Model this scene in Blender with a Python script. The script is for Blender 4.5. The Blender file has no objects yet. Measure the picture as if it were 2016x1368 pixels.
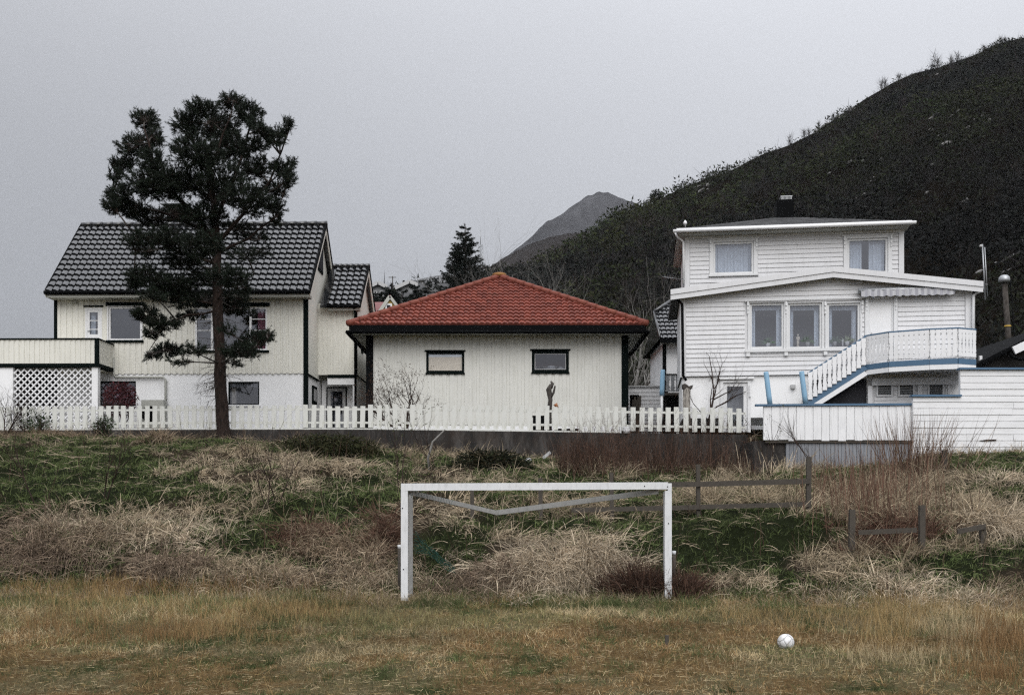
import bpy, math, random
import numpy as np
random.seed(7)
RNG = np.random.default_rng(7)
sc = bpy.context.scene
COL = sc.collection
R_ = math.radians

# ------------------------------------------------------------------ camera
F, CX, HY, EYE = 2000.0, 1008.0, 1000.0, 1.7      # focal length in picture units, horizon row, eye height
cam = bpy.data.cameras.new('camera')
cam.sensor_width = 36.0
cam.lens = F / 2016 * 36
cam.shift_y = (HY - 684) / 2016
cam.clip_end = 6000
co = bpy.data.objects.new('camera', cam)
COL.objects.link(co)
co.location = (0, 0, EYE)
co.rotation_euler = (R_(90), 0, 0)
sc.camera = co

# ------------------------------------------------------------------ sky, sun, exposure
SUN_EL, SUN_AZ = R_(42), R_(172)
world = bpy.data.worlds.new('World')
sc.world = world
world.use_nodes = True
nt = world.node_tree
nt.nodes.clear()
def wn(t, **k):
    n = nt.nodes.new(t)
    for a, b in k.items():
        setattr(n, a, b)
    return n
def wmath(op, a, b=None, clamp=False):
    n = wn('ShaderNodeMath', operation=op)
    n.use_clamp = clamp
    for i, v in enumerate((a, b)):
        if v is None:
            continue
        if isinstance(v, (int, float)):
            n.inputs[i].default_value = v
        else:
            nt.links.new(v, n.inputs[i])
    return n.outputs[0]
sky = wn('ShaderNodeTexSky', sky_type='NISHITA', sun_disc=False, sun_elevation=SUN_EL, sun_rotation=SUN_AZ,
         air_density=1.0, dust_density=4.0, ozone_density=1.0)
tc = wn('ShaderNodeTexCoord')
sep = wn('ShaderNodeSeparateXYZ')
nt.links.new(tc.outputs['Generated'], sep.inputs[0])
zx, zy, zz = sep.outputs
up = wmath('MAXIMUM', zz, 0.0)
# overcast dome: about three times brighter overhead than at the skyline
lum = wmath('ADD', wmath('ADD', wmath('MULTIPLY', wmath('POWER', up, 3.0), 9.5), wmath('MULTIPLY', up, 5.0)), 2.85)
lum = wmath('MULTIPLY', lum, wmath('ADD', 1.0, wmath('MULTIPLY', wmath('MULTIPLY', zx, wmath('MAXIMUM', zy, 0.0)), 0.52)))
# the cloud is thinner behind the camera
lum = wmath('MULTIPLY', lum, wmath('ADD', 1.0, wmath('MULTIPLY', wmath('MAXIMUM', wmath('MULTIPLY', zy, -1.0), 0.0), 0.8)))
noi = wn('ShaderNodeTexNoise')
noi.inputs['Scale'].default_value = 2.2
noi.inputs['Detail'].default_value = 4
mp = wn('ShaderNodeMapping')
mp.inputs['Scale'].default_value = (1, 1, 2.6)
nt.links.new(tc.outputs['Generated'], mp.inputs[0])
nt.links.new(mp.outputs[0], noi.inputs['Vector'])
lum = wmath('MULTIPLY', lum, wmath('ADD', 0.93, wmath('MULTIPLY', noi.outputs['Fac'], 0.14)))
cloud = wn('ShaderNodeMix', data_type='RGBA', blend_type='MULTIPLY')
cloud.inputs['Factor'].default_value = 1
cloud.inputs['A'].default_value = (0.955, 0.975, 1.03, 1)
cmb = wn('ShaderNodeCombineColor')
for i in range(3):
    nt.links.new(lum, cmb.inputs[i])
nt.links.new(cmb.outputs[0], cloud.inputs['B'])
mixs = wn('ShaderNodeMix', data_type='RGBA')
mixs.inputs['Factor'].default_value = 0.93
nt.links.new(sky.outputs[0], mixs.inputs['A'])
nt.links.new(cloud.outputs['Result'], mixs.inputs['B'])
bg = wn('ShaderNodeBackground')
bg.inputs['Strength'].default_value = 0.1
nt.links.new(mixs.outputs['Result'], bg.inputs['Color'])
wo = wn('ShaderNodeOutputWorld')
nt.links.new(bg.outputs[0], wo.inputs['Surface'])

sl = bpy.data.lights.new('sun', 'SUN')
sl.energy = 1.35
sl.angle = R_(50)
sl.color = (1.0, 0.985, 0.96)
so = bpy.data.objects.new('sun', sl)
COL.objects.link(so)
so.location = (0, -40, 60)
# behind the camera, high
so.rotation_euler = (R_(90) - SUN_EL, 0, R_(8))

sc.view_settings.view_transform = 'Standard'
sc.view_settings.look = 'None'
sc.view_settings.exposure = 0.34
sc.view_settings.gamma = 1.0
sc.render.engine = 'CYCLES'
sc.cycles.use_denoising = False
sc.cycles.max_bounces = 6
sc.cycles.diffuse_bounces = 3
sc.cycles.glossy_bounces = 3
sc.cycles.transparent_max_bounces = 12
sc.cycles.volume_bounces = 0
sc.cycles.sample_clamp_indirect = 4
sc.cycles.caustics_reflective = False
sc.cycles.caustics_refractive = False
sc.cycles.filter_width = 1.3

# ------------------------------------------------------------------ helpers: points
def P(px, py, Y):
    """the point at distance Y that the photograph shows at (px, py)"""
    return np.array([(px - CX) * Y / F, Y, EYE + (HY - py) * Y / F])

class Fr:
    """a building's own frame: u along the facade, v into depth, w up"""
    def __init__(s, px, py, Y, th=0.0):
        s.O = P(px, py, Y)
        s.th = R_(th)
        s.d = np.array([math.cos(s.th), -math.sin(s.th), 0])
        s.n = np.array([math.sin(s.th), math.cos(s.th), 0])
    def uw(s, px, py, v=0.0):
        D = np.array([(px - CX) / F, 1.0, (HY - py) / F])
        C = np.array([0, 0, EYE])
        t = (v - np.dot(C - s.O, s.n)) / np.dot(D, s.n)
        r = C + t * D - s.O
        return float(np.dot(r, s.d)), float(r[2])
    def rect(s, x0, y0, x1, y1, v=0.0):
        a = s.uw(x0, y1, v)
        b = s.uw(x1, y0, v)
        return a[0], b[0], a[1], b[1]

# ------------------------------------------------------------------ helpers: meshes
class MB:
    def __init__(s):
        s.v, s.f, s.sm = [], [], []
    def add(s, vs, fs, smooth=False):
        o = len(s.v)
        s.v.extend([tuple(map(float, p)) for p in vs])
        for f in fs:
            s.f.append([o + i for i in f])
            s.sm.append(smooth)
        return s
    def quad(s, a, b, c, d):
        return s.add([a, b, c, d], [(0, 1, 2, 3)])
    def box(s, x0, x1, y0, y1, z0, z1):
        if x0 > x1: x0, x1 = x1, x0
        if y0 > y1: y0, y1 = y1, y0
        if z0 > z1: z0, z1 = z1, z0
        vs = [(x0,y0,z0),(x1,y0,z0),(x1,y1,z0),(x0,y1,z0),(x0,y0,z1),(x1,y0,z1),(x1,y1,z1),(x0,y1,z1)]
        return s.add(vs, [(0,3,2,1),(4,5,6,7),(0,1,5,4),(1,2,6,5),(2,3,7,6),(3,0,4,7)])
    def bar(s, a, b, w, h, upv=(0, 0, 1)):
        """rectangular bar from a to b, w across, h along upv"""
        a, b = np.array(a, float), np.array(b, float)
        d = b - a
        d /= np.linalg.norm(d)
        u = np.array(upv, float)
        sd = np.cross(d, u)
        if np.linalg.norm(sd) < 1e-6:
            sd = np.array([1.0, 0, 0])
        sd /= np.linalg.norm(sd)
        u = np.cross(sd, d)
        vs = []
        for p in (a, b):
            for i, j in ((-1,-1),(1,-1),(1,1),(-1,1)):
                vs.append(p + sd * i * w / 2 + u * j * h / 2)
        return s.add(vs, [(3,2,1,0),(4,5,6,7),(0,1,5,4),(1,2,6,5),(2,3,7,6),(3,0,4,7)])
    def prism(s, poly, axis, a0, a1):
        """polygon (2-D) pushed along an axis: axis 1 -> poly is (x,z); axis 0 -> poly is (y,z); axis 2 -> (x,y)"""
        n = len(poly)
        vs = []
        for a in (a0, a1):
            for p, q in poly:
                vs.append((p, a, q) if axis == 1 else (a, p, q) if axis == 0 else (p, q, a))
        fs = [tuple(range(n))[::-1], tuple(range(n, 2 * n))]
        for i in range(n):
            j = (i + 1) % n
            fs.append((i, j, n + j, n + i))
        return s.add(vs, fs)
    def tube(s, pts, rad, n=6, cap=True, smooth=True):
        pts = [np.array(p, float) for p in pts]
        if isinstance(rad, (int, float)):
            rad = [rad] * len(pts)
        vs = []
        ref = None
        for i, p in enumerate(pts):
            d = pts[min(i + 1, len(pts) - 1)] - pts[max(i - 1, 0)]
            d = d / (np.linalg.norm(d) + 1e-9)
            if ref is None:
                ref = np.array([0, 0, 1.0]) if abs(d[2]) < .9 else np.array([1.0, 0, 0])
            a = np.cross(d, ref)
            a /= np.linalg.norm(a) + 1e-9
            b = np.cross(d, a)
            ref = np.cross(a, d)
            for k in range(n):
                t = 2 * math.pi * k / n
                vs.append(p + (a * math.cos(t) + b * math.sin(t)) * rad[i])
        fs = []
        for i in range(len(pts) - 1):
            for k in range(n):
                j = (k + 1) % n
                fs.append((i*n+k, i*n+j, (i+1)*n+j, (i+1)*n+k))
        if cap:
            fs.append(tuple(range(n))[::-1])
            fs.append(tuple(range((len(pts)-1)*n, len(pts)*n)))
        return s.add(vs, fs, smooth)
    def lathe(s, prof, c, n=12, axis_z=True):
        pts = [(c[0], c[1], c[2] + h) for r, h in prof]
        return s.tube(pts, [max(r, 1e-4) for r, h in prof], n, True)
    def ball(s, c, r, nu=12, nv=8, sq=(1, 1, 1)):
        vs, fs = [], []
        for j in range(nv + 1):
            t = math.pi * j / nv
            for i in range(nu):
                p = 2 * math.pi * i / nu
                vs.append((c[0]+r*sq[0]*math.sin(t)*math.cos(p), c[1]+r*sq[1]*math.sin(t)*math.sin(p), c[2]+r*sq[2]*math.cos(t)))
        for j in range(nv):
            for i in range(nu):
                k = (i + 1) % nu
                fs.append((j*nu+i, (j+1)*nu+i, (j+1)*nu+k, j*nu+k))
        return s.add(vs, fs, True)
    def build(s, name, mat, parent=None):
        me = bpy.data.meshes.new(name)
        me.from_pydata(s.v, [], s.f)
        me.polygons.foreach_set('use_smooth', s.sm)
        me.materials.append(mat)
        me.update()
        o = bpy.data.objects.new(name, me)
        COL.objects.link(o)
        if parent is not None:
            o.parent = parent
        return o

def tag(o, label=None, cat=None, group=None, kind=None):
    if label: o['label'] = label
    if cat: o['category'] = cat
    if group: o['group'] = group
    if kind: o['kind'] = kind
    return o
def thing(name, label, cat, loc=(0, 0, 0), rz=0.0, group=None):
    o = bpy.data.objects.new(name, None)
    o.empty_display_size = .2
    COL.objects.link(o)
    o.location = [float(c) for c in loc]
    o.rotation_euler = (0, 0, rz)
    return tag(o, label, cat, group)
def house(fr, name, label, cat):
    return thing(name, label, cat, fr.O, -fr.th)

def mesh_np(name, V, F_list, mat, parent=None, col=None, smooth=False):
    """V (N,3); F_list: list of integer arrays (M,k); col (N,3)"""
    me = bpy.data.meshes.new(name)
    V = np.ascontiguousarray(V, np.float32)
    me.vertices.add(len(V))
    me.vertices.foreach_set('co', V.ravel())
    loops = np.concatenate([f.ravel() for f in F_list]).astype(np.int32)
    tot = np.concatenate([np.full(len(f), f.shape[1], np.int32) for f in F_list])
    start = np.concatenate([[0], np.cumsum(tot)[:-1]]).astype(np.int32)
    me.loops.add(len(loops))
    me.loops.foreach_set('vertex_index', loops)
    me.polygons.add(len(tot))
    me.polygons.foreach_set('loop_start', start)
    me.polygons.foreach_set('loop_total', tot)
    me.polygons.foreach_set('use_smooth', np.full(len(tot), smooth))
    if col is not None:
        at = me.color_attributes.new('col', 'FLOAT_COLOR', 'POINT')
        c4 = np.ones((len(V), 4), np.float32)
        c4[:, :3] = col
        at.data.foreach_set('color', c4.ravel())
    me.materials.append(mat)
    me.update(calc_edges=True)
    o = bpy.data.objects.new(name, me)
    COL.objects.link(o)
    if parent is not None:
        o.parent = parent
    return o

def unit(a):
    return a / (np.linalg.norm(a, axis=-1, keepdims=True) + 1e-9)

class Blades:
    """many bent tapering strips gathered into one mesh"""
    def __init__(s):
        s.V, s.Q, s.T, s.C, s.n = [], [], [], [], 0
    def add(s, base, dirs, L, W, droop, col, segs=3, tipw=0.25, rng=RNG):
        N = len(base)
        if N == 0:
            return
        L = np.broadcast_to(np.asarray(L, float), (N,))[:, None]
        W = np.broadcast_to(np.asarray(W, float), (N,))[:, None]
        droop = np.broadcast_to(np.asarray(droop, float), (N,))[:, None]
        dirs = unit(dirs)
        a = rng.uniform(0, 2 * math.pi, N)
        rnd = np.stack([np.cos(a), np.sin(a), rng.normal(0, .3, N)], 1)
        side = unit(np.cross(dirs, rnd))
        vs = []
        for i in range(segs + 1):
            t = i / segs
            c = base + dirs * L * t
            c = c - np.array([[0, 0, 1.0]]) * droop * L * t * t
            c = c - dirs * L * droop * 0.25 * t * t
            w = W * (1 - (1 - tipw) * t)
            if i < segs:
                vs += [c - side * w / 2, c + side * w / 2]
            else:
                vs += [c]
        k = 2 * segs + 1
        V = np.stack(vs, 1).reshape(-1, 3)
        o = s.n + np.arange(N)[:, None] * k
        for i in range(segs - 1):
            s.Q.append(o + np.array([[2*i, 2*i+1, 2*i+3, 2*i+2]]))
        s.T.append(o + np.array([[2*segs-2, 2*segs-1, 2*segs]]))
        s.V.append(V)
        s.C.append(np.repeat(col, k, 0))
        s.n += N * k
    def build(s, name, mat, parent=None):
        fl = []
        if s.Q: fl.append(np.concatenate(s.Q))
        fl.append(np.concatenate(s.T))
        return mesh_np(name, np.concatenate(s.V), fl, mat, parent, np.concatenate(s.C))

def vnoise(x, y, seed=0):
    """value noise, 0..1"""
    xi, yi = np.floor(x).astype(np.int64), np.floor(y).astype(np.int64)
    fx, fy = x - xi, y - yi
    fx, fy = fx*fx*(3-2*fx), fy*fy*(3-2*fy)
    def h(i, j):
        n = (i * 374761393 + j * 668265263 + seed * 974711) & 0x7fffffff
        n = ((n ^ (n >> 13)) * 1274126177) & 0x7fffffff
        return ((n ^ (n >> 16)) & 0xffff) / 65535.0
    a, b, c, d = h(xi, yi), h(xi+1, yi), h(xi, yi+1), h(xi+1, yi+1)
    return (a*(1-fx)+b*fx)*(1-fy) + (c*(1-fx)+d*fx)*fy
def fbm(x, y, seed=0, o=4):
    r, a, t = 0, .5, 0
    for i in range(o):
        r = r + a * vnoise(x * 2**i, y * 2**i, seed + i)
        t += a
        a *= .5
    return r / t

# ------------------------------------------------------------------ materials
def newmat(name):
    m = bpy.data.materials.new(name)
    m.use_nodes = True
    m.node_tree.nodes.clear()
    t = m.node_tree
    out = t.nodes.new('ShaderNodeOutputMaterial')
    b = t.nodes.new('ShaderNodeBsdfPrincipled')
    t.links.new(b.outputs[0], out.inputs['Surface'])
    return m, t, b, out
def noise_node(t, scale, detail=5, stretch=(1, 1, 1), rough=.6):
    tc = t.nodes.new('ShaderNodeTexCoord')
    mp = t.nodes.new('ShaderNodeMapping')
    mp.inputs['Scale'].default_value = stretch
    n = t.nodes.new('ShaderNodeTexNoise')
    n.inputs['Scale'].default_value = scale
    n.inputs['Detail'].default_value = detail
    n.inputs['Roughness'].default_value = rough
    t.links.new(tc.outputs['Object'], mp.inputs[0])
    t.links.new(mp.outputs[0], n.inputs['Vector'])
    return n.outputs['Fac']
def ramp(t, fac, stops):
    r = t.nodes.new('ShaderNodeValToRGB')
    e = r.color_ramp.elements
    while len(e) < len(stops):
        e.new(0.5)
    for i, (p, c) in enumerate(stops):
        e[i].position = p
        e[i].color = (*c, 1) if len(c) == 3 else c
    t.links.new(fac, r.inputs[0])
    return r.outputs[0]
def mixc(t, fac, a, b, mode='MIX'):
    m = t.nodes.new('ShaderNodeMix')
    m.data_type = 'RGBA'
    m.blend_type = mode
    for sock, v in (('Factor', fac), ('A', a), ('B', b)):
        if isinstance(v, (int, float)):
            m.inputs[sock].default_value = v
        elif isinstance(v, tuple):
            m.inputs[sock].default_value = (*v, 1)
        else:
            t.links.new(v, m.inputs[sock])
    return m.outputs['Result']
def bump(t, b, fac, strength=.3, dist=.01):
    n = t.nodes.new('ShaderNodeBump')
    n.inputs['Strength'].default_value = strength
    n.inputs['Distance'].default_value = dist
    t.links.new(fac, n.inputs['Height'])
    t.links.new(n.outputs[0], b.inputs['Normal'])
def painted(name, c, dirt=None, amount=.35, rough=.6, streak=(9, 9, .7), scale=1.0, grain=.25, spec=.3, patch=None):
    """weathered paint: soft large patches, streaks of dirt, wood grain relief"""
    m, t, b, o = newmat(name)
    c = tuple(c)
    dirt = dirt or tuple(x * .6 for x in c)
    n1 = noise_node(t, .9 * scale, 5)
    n2 = noise_node(t, 1.6 * scale, 6, streak, .7)
    base = mixc(t, ramp(t, n1, [(.3, (0, 0, 0)), (.75, (1, 1, 1))]), c, tuple(x * .9 for x in c))
    f = t.nodes.new('ShaderNodeMath')
    f.operation = 'MULTIPLY'
    t.links.new(ramp(t, n2, [(.5, (0, 0, 0)), (.78, (1, 1, 1))]), f.inputs[0])
    f.inputs[1].default_value = amount
    col = mixc(t, f.outputs[0], base, dirt)
    if patch:
        n3 = noise_node(t, 7 * scale, 6, streak, .75)
        col = mixc(t, ramp(t, n3, [(patch[0], (0, 0, 0)), (patch[0] + .05, (1, 1, 1))]), col, patch[1])
    t.links.new(col, b.inputs['Base Color'])
    b.inputs['Roughness'].default_value = rough
    b.inputs['Specular IOR Level'].default_value = spec
    if grain:
        bump(t, b, noise_node(t, 14 * scale, 5, streak), grain, .006)
    return m
def plain(name, c, rough=.6, spec=.4, metal=0.0, var=.15, scale=3):
    m, t, b, o = newmat(name)
    n = noise_node(t, scale, 4)
    t.links.new(mixc(t, n, tuple(x * (1 - var) for x in c), tuple(min(1, x * (1 + var)) for x in c)), b.inputs['Base Color'])
    b.inputs['Roughness'].default_value = rough
    b.inputs['Specular IOR Level'].default_value = spec
    b.inputs['Metallic'].default_value = metal
    return m
def foliage(name, rough=.8, trans=.0, spec=.15):
    m, t, b, o = newmat(name)
    a = t.nodes.new('ShaderNodeAttribute')
    a.attribute_name = 'col'
    t.links.new(a.outputs['Color'], b.inputs['Base Color'])
    b.inputs['Roughness'].default_value = rough
    b.inputs['Specular IOR Level'].default_value = spec
    if trans:
        tr = t.nodes.new('ShaderNodeBsdfTranslucent')
        t.links.new(a.outputs['Color'], tr.inputs[0])
        mx = t.nodes.new('ShaderNodeMixShader')
        mx.inputs[0].default_value = trans
        t.links.new(b.outputs[0], mx.inputs[1])
        t.links.new(tr.outputs[0], mx.inputs[2])
        t.links.new(mx.outputs[0], o.inputs['Surface'])
    return m
def glassmat(name, refl=.14, tint=(.8, .82, .85)):
    m, t, b, o = newmat(name)
    t.nodes.remove(b)
    tr = t.nodes.new('ShaderNodeBsdfTransparent')
    tr.inputs[0].default_value = (*tint, 1)
    gl = t.nodes.new('ShaderNodeBsdfGlossy')
    gl.inputs['Roughness'].default_value = .03
    gl.inputs['Color'].default_value = (.9, .92, 1, 1)
    n = t.nodes.new('ShaderNodeBump')
    n.inputs['Strength'].default_value = .06
    n.inputs['Distance'].default_value = .02
    t.links.new(noise_node(t, 2.0, 2), n.inputs['Height'])
    t.links.new(n.outputs[0], gl.inputs['Normal'])
    mx = t.nodes.new('ShaderNodeMixShader')
    mx.inputs[0].default_value = refl
    t.links.new(tr.outputs[0], mx.inputs[1])
    t.links.new(gl.outputs[0], mx.inputs[2])
    t.links.new(mx.outputs[0], o.inputs['Surface'])
    return m

M = {}
M['cream'] = painted('cream_paint', (.74, .725, .655), (.44, .43, .34), .5)
M['cream_low'] = painted('cream_paint_garage', (.66, .655, .61), (.42, .41, .34), .5)
M['render_white'] = painted('white_render', (.87, .87, .87), (.55, .55, .53), .2, .85, (4, 4, .8), 1, .3)
M['dark_green'] = plain('dark_green_trim', (.0035, .0065, .006), .7, .03)
M['black'] = plain('black_trim', (.0042, .0045, .005), .65, .03)
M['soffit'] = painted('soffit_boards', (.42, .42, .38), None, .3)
M['white'] = painted('white_paint', (.78, .78, .785), (.50, .50, .48), .3)
M['white_house'] = painted('white_house_paint', (.68, .68, .69), (.42, .42, .41), .5)
M['grey_frame'] = painted('grey_white_frame', (.70, .705, .71), None, .2, .5, (3, 3, 3), 1, 0)
M['blue'] = plain('blue_trim', (.065, .13, .21), .5)
M['pale_blue'] = painted('pale_blue_paint', (.22, .38, .52), (.4, .48, .55), .4, .5, (5, 5, 1))
M['fence_white'] = painted('fence_paint', (.62, .622, .585), (.28, .28, .20), .75, .7, (6, 6, 1), 1.5, .3, .3, (.72, (.30, .29, .24)))
M['plank_white'] = painted('plank_fence_paint', (.80, .80, .805), (.36, .36, .35), .5, .7, (12, 12, .8), 1.2, .4, .3, (.70, (.26, .25, .24)))
M['board_white'] = painted('board_fence_paint', (.76, .76, .765), (.40, .40, .39), .45, .7, (.8, 9, 9), 1.2, .4, .3, (.72, (.30, .29, .28)))
M['grey_board'] = painted('weathered_grey_boards', (.24, .25, .27), (.10, .10, .11), .6, .8, (14, 14, .7), 1.2, .4)
M['wood_grey'] = painted('weathered_wood', (.066, .057, .047), (.016, .014, .012), .8, .85, (3, 3, 3), 2.5, .5)
M['goal_white'] = painted('goal_paint', (.66, .67, .68), (.25, .25, .24), .5, .7, (5, 5, 1.5), 2.0, .3, .3, (.70, (.13, .12, .11)))
M['goal_grey'] = painted('worn_goal_paint', (.30, .30, .29), (.08, .08, .07), .6, .8, (5, 5, 1.5), 2.0, .4, .3, (.62, (.09, .085, .075)))
M['glass'] = glassmat('window_glass')
M['glass_clear'] = glassmat('clear_glass', .05, (.97, .97, .97))
M['glass_dark'] = glassmat('window_glass_dim', .10, (.6, .62, .66))
M['curtain'] = plain('white_curtain', (.55, .60, .66), .9, .1)
M['blind'] = plain('beige_blind', (.60, .55, .47), .9, .1)
M['pink'] = plain('pink_curtain', (.30, .13, .17), .9, .1)
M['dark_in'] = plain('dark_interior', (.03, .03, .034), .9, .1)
M['metal'] = plain('grey_metal', (.35, .36, .37), .4, .5, .6)
M['lamp'] = plain('grey_plastic', (.42, .42, .42), .5)
M['rock'] = plain('grey_rock', (.19, .185, .18), .9, .2, 0, .4, 2)
M['far_wall'] = plain('greyed_far_wall', (.27, .275, .28), .8, .1)
M['leaf'] = foliage('leaf')
M['needle'] = foliage('pine_needles', .7, .1)
M['grass'] = foliage('grass_blades', .85, .15, .1)
def barkmat(name, a, b_, scale=6):
    m, t, b, o = newmat(name)
    n = noise_node(t, scale, 6, (2.2, 2.2, .7), .7)
    t.links.new(ramp(t, n, [(.35, a), (.65, b_)]), b.inputs['Base Color'])
    b.inputs['Roughness'].default_value = .95
    b.inputs['Specular IOR Level'].default_value = .1
    bump(t, b, n, .8, .03)
    return m
M['bark_pine'] = barkmat('pine_bark', (.010, .008, .007), (.042, .029, .024))
M['bark'] = barkmat('grey_bark', (.03, .026, .023), (.09, .08, .072))
M['bark_pale'] = barkmat('pale_bark', (.10, .095, .09), (.28, .27, .25))
M['twig'] = barkmat('dark_twigs', (.025, .018, .015), (.06, .042, .035))
def roofmat(name, a, b_, rough, spec, moss=None, bscale=3, coat=0.0, tile=None):
    m, t, b, o = newmat(name)
    tc = t.nodes.new('ShaderNodeTexCoord')
    n = noise_node(t, bscale, 5)
    n2 = noise_node(t, 22, 4)
    col = mixc(t, ramp(t, n, [(.3, (0, 0, 0)), (.7, (1, 1, 1))]), a, b_)
    col = mixc(t, ramp(t, n2, [(.45, (0, 0, 0)), (.75, (.5, .5, .5))]), col, tuple(x * .55 for x in a))
    if tile:
        # every tile fired to a slightly different tone
        sp = t.nodes.new('ShaderNodeVectorMath'); sp.operation = 'MULTIPLY'
        t.links.new(tc.outputs['Object'], sp.inputs[0]); sp.inputs[1].default_value = (1 / tile[0], 0, 1 / tile[1])
        fl = t.nodes.new('ShaderNodeVectorMath'); fl.operation = 'FLOOR'
        t.links.new(sp.outputs[0], fl.inputs[0])
        w = t.nodes.new('ShaderNodeTexWhiteNoise'); w.noise_dimensions = '3D'
        t.links.new(fl.outputs[0], w.inputs['Vector'])
        col = mixc(t, 1.0, col, ramp(t, w.outputs['Value'], [(0, (.70, .68, .68)), (.5, (.95, .95, .95)), (1, (1.2, 1.16, 1.1))]), 'MULTIPLY')
    if moss:
        n3 = noise_node(t, .9, 5)
        col = mixc(t, ramp(t, n3, [(.62, (0, 0, 0)), (.74, (.6, .6, .6))]), col, moss)
    t.links.new(col, b.inputs['Base Color'])
    b.inputs['Roughness'].default_value = rough
    b.inputs['Specular IOR Level'].default_value = spec
    b.inputs['Coat Weight'].default_value = coat
    b.inputs['Coat Roughness'].default_value = .12
    bump(t, b, n2, .15, .004)
    return m
M['tile_black'] = roofmat('black_glazed_tiles', (.006, .0065, .008), (.012, .013, .014), .19, .6, None, 3, .5)
M['tile_red'] = roofmat('red_clay_tiles', (.165, .043, .031), (.215, .061, .042), .6, .2, (.11, .045, .03), tile=(.2165, .208))
M['ridge_red'] = roofmat('red_ridge_tiles', (.165, .046, .032), (.20, .062, .040), .6, .2, (.18, .085, .03))
M['shingle'] = roofmat('grey_shingle', (.055, .056, .058), (.09, .09, .092), .9, .2)
M['maroon_roof'] = roofmat('faded_red_roof', (.16, .07, .07), (.22, .11, .11), .8, .2)
def concrete():
    m, t, b, o = newmat('stained_concrete')
    n1 = noise_node(t, 1.5, 7, (1.6, 1.6, .5), .75)
    n2 = noise_node(t, 1.1, 6, (1, 1, .7), .7)
    n3 = noise_node(t, 4.5, 7, (1.6, 1.6, .5), .8)
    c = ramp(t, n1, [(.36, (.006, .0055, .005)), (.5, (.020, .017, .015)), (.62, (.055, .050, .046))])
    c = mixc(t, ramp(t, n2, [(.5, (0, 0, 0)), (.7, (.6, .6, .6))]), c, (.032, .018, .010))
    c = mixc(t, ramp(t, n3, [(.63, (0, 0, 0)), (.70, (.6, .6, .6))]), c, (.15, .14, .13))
    t.links.new(c, b.inputs['Base Color'])
    b.inputs['Roughness'].default_value = .92
    bump(t, b, noise_node(t, 9, 6), .4, .02)
    return m
M['concrete'] = concrete()

# ------------------------------------------------------------------ terrain heights
def wall_Y(X):
    """front line of the retaining wall and, to its right, of the plank fences"""
    X = np.asarray(X, float)
    y = 36.4 + (X + 18.3) * (-3.1 / 26.3)
    return np.where(X > 7.75, 31.4, y)
def wall_foot(X):
    return np.interp(X, [-60, -18, -10, -2, 5, 8.5, 11.6, 12.6, 14, 60], [4.5, 4.3, 4.08, 3.55, 3.05, 2.95, 3.0, 3.34, 3.40, 3.5])
def terrace(X, Y):
    z = np.interp(X, [-60, -18, 8, 60], [4.45, 4.42, 4.02, 4.0])
    return z + np.clip(Y - 36, 0, 60) * .02
def terrain0(X, Y):
    X, Y = np.asarray(X, float), np.asarray(Y, float)
    yw = wall_Y(X)
    y0 = np.interp(X, [-30, -9, -5, -2.2, 2.5, 4, 8, 30], [20.6, 20.6, 19.9, 19.4, 19.3, 19.0, 18.4, 18.2])
    t = (Y - y0) / (yw - y0)
    g = np.interp(t, [0, .1, .32, .6, 1.0], [0, .15, .52, .78, 1.0])
    z = wall_foot(X) * g
    z = z + np.interp(Y, [0, 11, 18.9], [-.45, -.27, 0]) * (t <= 0)
    lump = np.clip(t * 6, 0, 1) * np.clip((1 - t) * 8, 0, 1)
    z = z + (fbm(X * .55, Y * .8, 3) - .5) * .55 * lump + (fbm(X * 1.7, Y * 2.0, 9) - .5) * .35 * lump
    z = z + (fbm(X * .8, Y * .8, 5) - .5) * .10
    back = terrace(X, Y) + (fbm(X * .5, Y * .5, 21) - .5) * .08
    return np.where(Y > yw + .24, back, z)
# height samples for quick look-ups, then the mounds of matted straw raised on the bank
TX, TY = np.arange(-46, 46.01, .1), np.arange(-16, 62.3, .1)
def look(grid, X, Y):
    fx = np.clip((np.asarray(X, float) - TX[0]) / .1, 0, len(TX) - 1.001)
    fy = np.clip((np.asarray(Y, float) - TY[0]) / .1, 0, len(TY) - 1.001)
    i, j = fx.astype(int), fy.astype(int)
    fx, fy = fx - i, fy - j
    return (grid[j, i] * (1 - fx) + grid[j, i + 1] * fx) * (1 - fy) + (grid[j + 1, i] * (1 - fx) + grid[j + 1, i + 1] * fx) * fy
TGX, TGY = np.meshgrid(TX, TY)
TG = terrain0(TGX, TGY)
def ground_at(px, py, Y0=9.0, Y1=38.0):
    """where the line of sight through (px,py) meets the ground"""
    ys = np.linspace(Y0, Y1, 1400)
    X = (px - CX) * ys / F
    Z = EYE + (HY - py) * ys / F
    hit = np.nonzero(Z <= look(TG, X, ys))[0]
    i = hit[0] if len(hit) else len(ys) - 1
    return np.array([X[i], ys[i], float(look(TG, X[i], ys[i]))])
def ground_many(px, py):
    px, py = np.asarray(px, float), np.asarray(py, float)
    Y = np.full(len(px), 36.0)
    left = np.arange(len(px))
    for yy in np.linspace(9, 36, 450):
        X = (px[left] - CX) * yy / F
        Z = EYE + (HY - py[left]) * yy / F
        h = Z <= look(TG, X, np.full(len(left), yy))
        Y[left[h]] = yy
        left = left[~h]
        if not len(left): break
    X = (px - CX) * Y / F
    return np.stack([X, Y, look(TG, X, Y)], 1)
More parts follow.
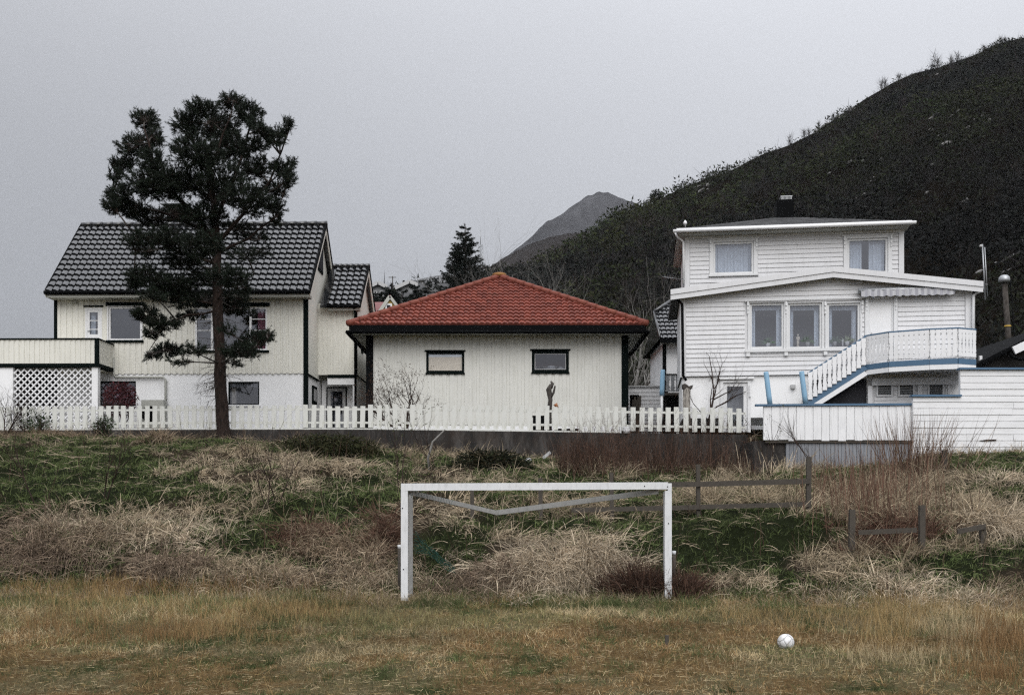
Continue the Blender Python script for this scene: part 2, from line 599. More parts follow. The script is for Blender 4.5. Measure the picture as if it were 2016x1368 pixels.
BUMPS = [(70, 1095, 1.1, .7, .40), (85, 1075, .5, .4, .22), (200, 1060, .9, .5, .22), (235, 1062, .8, .5, .28), (345, 1068, .9, .5, .30), (330, 1130, 1.0, .5, .30), (480, 1140, 1.1, .5, .28), (150, 1125, .7, .4, .25), (560, 1160, .7, .4, .18),
    (470, 895, .7, .4, .28), (400, 940, .9, .5, .2), (650, 935, 1.2, .5, .22), (640, 1085, .9, .6, .3), (735, 1125, .6, .6, .36), (750, 1075, .35, .4, .35), (1080, 1130, 1.3, .7, .52), (960, 1150, .6, .5, .26), (1180, 1135, .6, .5, .36),
    (1265, 1175, .55, .35, .30), (1350, 1178, .3, .3, .18), (1480, 1065, 1.6, .8, .42), (1600, 1050, .8, .6, .25), (1970, 1050, .6, .5, .5), (1690, 1140, .8, .5, .22), (1900, 1190, .8, .35, .2), (1780, 1170, .7, .4, .22), (1850, 930, .9, .5, .2), (310, 866, .4, .3, .25), (640, 890, 1.6, .5, .18)]
_c = ground_many([q[0] for q in BUMPS], [q[1] for q in BUMPS])
def bumps(X, Y):
    z = 0
    for (px, py, rx, ry, h), c in zip(BUMPS, _c):
        z = z + .72 * h * np.exp(-((X - c[0]) / rx) ** 2 - ((Y - c[1] - .1) / ry) ** 2)
    return z
TG = TG + np.where(TGY < wall_Y(TGX) - .1, bumps(TGX, TGY), 0)
def terrain(X, Y):
    return look(TG, X, np.clip(Y, TY[0], 62))

GREEN_E = [(1480, 1060, 190, 55), (180, 945, 230, 48), (600, 1000, 190, 25), (880, 1090, 90, 60), (1920, 910, 110, 26), (1900, 1085, 140, 40), (640, 985, 130, 20), (1660, 1150, 130, 40), (300, 925, 120, 25), (480, 1060, 60, 40), (1110, 1188, 240, 14), (1700, 915, 60, 18), (750, 930, 60, 25), (1440, 1130, 60, 30), (420, 975, 120, 22), (60, 1000, 90, 16), (600, 880, 90, 12)]
STRAW_E = [(70, 1075, 130, 55), (300, 1045, 160, 34), (330, 1115, 150, 30), (500, 1135, 180, 34), (430, 905, 120, 22), (650, 925, 140, 16), (680, 1090, 130, 60), (1080, 1120, 180, 60), (1100, 1000, 130, 24), (1460, 965, 150, 26), (1730, 1000, 130, 55), (1960, 1020, 70, 50), (1720, 1140, 110, 30), (1900, 1185, 140, 24), (80, 850, 100, 18)]
def in_ell(p, els):
    px = CX + p[:, 0] / p[:, 1] * F; py = HY - (p[:, 2] - EYE) / p[:, 1] * F
    m = np.zeros(len(p))
    for cx, cy, rx, ry in els:
        m = np.maximum(m, 1.4 - ((px - cx) / rx) ** 2 - ((py - cy) / ry) ** 2)
    return m
def greenness(p):
    """0 where the bank is dry straw, 1 where it is green"""
    m = fbm(p[:, 0] * .5, p[:, 1] * .6, 111) + .24 * np.clip(in_ell(p, GREEN_E), 0, 1) - .20 * np.clip(in_ell(p, STRAW_E), 0, 1)
    return np.clip((m - .31) / .15, 0, 1)
def bank_foot(X):
    return np.interp(X, [-30, -9, -5, -2.2, 2.5, 4, 8, 30], [20.6, 20.6, 19.9, 19.4, 19.3, 19.0, 18.4, 18.2])

def ground_mat():
    """earth and thatch: the broad colour of the ground cover, broken up finely"""
    m, t, b, o = newmat('meadow_soil')
    a = t.nodes.new('ShaderNodeAttribute')
    a.attribute_name = 'col'
    n2 = noise_node(t, 5, 7, (1, .6, 1), .75)
    n3 = noise_node(t, 28, 5, (1, .7, 1), .8)
    c = mixc(t, ramp(t, n2, [(.35, (.55, .55, .55)), (.65, (1.3, 1.3, 1.3))]), (0, 0, 0), a.outputs['Color'])
    c = mixc(t, 1.0, a.outputs['Color'], ramp(t, n2, [(.32, (.45, .45, .45)), (.68, (1, 1, 1))]), 'MULTIPLY')
    c = mixc(t, 1.0, c, ramp(t, n3, [(.3, (.35, .35, .35)), (.65, (1, 1, 1))]), 'MULTIPLY')
    t.links.new(c, b.inputs['Base Color'])
    b.inputs['Roughness'].default_value = 1
    b.inputs['Specular IOR Level'].default_value = .05
    bump(t, b, n2, .9, .05)
    return m
gx = np.concatenate([[-1500, -700, -300, -150, -90, -60], np.arange(-45, 45.01, .25), [60, 90, 150, 300, 700, 1500]])
gy = np.concatenate([[-400, -150, -60, -30, -10], np.arange(0, 62.01, .25), [70, 80, 110, 180, 400, 1000, 2600]])
GX, GY = np.meshgrid(gx, gy)
GZ = terrain(GX, np.clip(GY, -20, 62))
GZ = np.where(GY > 62, 4.0 - (GY - 62) * .004, GZ)
nx, ny = len(gx), len(gy)
idx = np.arange(nx * ny).reshape(ny, nx)
quads = np.stack([idx[:-1, :-1], idx[:-1, 1:], idx[1:, 1:], idx[1:, :-1]], -1).reshape(-1, 4)
GP = np.stack([GX, GY, GZ], -1).reshape(-1, 3)
gg = greenness(GP)[:, None]
bank = (GP[:, 1] > bank_foot(GP[:, 0]) + .2)[:, None]
cbank = np.array([.040, .030, .019]) * (1 - gg) + np.array([.016, .021, .008]) * gg
fa, fb_ = fbm(GP[:, 0] * .6, GP[:, 1] * .7, 149)[:, None], fbm(GP[:, 0] * 1.3 + 3, GP[:, 1], 147)[:, None]
cfield = np.where(fa > .53, np.array([.17, .115, .052]), np.array([.155, .128, .066]))
cfield = np.where(fb_ > .72, np.array([.055, .066, .024]), cfield)
o = mesh_np('ground', GP, [quads], ground_mat(), col=np.where(bank, cbank, cfield), smooth=True)
tag(o, kind='structure')

# ------------------------------------------------------------------ hillside, far ridge and mountain
RIDGE = np.array([(-900, 760), (-300, 730), (60, 705), (400, 660), (650, 630), (735, 596), (800, 588), (870, 577), (935, 566), (1010, 542), (1100, 503),
    (1150, 474), (1210, 432), (1290, 398), (1350, 368), (1430, 341), (1500, 305), (1550, 286), (1580, 272), (1612, 256), (1640, 236), (1700, 196),
    (1760, 162), (1800, 146), (1850, 131), (1930, 102), (1960, 86), (2016, 73), (2150, 30), (2400, -30), (3000, -60)], float)
def ridge_Y(px):
    return np.interp(px, [-900, 600, 900, 1400, 3000], [210, 210, 235, 350, 380])
FOOT_Y = 62.0
def hill_point(px, t):
    """t = 0 at the foot of the slope, 1 on the ridge, above 1 behind it"""
    px, t = np.asarray(px, float), np.asarray(t, float)
    ry = ridge_Y(px)
    rz = EYE + (HY - np.interp(px, RIDGE[:, 0], RIDGE[:, 1])) * ry / F
    Y = FOOT_Y + (ry - FOOT_Y) * t
    X = (px - CX) * (Y * .85 + ry * .15) / F
    X = X + (px - CX) / F * (ry - Y) * (-.15) * (t > 1)
    tt = np.clip(t, 0, 1)
    Z = 3.6 + (rz - 3.6) * (tt ** 1.12) - np.clip(t - 1, 0, 9) * 60 * (np.clip(t - 1, 0, 1)) 
    n = (fbm(X * .03, Y * .03, 31) - .5) * 20 - np.abs(fbm(X * .018 + 7, Y * .012, 33) - .5) * 22 + 4 + (fbm(X * .12, Y * .12, 37) - .5) * 3.5 + (fbm(X * .4, Y * .4, 41) - .5) * 1.4
    n = np.minimum(n, 1.5) * np.clip((rz - 25) / 80, .12, 1)     # gullies cut into the slope, never above its skyline
    Z = Z + n * np.clip(tt * 3, 0, 1) * np.where(tt > .85, np.interp(tt, [.85, 1], [1, .12]), 1)
    return np.stack([X, Y, Z], -1)
def hill_mat():
    m, t, b, o = newmat('hillside_heath')
    n1 = noise_node(t, .018, 8, (1, 1, 1), .72)
    n2 = noise_node(t, .25, 7, (1, 1, 1), .75)
    c = ramp(t, n1, [(.32, (.004, .0042, .003)), (.5, (.008, .007, .0055)), (.62, (.012, .010, .007)), (.75, (.008, .009, .0045))])
    c = mixc(t, ramp(t, n2, [(.4, (0, 0, 0)), (.7, (.7, .7, .7))]), c, (.017, .013, .010))
    t.links.new(c, b.inputs['Base Color'])
    b.inputs['Roughness'].default_value = 1
    b.inputs['Specular IOR Level'].default_value = .0
    bump(t, b, n2, 1, 1.5)
    return m
pxs = np.concatenate([np.arange(-900, 600, 30), np.arange(600, 2200, 5.0), np.arange(2200, 3001, 40)])
ts = np.concatenate([np.linspace(0, 1, 130), np.linspace(1.02, 1.5, 12)])
A, B = np.meshgrid(pxs, ts)
HP = hill_point(A, B)
n1, n2 = len(pxs), len(ts)
idx = np.arange(n1 * n2).reshape(n2, n1)
quads = np.stack([idx[:-1, :-1], idx[:-1, 1:], idx[1:, 1:], idx[1:, :-1]], -1).reshape(-1, 4)
o = mesh_np('hillside', HP.reshape(-1, 3), [quads], hill_mat(), smooth=True)
tag(o, kind='structure')

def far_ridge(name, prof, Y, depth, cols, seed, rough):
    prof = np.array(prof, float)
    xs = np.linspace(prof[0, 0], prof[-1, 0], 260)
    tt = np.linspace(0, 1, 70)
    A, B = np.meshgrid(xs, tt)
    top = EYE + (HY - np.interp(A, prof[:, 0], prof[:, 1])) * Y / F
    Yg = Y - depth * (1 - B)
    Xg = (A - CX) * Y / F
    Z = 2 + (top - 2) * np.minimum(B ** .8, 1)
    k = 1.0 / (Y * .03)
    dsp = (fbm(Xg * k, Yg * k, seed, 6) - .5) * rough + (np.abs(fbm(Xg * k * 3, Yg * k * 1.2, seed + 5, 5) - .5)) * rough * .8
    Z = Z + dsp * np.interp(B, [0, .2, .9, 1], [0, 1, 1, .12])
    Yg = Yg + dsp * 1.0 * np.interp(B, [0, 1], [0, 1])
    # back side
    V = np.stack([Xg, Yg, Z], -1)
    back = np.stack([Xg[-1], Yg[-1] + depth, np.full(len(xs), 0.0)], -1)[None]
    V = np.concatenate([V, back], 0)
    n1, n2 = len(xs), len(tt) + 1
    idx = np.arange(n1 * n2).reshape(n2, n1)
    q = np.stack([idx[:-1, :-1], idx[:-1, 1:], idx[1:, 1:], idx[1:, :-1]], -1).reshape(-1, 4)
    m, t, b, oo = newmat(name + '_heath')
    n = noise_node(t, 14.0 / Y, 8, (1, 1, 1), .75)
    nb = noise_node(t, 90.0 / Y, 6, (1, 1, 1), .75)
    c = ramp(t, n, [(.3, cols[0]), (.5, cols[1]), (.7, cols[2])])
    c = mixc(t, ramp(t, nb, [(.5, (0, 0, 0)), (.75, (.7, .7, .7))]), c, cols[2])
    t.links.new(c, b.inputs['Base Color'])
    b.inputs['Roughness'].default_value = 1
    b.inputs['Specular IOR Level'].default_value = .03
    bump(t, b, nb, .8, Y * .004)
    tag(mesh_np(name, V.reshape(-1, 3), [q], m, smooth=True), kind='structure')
far_ridge('mountain', [(700, 640), (900, 560), (960, 535), (1000, 505), (1040, 472), (1075, 438), (1100, 423), (1130, 402), (1150, 386), (1178, 377), (1200, 378),
    (1225, 386), (1260, 402), (1330, 440), (1500, 520), (1800, 640)], 2000, 700, [(.033, .033, .036), (.048, .048, .052), (.078, .078, .083)], 51, 70)  # blue-grey tint puts part of the haze into the mountain's colour
far_ridge('heath_ridge', [(760, 640), (900, 560), (950, 532), (1000, 502), (1035, 484), (1080, 466), (1120, 458), (1180, 452), (1240, 450), (1500, 480), (1700, 560)],
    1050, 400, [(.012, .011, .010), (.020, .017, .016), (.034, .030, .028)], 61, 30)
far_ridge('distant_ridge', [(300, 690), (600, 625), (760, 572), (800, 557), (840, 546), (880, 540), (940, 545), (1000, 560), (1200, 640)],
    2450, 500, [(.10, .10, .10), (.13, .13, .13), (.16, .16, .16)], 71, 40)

# ------------------------------------------------------------------ house-building helpers
def cells(u0, u1, w0, w1, holes):
    us = sorted({u0, u1, *[min(max(h[i], u0), u1) for h in holes for i in (0, 1)]})
    ws = sorted({w0, w1, *[min(max(h[i], w0), w1) for h in holes for i in (2, 3)]})
    for a, b in zip(us, us[1:]):
        for c, d in zip(ws, ws[1:]):
            if b - a < 1e-4 or d - c < 1e-4:
                continue
            mu, mw = (a + b) / 2, (c + d) / 2
            if any(h[0] < mu < h[1] and h[2] < mw < h[3] for h in holes):
                continue
            yield a, b, c, d
def panel(mb, u0, u1, w0, w1, v, holes=(), th=.12):
    for a, b, c, d in cells(u0, u1, w0, w1, holes):
        mb.quad((a, v, c), (b, v, c), (b, v, d), (a, v, d))
    for h in holes:
        a, b, c, d = max(h[0], u0), min(h[1], u1), max(h[2], w0), min(h[3], w1)
        mb.quad((a, v, c), (a, v+th, c), (a, v+th, d), (a, v, d))
        mb.quad((b, v, d), (b, v+th, d), (b, v+th, c), (b, v, c))
        mb.quad((a, v, d), (a, v+th, d), (b, v+th, d), (b, v, d))
        mb.quad((b, v, c), (b, v+th, c), (a, v+th, c), (a, v, c))
def spans(lo, hi, cuts):
    out, cur = [], lo
    for a, b in sorted(cuts):
        if a > cur:
            out.append((cur, min(a, hi)))
        cur = max(cur, b)
    if cur < hi:
        out.append((cur, hi))
    return [s for s in out if s[1] - s[0] > .01]
def vboards(mb, u0, u1, w0, w1, v, pitch, holes=(), top=None, proud=.022, wide=.55, drip=0.0, rng=random):
    """upright boards over boards; each outer board a strip of its own"""
    n = max(1, round((u1 - u0) / pitch))
    p = (u1 - u0) / n
    for i in range(n):
        a = u0 + p * (i + (1 - wide) / 2)
        b = a + p * wide
        hi = min(top(a), top(b)) if top else w1
        lo = w0 - (drip * (.6 + .4 * rng.random()))
        jt = rng.uniform(-.003, .003)
        for c, d in spans(lo, hi, [(h[2], h[3]) for h in holes if h[0] < b and h[1] > a]):
            mb.box(a, b, v - proud + jt, v - .001, c, d)
def hboards(mb, u0, u1, w0, w1, v, pitch, holes=(), ulim=None, proud=.026, rng=random):
    """lapped level boards: each a wedge that stands proud at its lower edge"""
    n = max(1, round((w1 - w0) / pitch))
    p = (w1 - w0) / n
    for i in range(n):
        a, b = w0 + p * i, w0 + p * (i + 1)
        l0, l1 = ulim((a + b) / 2) if ulim else (u0, u1)
        for c, d in spans(l0, l1, [(h[0], h[1]) for h in holes if h[2] < b - .02 and h[3] > a + .02]):
            q = proud + rng.uniform(-.003, .003)
            mb.prism([(v - q, a), (v - .003, b - .002), (v - .001, b - .002), (v - .001, a + .004)], 0, c, d)
def shell(mb, u0, u1, v0, v1, w0, w1):
    """left, right and back faces of a building"""
    mb.quad((u0, v1, w0), (u0, v0, w0), (u0, v0, w1), (u0, v1, w1))
    mb.quad((u1, v0, w0), (u1, v1, w0), (u1, v1, w1), (u1, v0, w1))
    mb.quad((u1, v1, w0), (u0, v1, w0), (u0, v1, w1), (u1, v1, w1))
def frame_bars(mb, r, v, t, d):
    u0, u1, w0, w1 = r
    mb.box(u0, u0 + t, v, v + d, w0, w1)
    mb.box(u1 - t, u1, v, v + d, w0, w1)
    mb.box(u0 + t, u1 - t, v, v + d, w0, w0 + t)
    mb.box(u0 + t, u1 - t, v, v + d, w1 - t, w1)
def curtain_mesh(u0, u1, w0, w1, v, folds=9, amp=.03, rng=random):
    mb = MB()
    n = folds * 6
    ph = rng.random() * 6
    vs, fs = [], []
    for i in range(n + 1):
        u = u0 + (u1 - u0) * i / n
        dv = amp * (math.sin(i / 6 * 2 * math.pi + ph) + .5 * math.sin(i * .37 + ph * 2))
        vs += [(u, v + dv, w0), (u, v + dv * .8, w1)]
    for i in range(n):
        fs.append((2*i, 2*i+2, 2*i+3, 2*i+1))
    mb.add(vs, fs, True)
    return mb
def window(root, r, v=0.0, frame='white', t=.06, sill=None, head=None, mull=(), munt=(), curtain=None, glass='glass', casing=None, dark='dark_in', name='window'):
    """r: opening (u0,u1,w0,w1). The window is a part; pane, curtain, sill and head are its sub-parts"""
    u0, u1, w0, w1 = r
    mb = MB()
    frame_bars(mb, (u0, u1, w0, w1), v + .01, t, .09)
    for m in mull:
        mb.box(m - t * .6, m + t * .6, v + .012, v + .095, w0 + t, w1 - t)
    for (a, b, w) in munt:
        mb.box(a, b, v + .03, v + .07, w - .016, w + .016)
    if casing:
        c = casing
        mb.box(u0 - c, u0 - .002, v - .05, v + .0, w0 - .02, w1 + c * .6)
        mb.box(u1 + .002, u1 + c, v - .05, v + .0, w0 - .02, w1 + c * .6)
        mb.box(u0 - .002, u1 + .002, v - .05, v + .0, w1, w1 + c * .6)
    wobj = mb.build(name, M[frame], root)
    MB().quad((u0 + t, v + .06, w0 + t), (u1 - t, v + .06, w0 + t), (u1 - t, v + .06, w1 - t), (u0 + t, v + .06, w1 - t)).build('pane', M[glass], wobj)
    if sill:
        mat, ex, h = sill
        MB().box(u0 - ex, u1 + ex, v - .08, v + .009, w0 - h, w0 - .001).build('sill', M[mat], wobj)
    if head:
        mat, ex, h, up_ = head
        MB().box(u0 - ex, u1 + ex, v - .07, v - .001, w1 + up_, w1 + up_ + h).build('head_board', M[mat], wobj)
    for cc in (curtain or ()):
        a, b, mat = cc[:3]
        wt = w1 - t * .5 if len(cc) < 4 else cc[3]
        curtain_mesh(a, b, w0 + .02, wt, v + .22, max(2, int((b - a) / .11))).build('curtain', M[mat], wobj)
    return wobj
def tiles(mb, O, U, S, N, lu, ls, pitch, courses, inside=None, amp=.03, step=.035, sub=6):
    """wavy roof tiles: O eave corner, U along the eave, S up the slope, N outward; real steps between courses"""
    O, U, S, N = (np.array(a, float) for a in (O, U, S, N))
    nc = max(1, round(lu / pitch))
    us = np.linspace(0, lu, nc * sub + 1)
    ph = us / lu * nc * 2 * math.pi
    wave = amp * (.8 * np.sin(ph) + .35 * np.sin(2 * ph + .9))
    c = ls / courses
    rows = 3
    for k in range(courses):
        jit = np.repeat(np.array([random.uniform(-.006, .006) for _ in range(nc)]), sub)
        jit = np.append(jit, jit[-1])
        sarr = np.linspace(k * c, (k + 1) * c + .0, rows + 1)
        vs, fs = [], []
        for s in sarr:
            fr = (s - k * c) / c
            for i, u in enumerate(us):
                vs.append(O + U * u + S * (s + (jit[i] if fr == 0 else 0)) + N * (wave[i] + step * (1 - fr)))
        w = len(us)
        for r in range(rows):
            for i in range(w - 1):
                if inside and not inside((us[i] + us[i+1]) / 2, (sarr[r] + sarr[r+1]) / 2):
                    continue
                fs.append((r*w+i, r*w+i+1, (r+1)*w+i+1, (r+1)*w+i))
        mb.add(vs, fs, True)
        vs, fs = [], []
        for dn in (step + .004, -.03):
            for i, u in enumerate(us):
                vs.append(O + U * u + S * (k * c + jit[i]) + N * (wave[i] + (dn if dn > 0 else -.02)))
        for i in range(w - 1):
            if inside and not inside((us[i] + us[i+1]) / 2, k * c + .02):
                continue
            fs.append((w+i, w+i+1, i+1, i))
        mb.add(vs, fs)
def balusters(pairs, mat, parent, wd=.13, th=.025):
    """fretted flat balusters: one mesh each; pairs = (bottom point, top point, unit vector along the rail)"""
    for b, t, dr in pairs:
        b, t, dr = np.array(b), np.array(t), np.array(dr)
        h = np.linalg.norm(t - b)
        prof = [(0, .5), (.10, .5), (.16, .36), (.22, .5), (.40, .34), (.48, .27), (.52, .44), (.56, .30), (.66, .44), (.78, .5), (.84, .38), (.88, .5), (1, .5)]
        nrm = np.cross(dr, (t - b) / h)
        nrm /= np.linalg.norm(nrm)
        mb = MB()
        vs, fs = [], []
        for s, k in prof:
            c = b + (t - b) * s
            for sx, sn in ((-1, -1), (1, -1), (1, 1), (-1, 1)):
                vs.append(c + dr * sx * wd * k + nrm * sn * th / 2)
        for i in range(len(prof) - 1):
            for k in range(4):
                j = (k + 1) % 4
                fs.append((i*4+k, i*4+j, (i+1)*4+j, (i+1)*4+k))
        fs += [(3, 2, 1, 0), tuple(range(len(vs) - 4, len(vs)))]
        mb.add(vs, fs).build('baluster', M[mat], parent)

# ================================================================== left cream house
def build_cream_house():
    fr = Fr(108, 845, 41, 0.9)
    H = house(fr, 'cream_house', 'two storey cream boarded house with black tiled gable roof and white plastered ground floor', 'house')
    q = lambda x0, y0, x1, y1, v=0: fr.rect(x0, y0, x1, y1, v)
    uR = fr.uw(605, 600)[0]
    wB = fr.uw(300, 735)[1]           # foot of the boarding
    wE = fr.uw(300, 577)[1]           # top of the front wall
    base = -.7
    door = q(168, 606, 201, 690)
    win1 = q(214, 604, 279, 670)
    win3 = q(384, 605, 526, 690)
    base1 = q(449, 751, 510, 797)
    base2 = q(194, 750, 267, 798)
    up = [door, win1, win3]
    DEP = 5.4
    ridge_v, ridge_w = 2.7, fr.uw(400, 443, 2.7)[1]
    wall = MB()
    panel(wall, 0, uR, wB, wE + .1, 0, up)
    vboards(wall, .06, uR - .1, wB, wE + .05, 0, .235, up, drip=.04)
    # end walls with gables
    for u in (0, uR):
        vs = [(u, 0, wB), (u, DEP, wB), (u, DEP, wE), (u, ridge_v, ridge_w - .15), (u, 0, wE)]
        wall.add(vs, [(0, 1, 2, 3, 4)] if u else [(4, 3, 2, 1, 0)])
    wall.quad((uR, DEP, wB), (0, DEP, wB), (0, DEP, wE), (uR, DEP, wE))
    wall.build('wall', M['cream'], H)
    lo = MB()
    panel(lo, .03, uR - .03, base, wB - .005, .03, [base1, base2])
    shell(lo, .03, uR - .03, .03, DEP, base, wB - .005)
    lo.build('ground_floor_wall', M['render_white'], H)
    cb = MB()
    cb.box(-.02, .10, -.045, .10, wB + .1, wE)
    cb.build('corner_board', M['dark_green'], H)
    cb = MB()
    cb.box(uR - .15, uR + .02, -.045, .12, base, wE)
    cb.build('corner_board', M['dark_green'], H)
    fl = MB(); fl.box(uR - .02, uR + .03, .14, 2.1, wB - .07, wB + .0); fl.build('trim_board', M['dark_green'], H)
    # roof
    eL = fr.uw(90, 573, -.55); eR = fr.uw(611, 573, -.55)
    O = np.array([eL[0], -.55, eL[1]])
    up_v = np.array([0, ridge_v + .55, ridge_w - eL[1]])
    ls = np.linalg.norm(up_v)
    S = up_v / ls
    N = np.array([0, -S[2], S[1]])
    rf = MB()
    lu = eR[0] - eL[0]
    tiles(rf, O, (1, 0, 0), S, N, lu, ls, .268, 13, amp=.044, step=.055)
    # slab below the tiles, both slopes, and ridge tiles
    bk = np.array([O[0], 2 * ridge_v + .55, O[2]])
    for s_, e_ in ((O, np.array([O[0], ridge_v, ridge_w])), (np.array([O[0], ridge_v, ridge_w]), bk)):
        a, b = s_ - np.array([0, 0, .03]), e_ - np.array([0, 0, .03])
        rf.add([a, a + [lu, 0, 0], b + [lu, 0, 0], b, a - [0, 0, .12], a + [lu, 0, -.12], b + [lu, 0, -.12], b - [0, 0, .12]],
               [(0, 1, 2, 3), (7, 6, 5, 4), (0, 3, 7, 4), (1, 5, 6, 2), (0, 4, 5, 1), (3, 2, 6, 7)])
    nr = 24
    for i in range(nr):
        a = O[0] + lu * i / nr
        rf.tube([(a, ridge_v, ridge_w + .02), (a + lu / nr + .03, ridge_v, ridge_w + .045)], [.10, .115], 8)
    roof = rf.build('roof', M['tile_black'], H)
    g = MB()
    g.tube([(O[0] - .03, -.62, O[2] - .07), (O[0] + lu + .02, -.62, O[2] - .07)], .075, 8)
    g.build('gutter', M['black'], H)
    s = MB()
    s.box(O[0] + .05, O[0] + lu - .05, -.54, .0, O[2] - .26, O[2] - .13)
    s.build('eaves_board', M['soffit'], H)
    for u in (O[0] + lu - .03, O[0] - .01):
        vb = MB()
        for (a, b) in (((-.55, O[2]), (ridge_v, ridge_w)), ((ridge_v, ridge_w), (2 * ridge_v + .55, O[2]))):
            vb.bar((u, a[0], a[1] - .16), (u, b[0], b[1] - .16), .04, .26, (0, 0, 1))
        vb.build('barge_board', M['cream'], H)
        cp = MB()
        for (a, b) in (((-.55, O[2]), (ridge_v, ridge_w)), ((ridge_v, ridge_w), (2 * ridge_v + .55, O[2]))):
            cp.bar((u + .012, a[0], a[1] + .02), (u + .012, b[0], b[1] + .02), .07, .10, (0, 0, 1))
        cp.build('verge_cap', M['black'], H)
    ch = fr.rect(334, 409, 371, 470, ridge_v + .4)
    c = MB(); c.box(ch[0], ch[1], ridge_v + .1, ridge_v + .8, ch[2] - .4, ch[3]); c.box(ch[0]-.05, ch[1]+.05, ridge_v+.05, ridge_v+.85, ch[3], ch[3]+.08)
    c.build('chimney', M['black'], roof)
    # gable window on the end wall
    a = MB()
    ga = (2.0, 3.0); gw = (ridge_w - 2.1, ridge_w - .95)
    a.box(uR + .003, uR + .04, ga[0], ga[1], gw[0], gw[1])
    wg = a.build('window', M['dark_green'], H)
    MB().box(uR + .042, uR + .05, ga[0] + .1, ga[1] - .1, gw[0] + .1, gw[1] - .1).build('pane', M['dark_in'], wg)
    # windows and door of the front
    dm = MB()
    frame_bars(dm, door, -.01, .07, .08)
    dm.box(door[0]+.07, door[1]-.07, .0, .05, door[2]+.07, door[2]+.55)
    dd = dm.build('balcony_door', M['white'], H)
    pr = (door[0]+.16, door[1]-.16, door[2]+.5, door[3]-.16)
    dl = MB()
    frame_bars(dl, (door[0]+.075, door[1]-.075, door[2]+.55, door[3]-.075), .0, .10, .05)
    for k in (1, 2): 
        z = pr[2] + (pr[3] - pr[2]) * k / 3
        dl.box(pr[0], pr[1], .005, .04, z - .015, z + .015)
    dl.build('door_leaf', M['white'], dd)
    MB().quad((pr[0], .03, pr[2]), (pr[1], .03, pr[2]), (pr[1], .03, pr[3]), (pr[0], .03, pr[3])).build('pane', M['glass'], dd)
    MB().box(door[0]+.10, door[0]+.22, -.05, -.02, door[2]+.78, door[2]+.80).build('handle', M['metal'], dd)
    curtain_mesh(pr[0], pr[0] + .18, pr[2], pr[3], .2, 2).build('curtain', M['curtain'], dd)
    MB().box(door[0]-.06, door[1]+.06, -.06, -.002, door[3]+.03, door[3]+.09).build('head_board', M['dark_green'], dd)
    window(H, win1, 0, 'white', .07, ('dark_green', .08, .09), ('dark_green', .10, .15, .03), casing=.05)
    m1, m2 = fr.uw(417, 640)[0], fr.uw(493, 640)[0]
    mw = [fr.uw(500, y)[1] for y in (628, 650)]
    window(H, win3, 0, 'white', .07, ('dark_green', .08, .09), ('dark_green', .10, .15, .03), mull=(m1, m2),
           munt=[(m2, win3[1], mw[0]), (m2, win3[1], mw[1]), (win3[0], m1, mw[0]), (win3[0], m1, mw[1])],
           curtain=[(m2 + .25, win3[1] - .08, 'pink')])
    w = window(H, base1, .03, 'dark_green', .045, ('render_white', .05, .05), None, glass='glass_dark',
           curtain=[(base1[0] + .05, base1[0] + .25, 'blind')])
    curtain_mesh(base1[0]+.05, base1[1]-.05, base1[3]-.2, base1[3]-.03, .16, 12).build('curtain', M['lamp'], w)
    w = window(H, base2, .03, 'dark_green', .06, None, None, glass='glass_dark', curtain=[(base2[0]+.05, base2[1]-.05, 'pink')])
    for px in (149, 548):
        r = fr.rect(px - 3, 592, px + 3, 598)
        MB().box(r[0], r[1], -.14, -.023, r[2], r[3]).build('vent', M['soffit'], H)
    pp = [fr.uw(*p) for p in ((225, 704), (225, 738), (229, 743), (323, 743), (327, 748), (327, 822))]
    MB().tube([(u, -.06, w) for u, w in pp], .045, 6).build('conduit', M['soffit'], H)

    # balcony in front of the left part
    bv = -1.45
    b = fr.rect(-170, 668, 193, 716, bv)
    bl = MB()
    bl.quad((b[0], bv, b[2]), (b[1], bv, b[2]), (b[1], bv, b[3]), (b[0], bv, b[3]))
    vboards(bl, b[0], b[1] - .05, b[2], b[3] - .03, bv, .20, proud=.02)
    bl.quad((b[1], bv, b[2]), (b[1], -.03, b[2]), (b[1], -.03, b[3]), (b[1], bv, b[3]))
    for k in range(7):
        bl.box(b[1] + .001, b[1] + .02, bv + .1 + k * .19, bv + .21 + k * .19, b[2], b[3] - .03)
    bl.quad((b[1] - .06, bv + .06, b[2]), (b[0], bv + .06, b[2]), (b[0], bv + .06, b[3]), (b[1] - .06, bv + .06, b[3]))
    bal = bl.build('balcony', M['cream'], H)
    MB().box(b[0] - .02, b[1] + .05, bv - .06, bv + .10, b[3], b[3] + .045).box(b[1] - .08, b[1] + .05, bv + .10, -.03, b[3], b[3] + .045).build('coping', M['dark_green'], bal)
    MB().box(b[0], b[1] + .06, bv - .045, bv + .3, b[2] - .14, b[2] - .003).box(b[1] - .2, b[1] + .06, bv + .3, .028, b[2] - .14, b[2] - .003).build('edge_beam', M['dark_green'], bal)
    MB().box(b[1] - .12, b[1] + .03, bv - .05, bv + .05, b[2], b[3]).build('post', M['dark_green'], bal)
    MB().box(b[0], b[1] - .04, bv + .05, -.05, b[2] - .08, b[2] - .02).build('deck', M['cream'], bal)
    c1 = fr.rect(180, 722, 192, 845, bv)
    MB().box(c1[0], c1[1], bv + .02, bv + .26, base, b[2] - .145).build('pillar', M['render_white'], bal)
    c2 = fr.rect(-170, 722, 25, 845, bv)
    MB().box(c2[0], c2[1], bv + .02, bv + .2, base, b[2] - .145).build('side_wall', M['render_white'], bal)
    # lattice: crossing laths
    L = fr.rect(25, 726, 180, 845, bv)
    la = MB()
    pitch = .25
    hgt = L[3] - L[2]
    n = int((L[1] - L[0] + hgt) / pitch) + 1
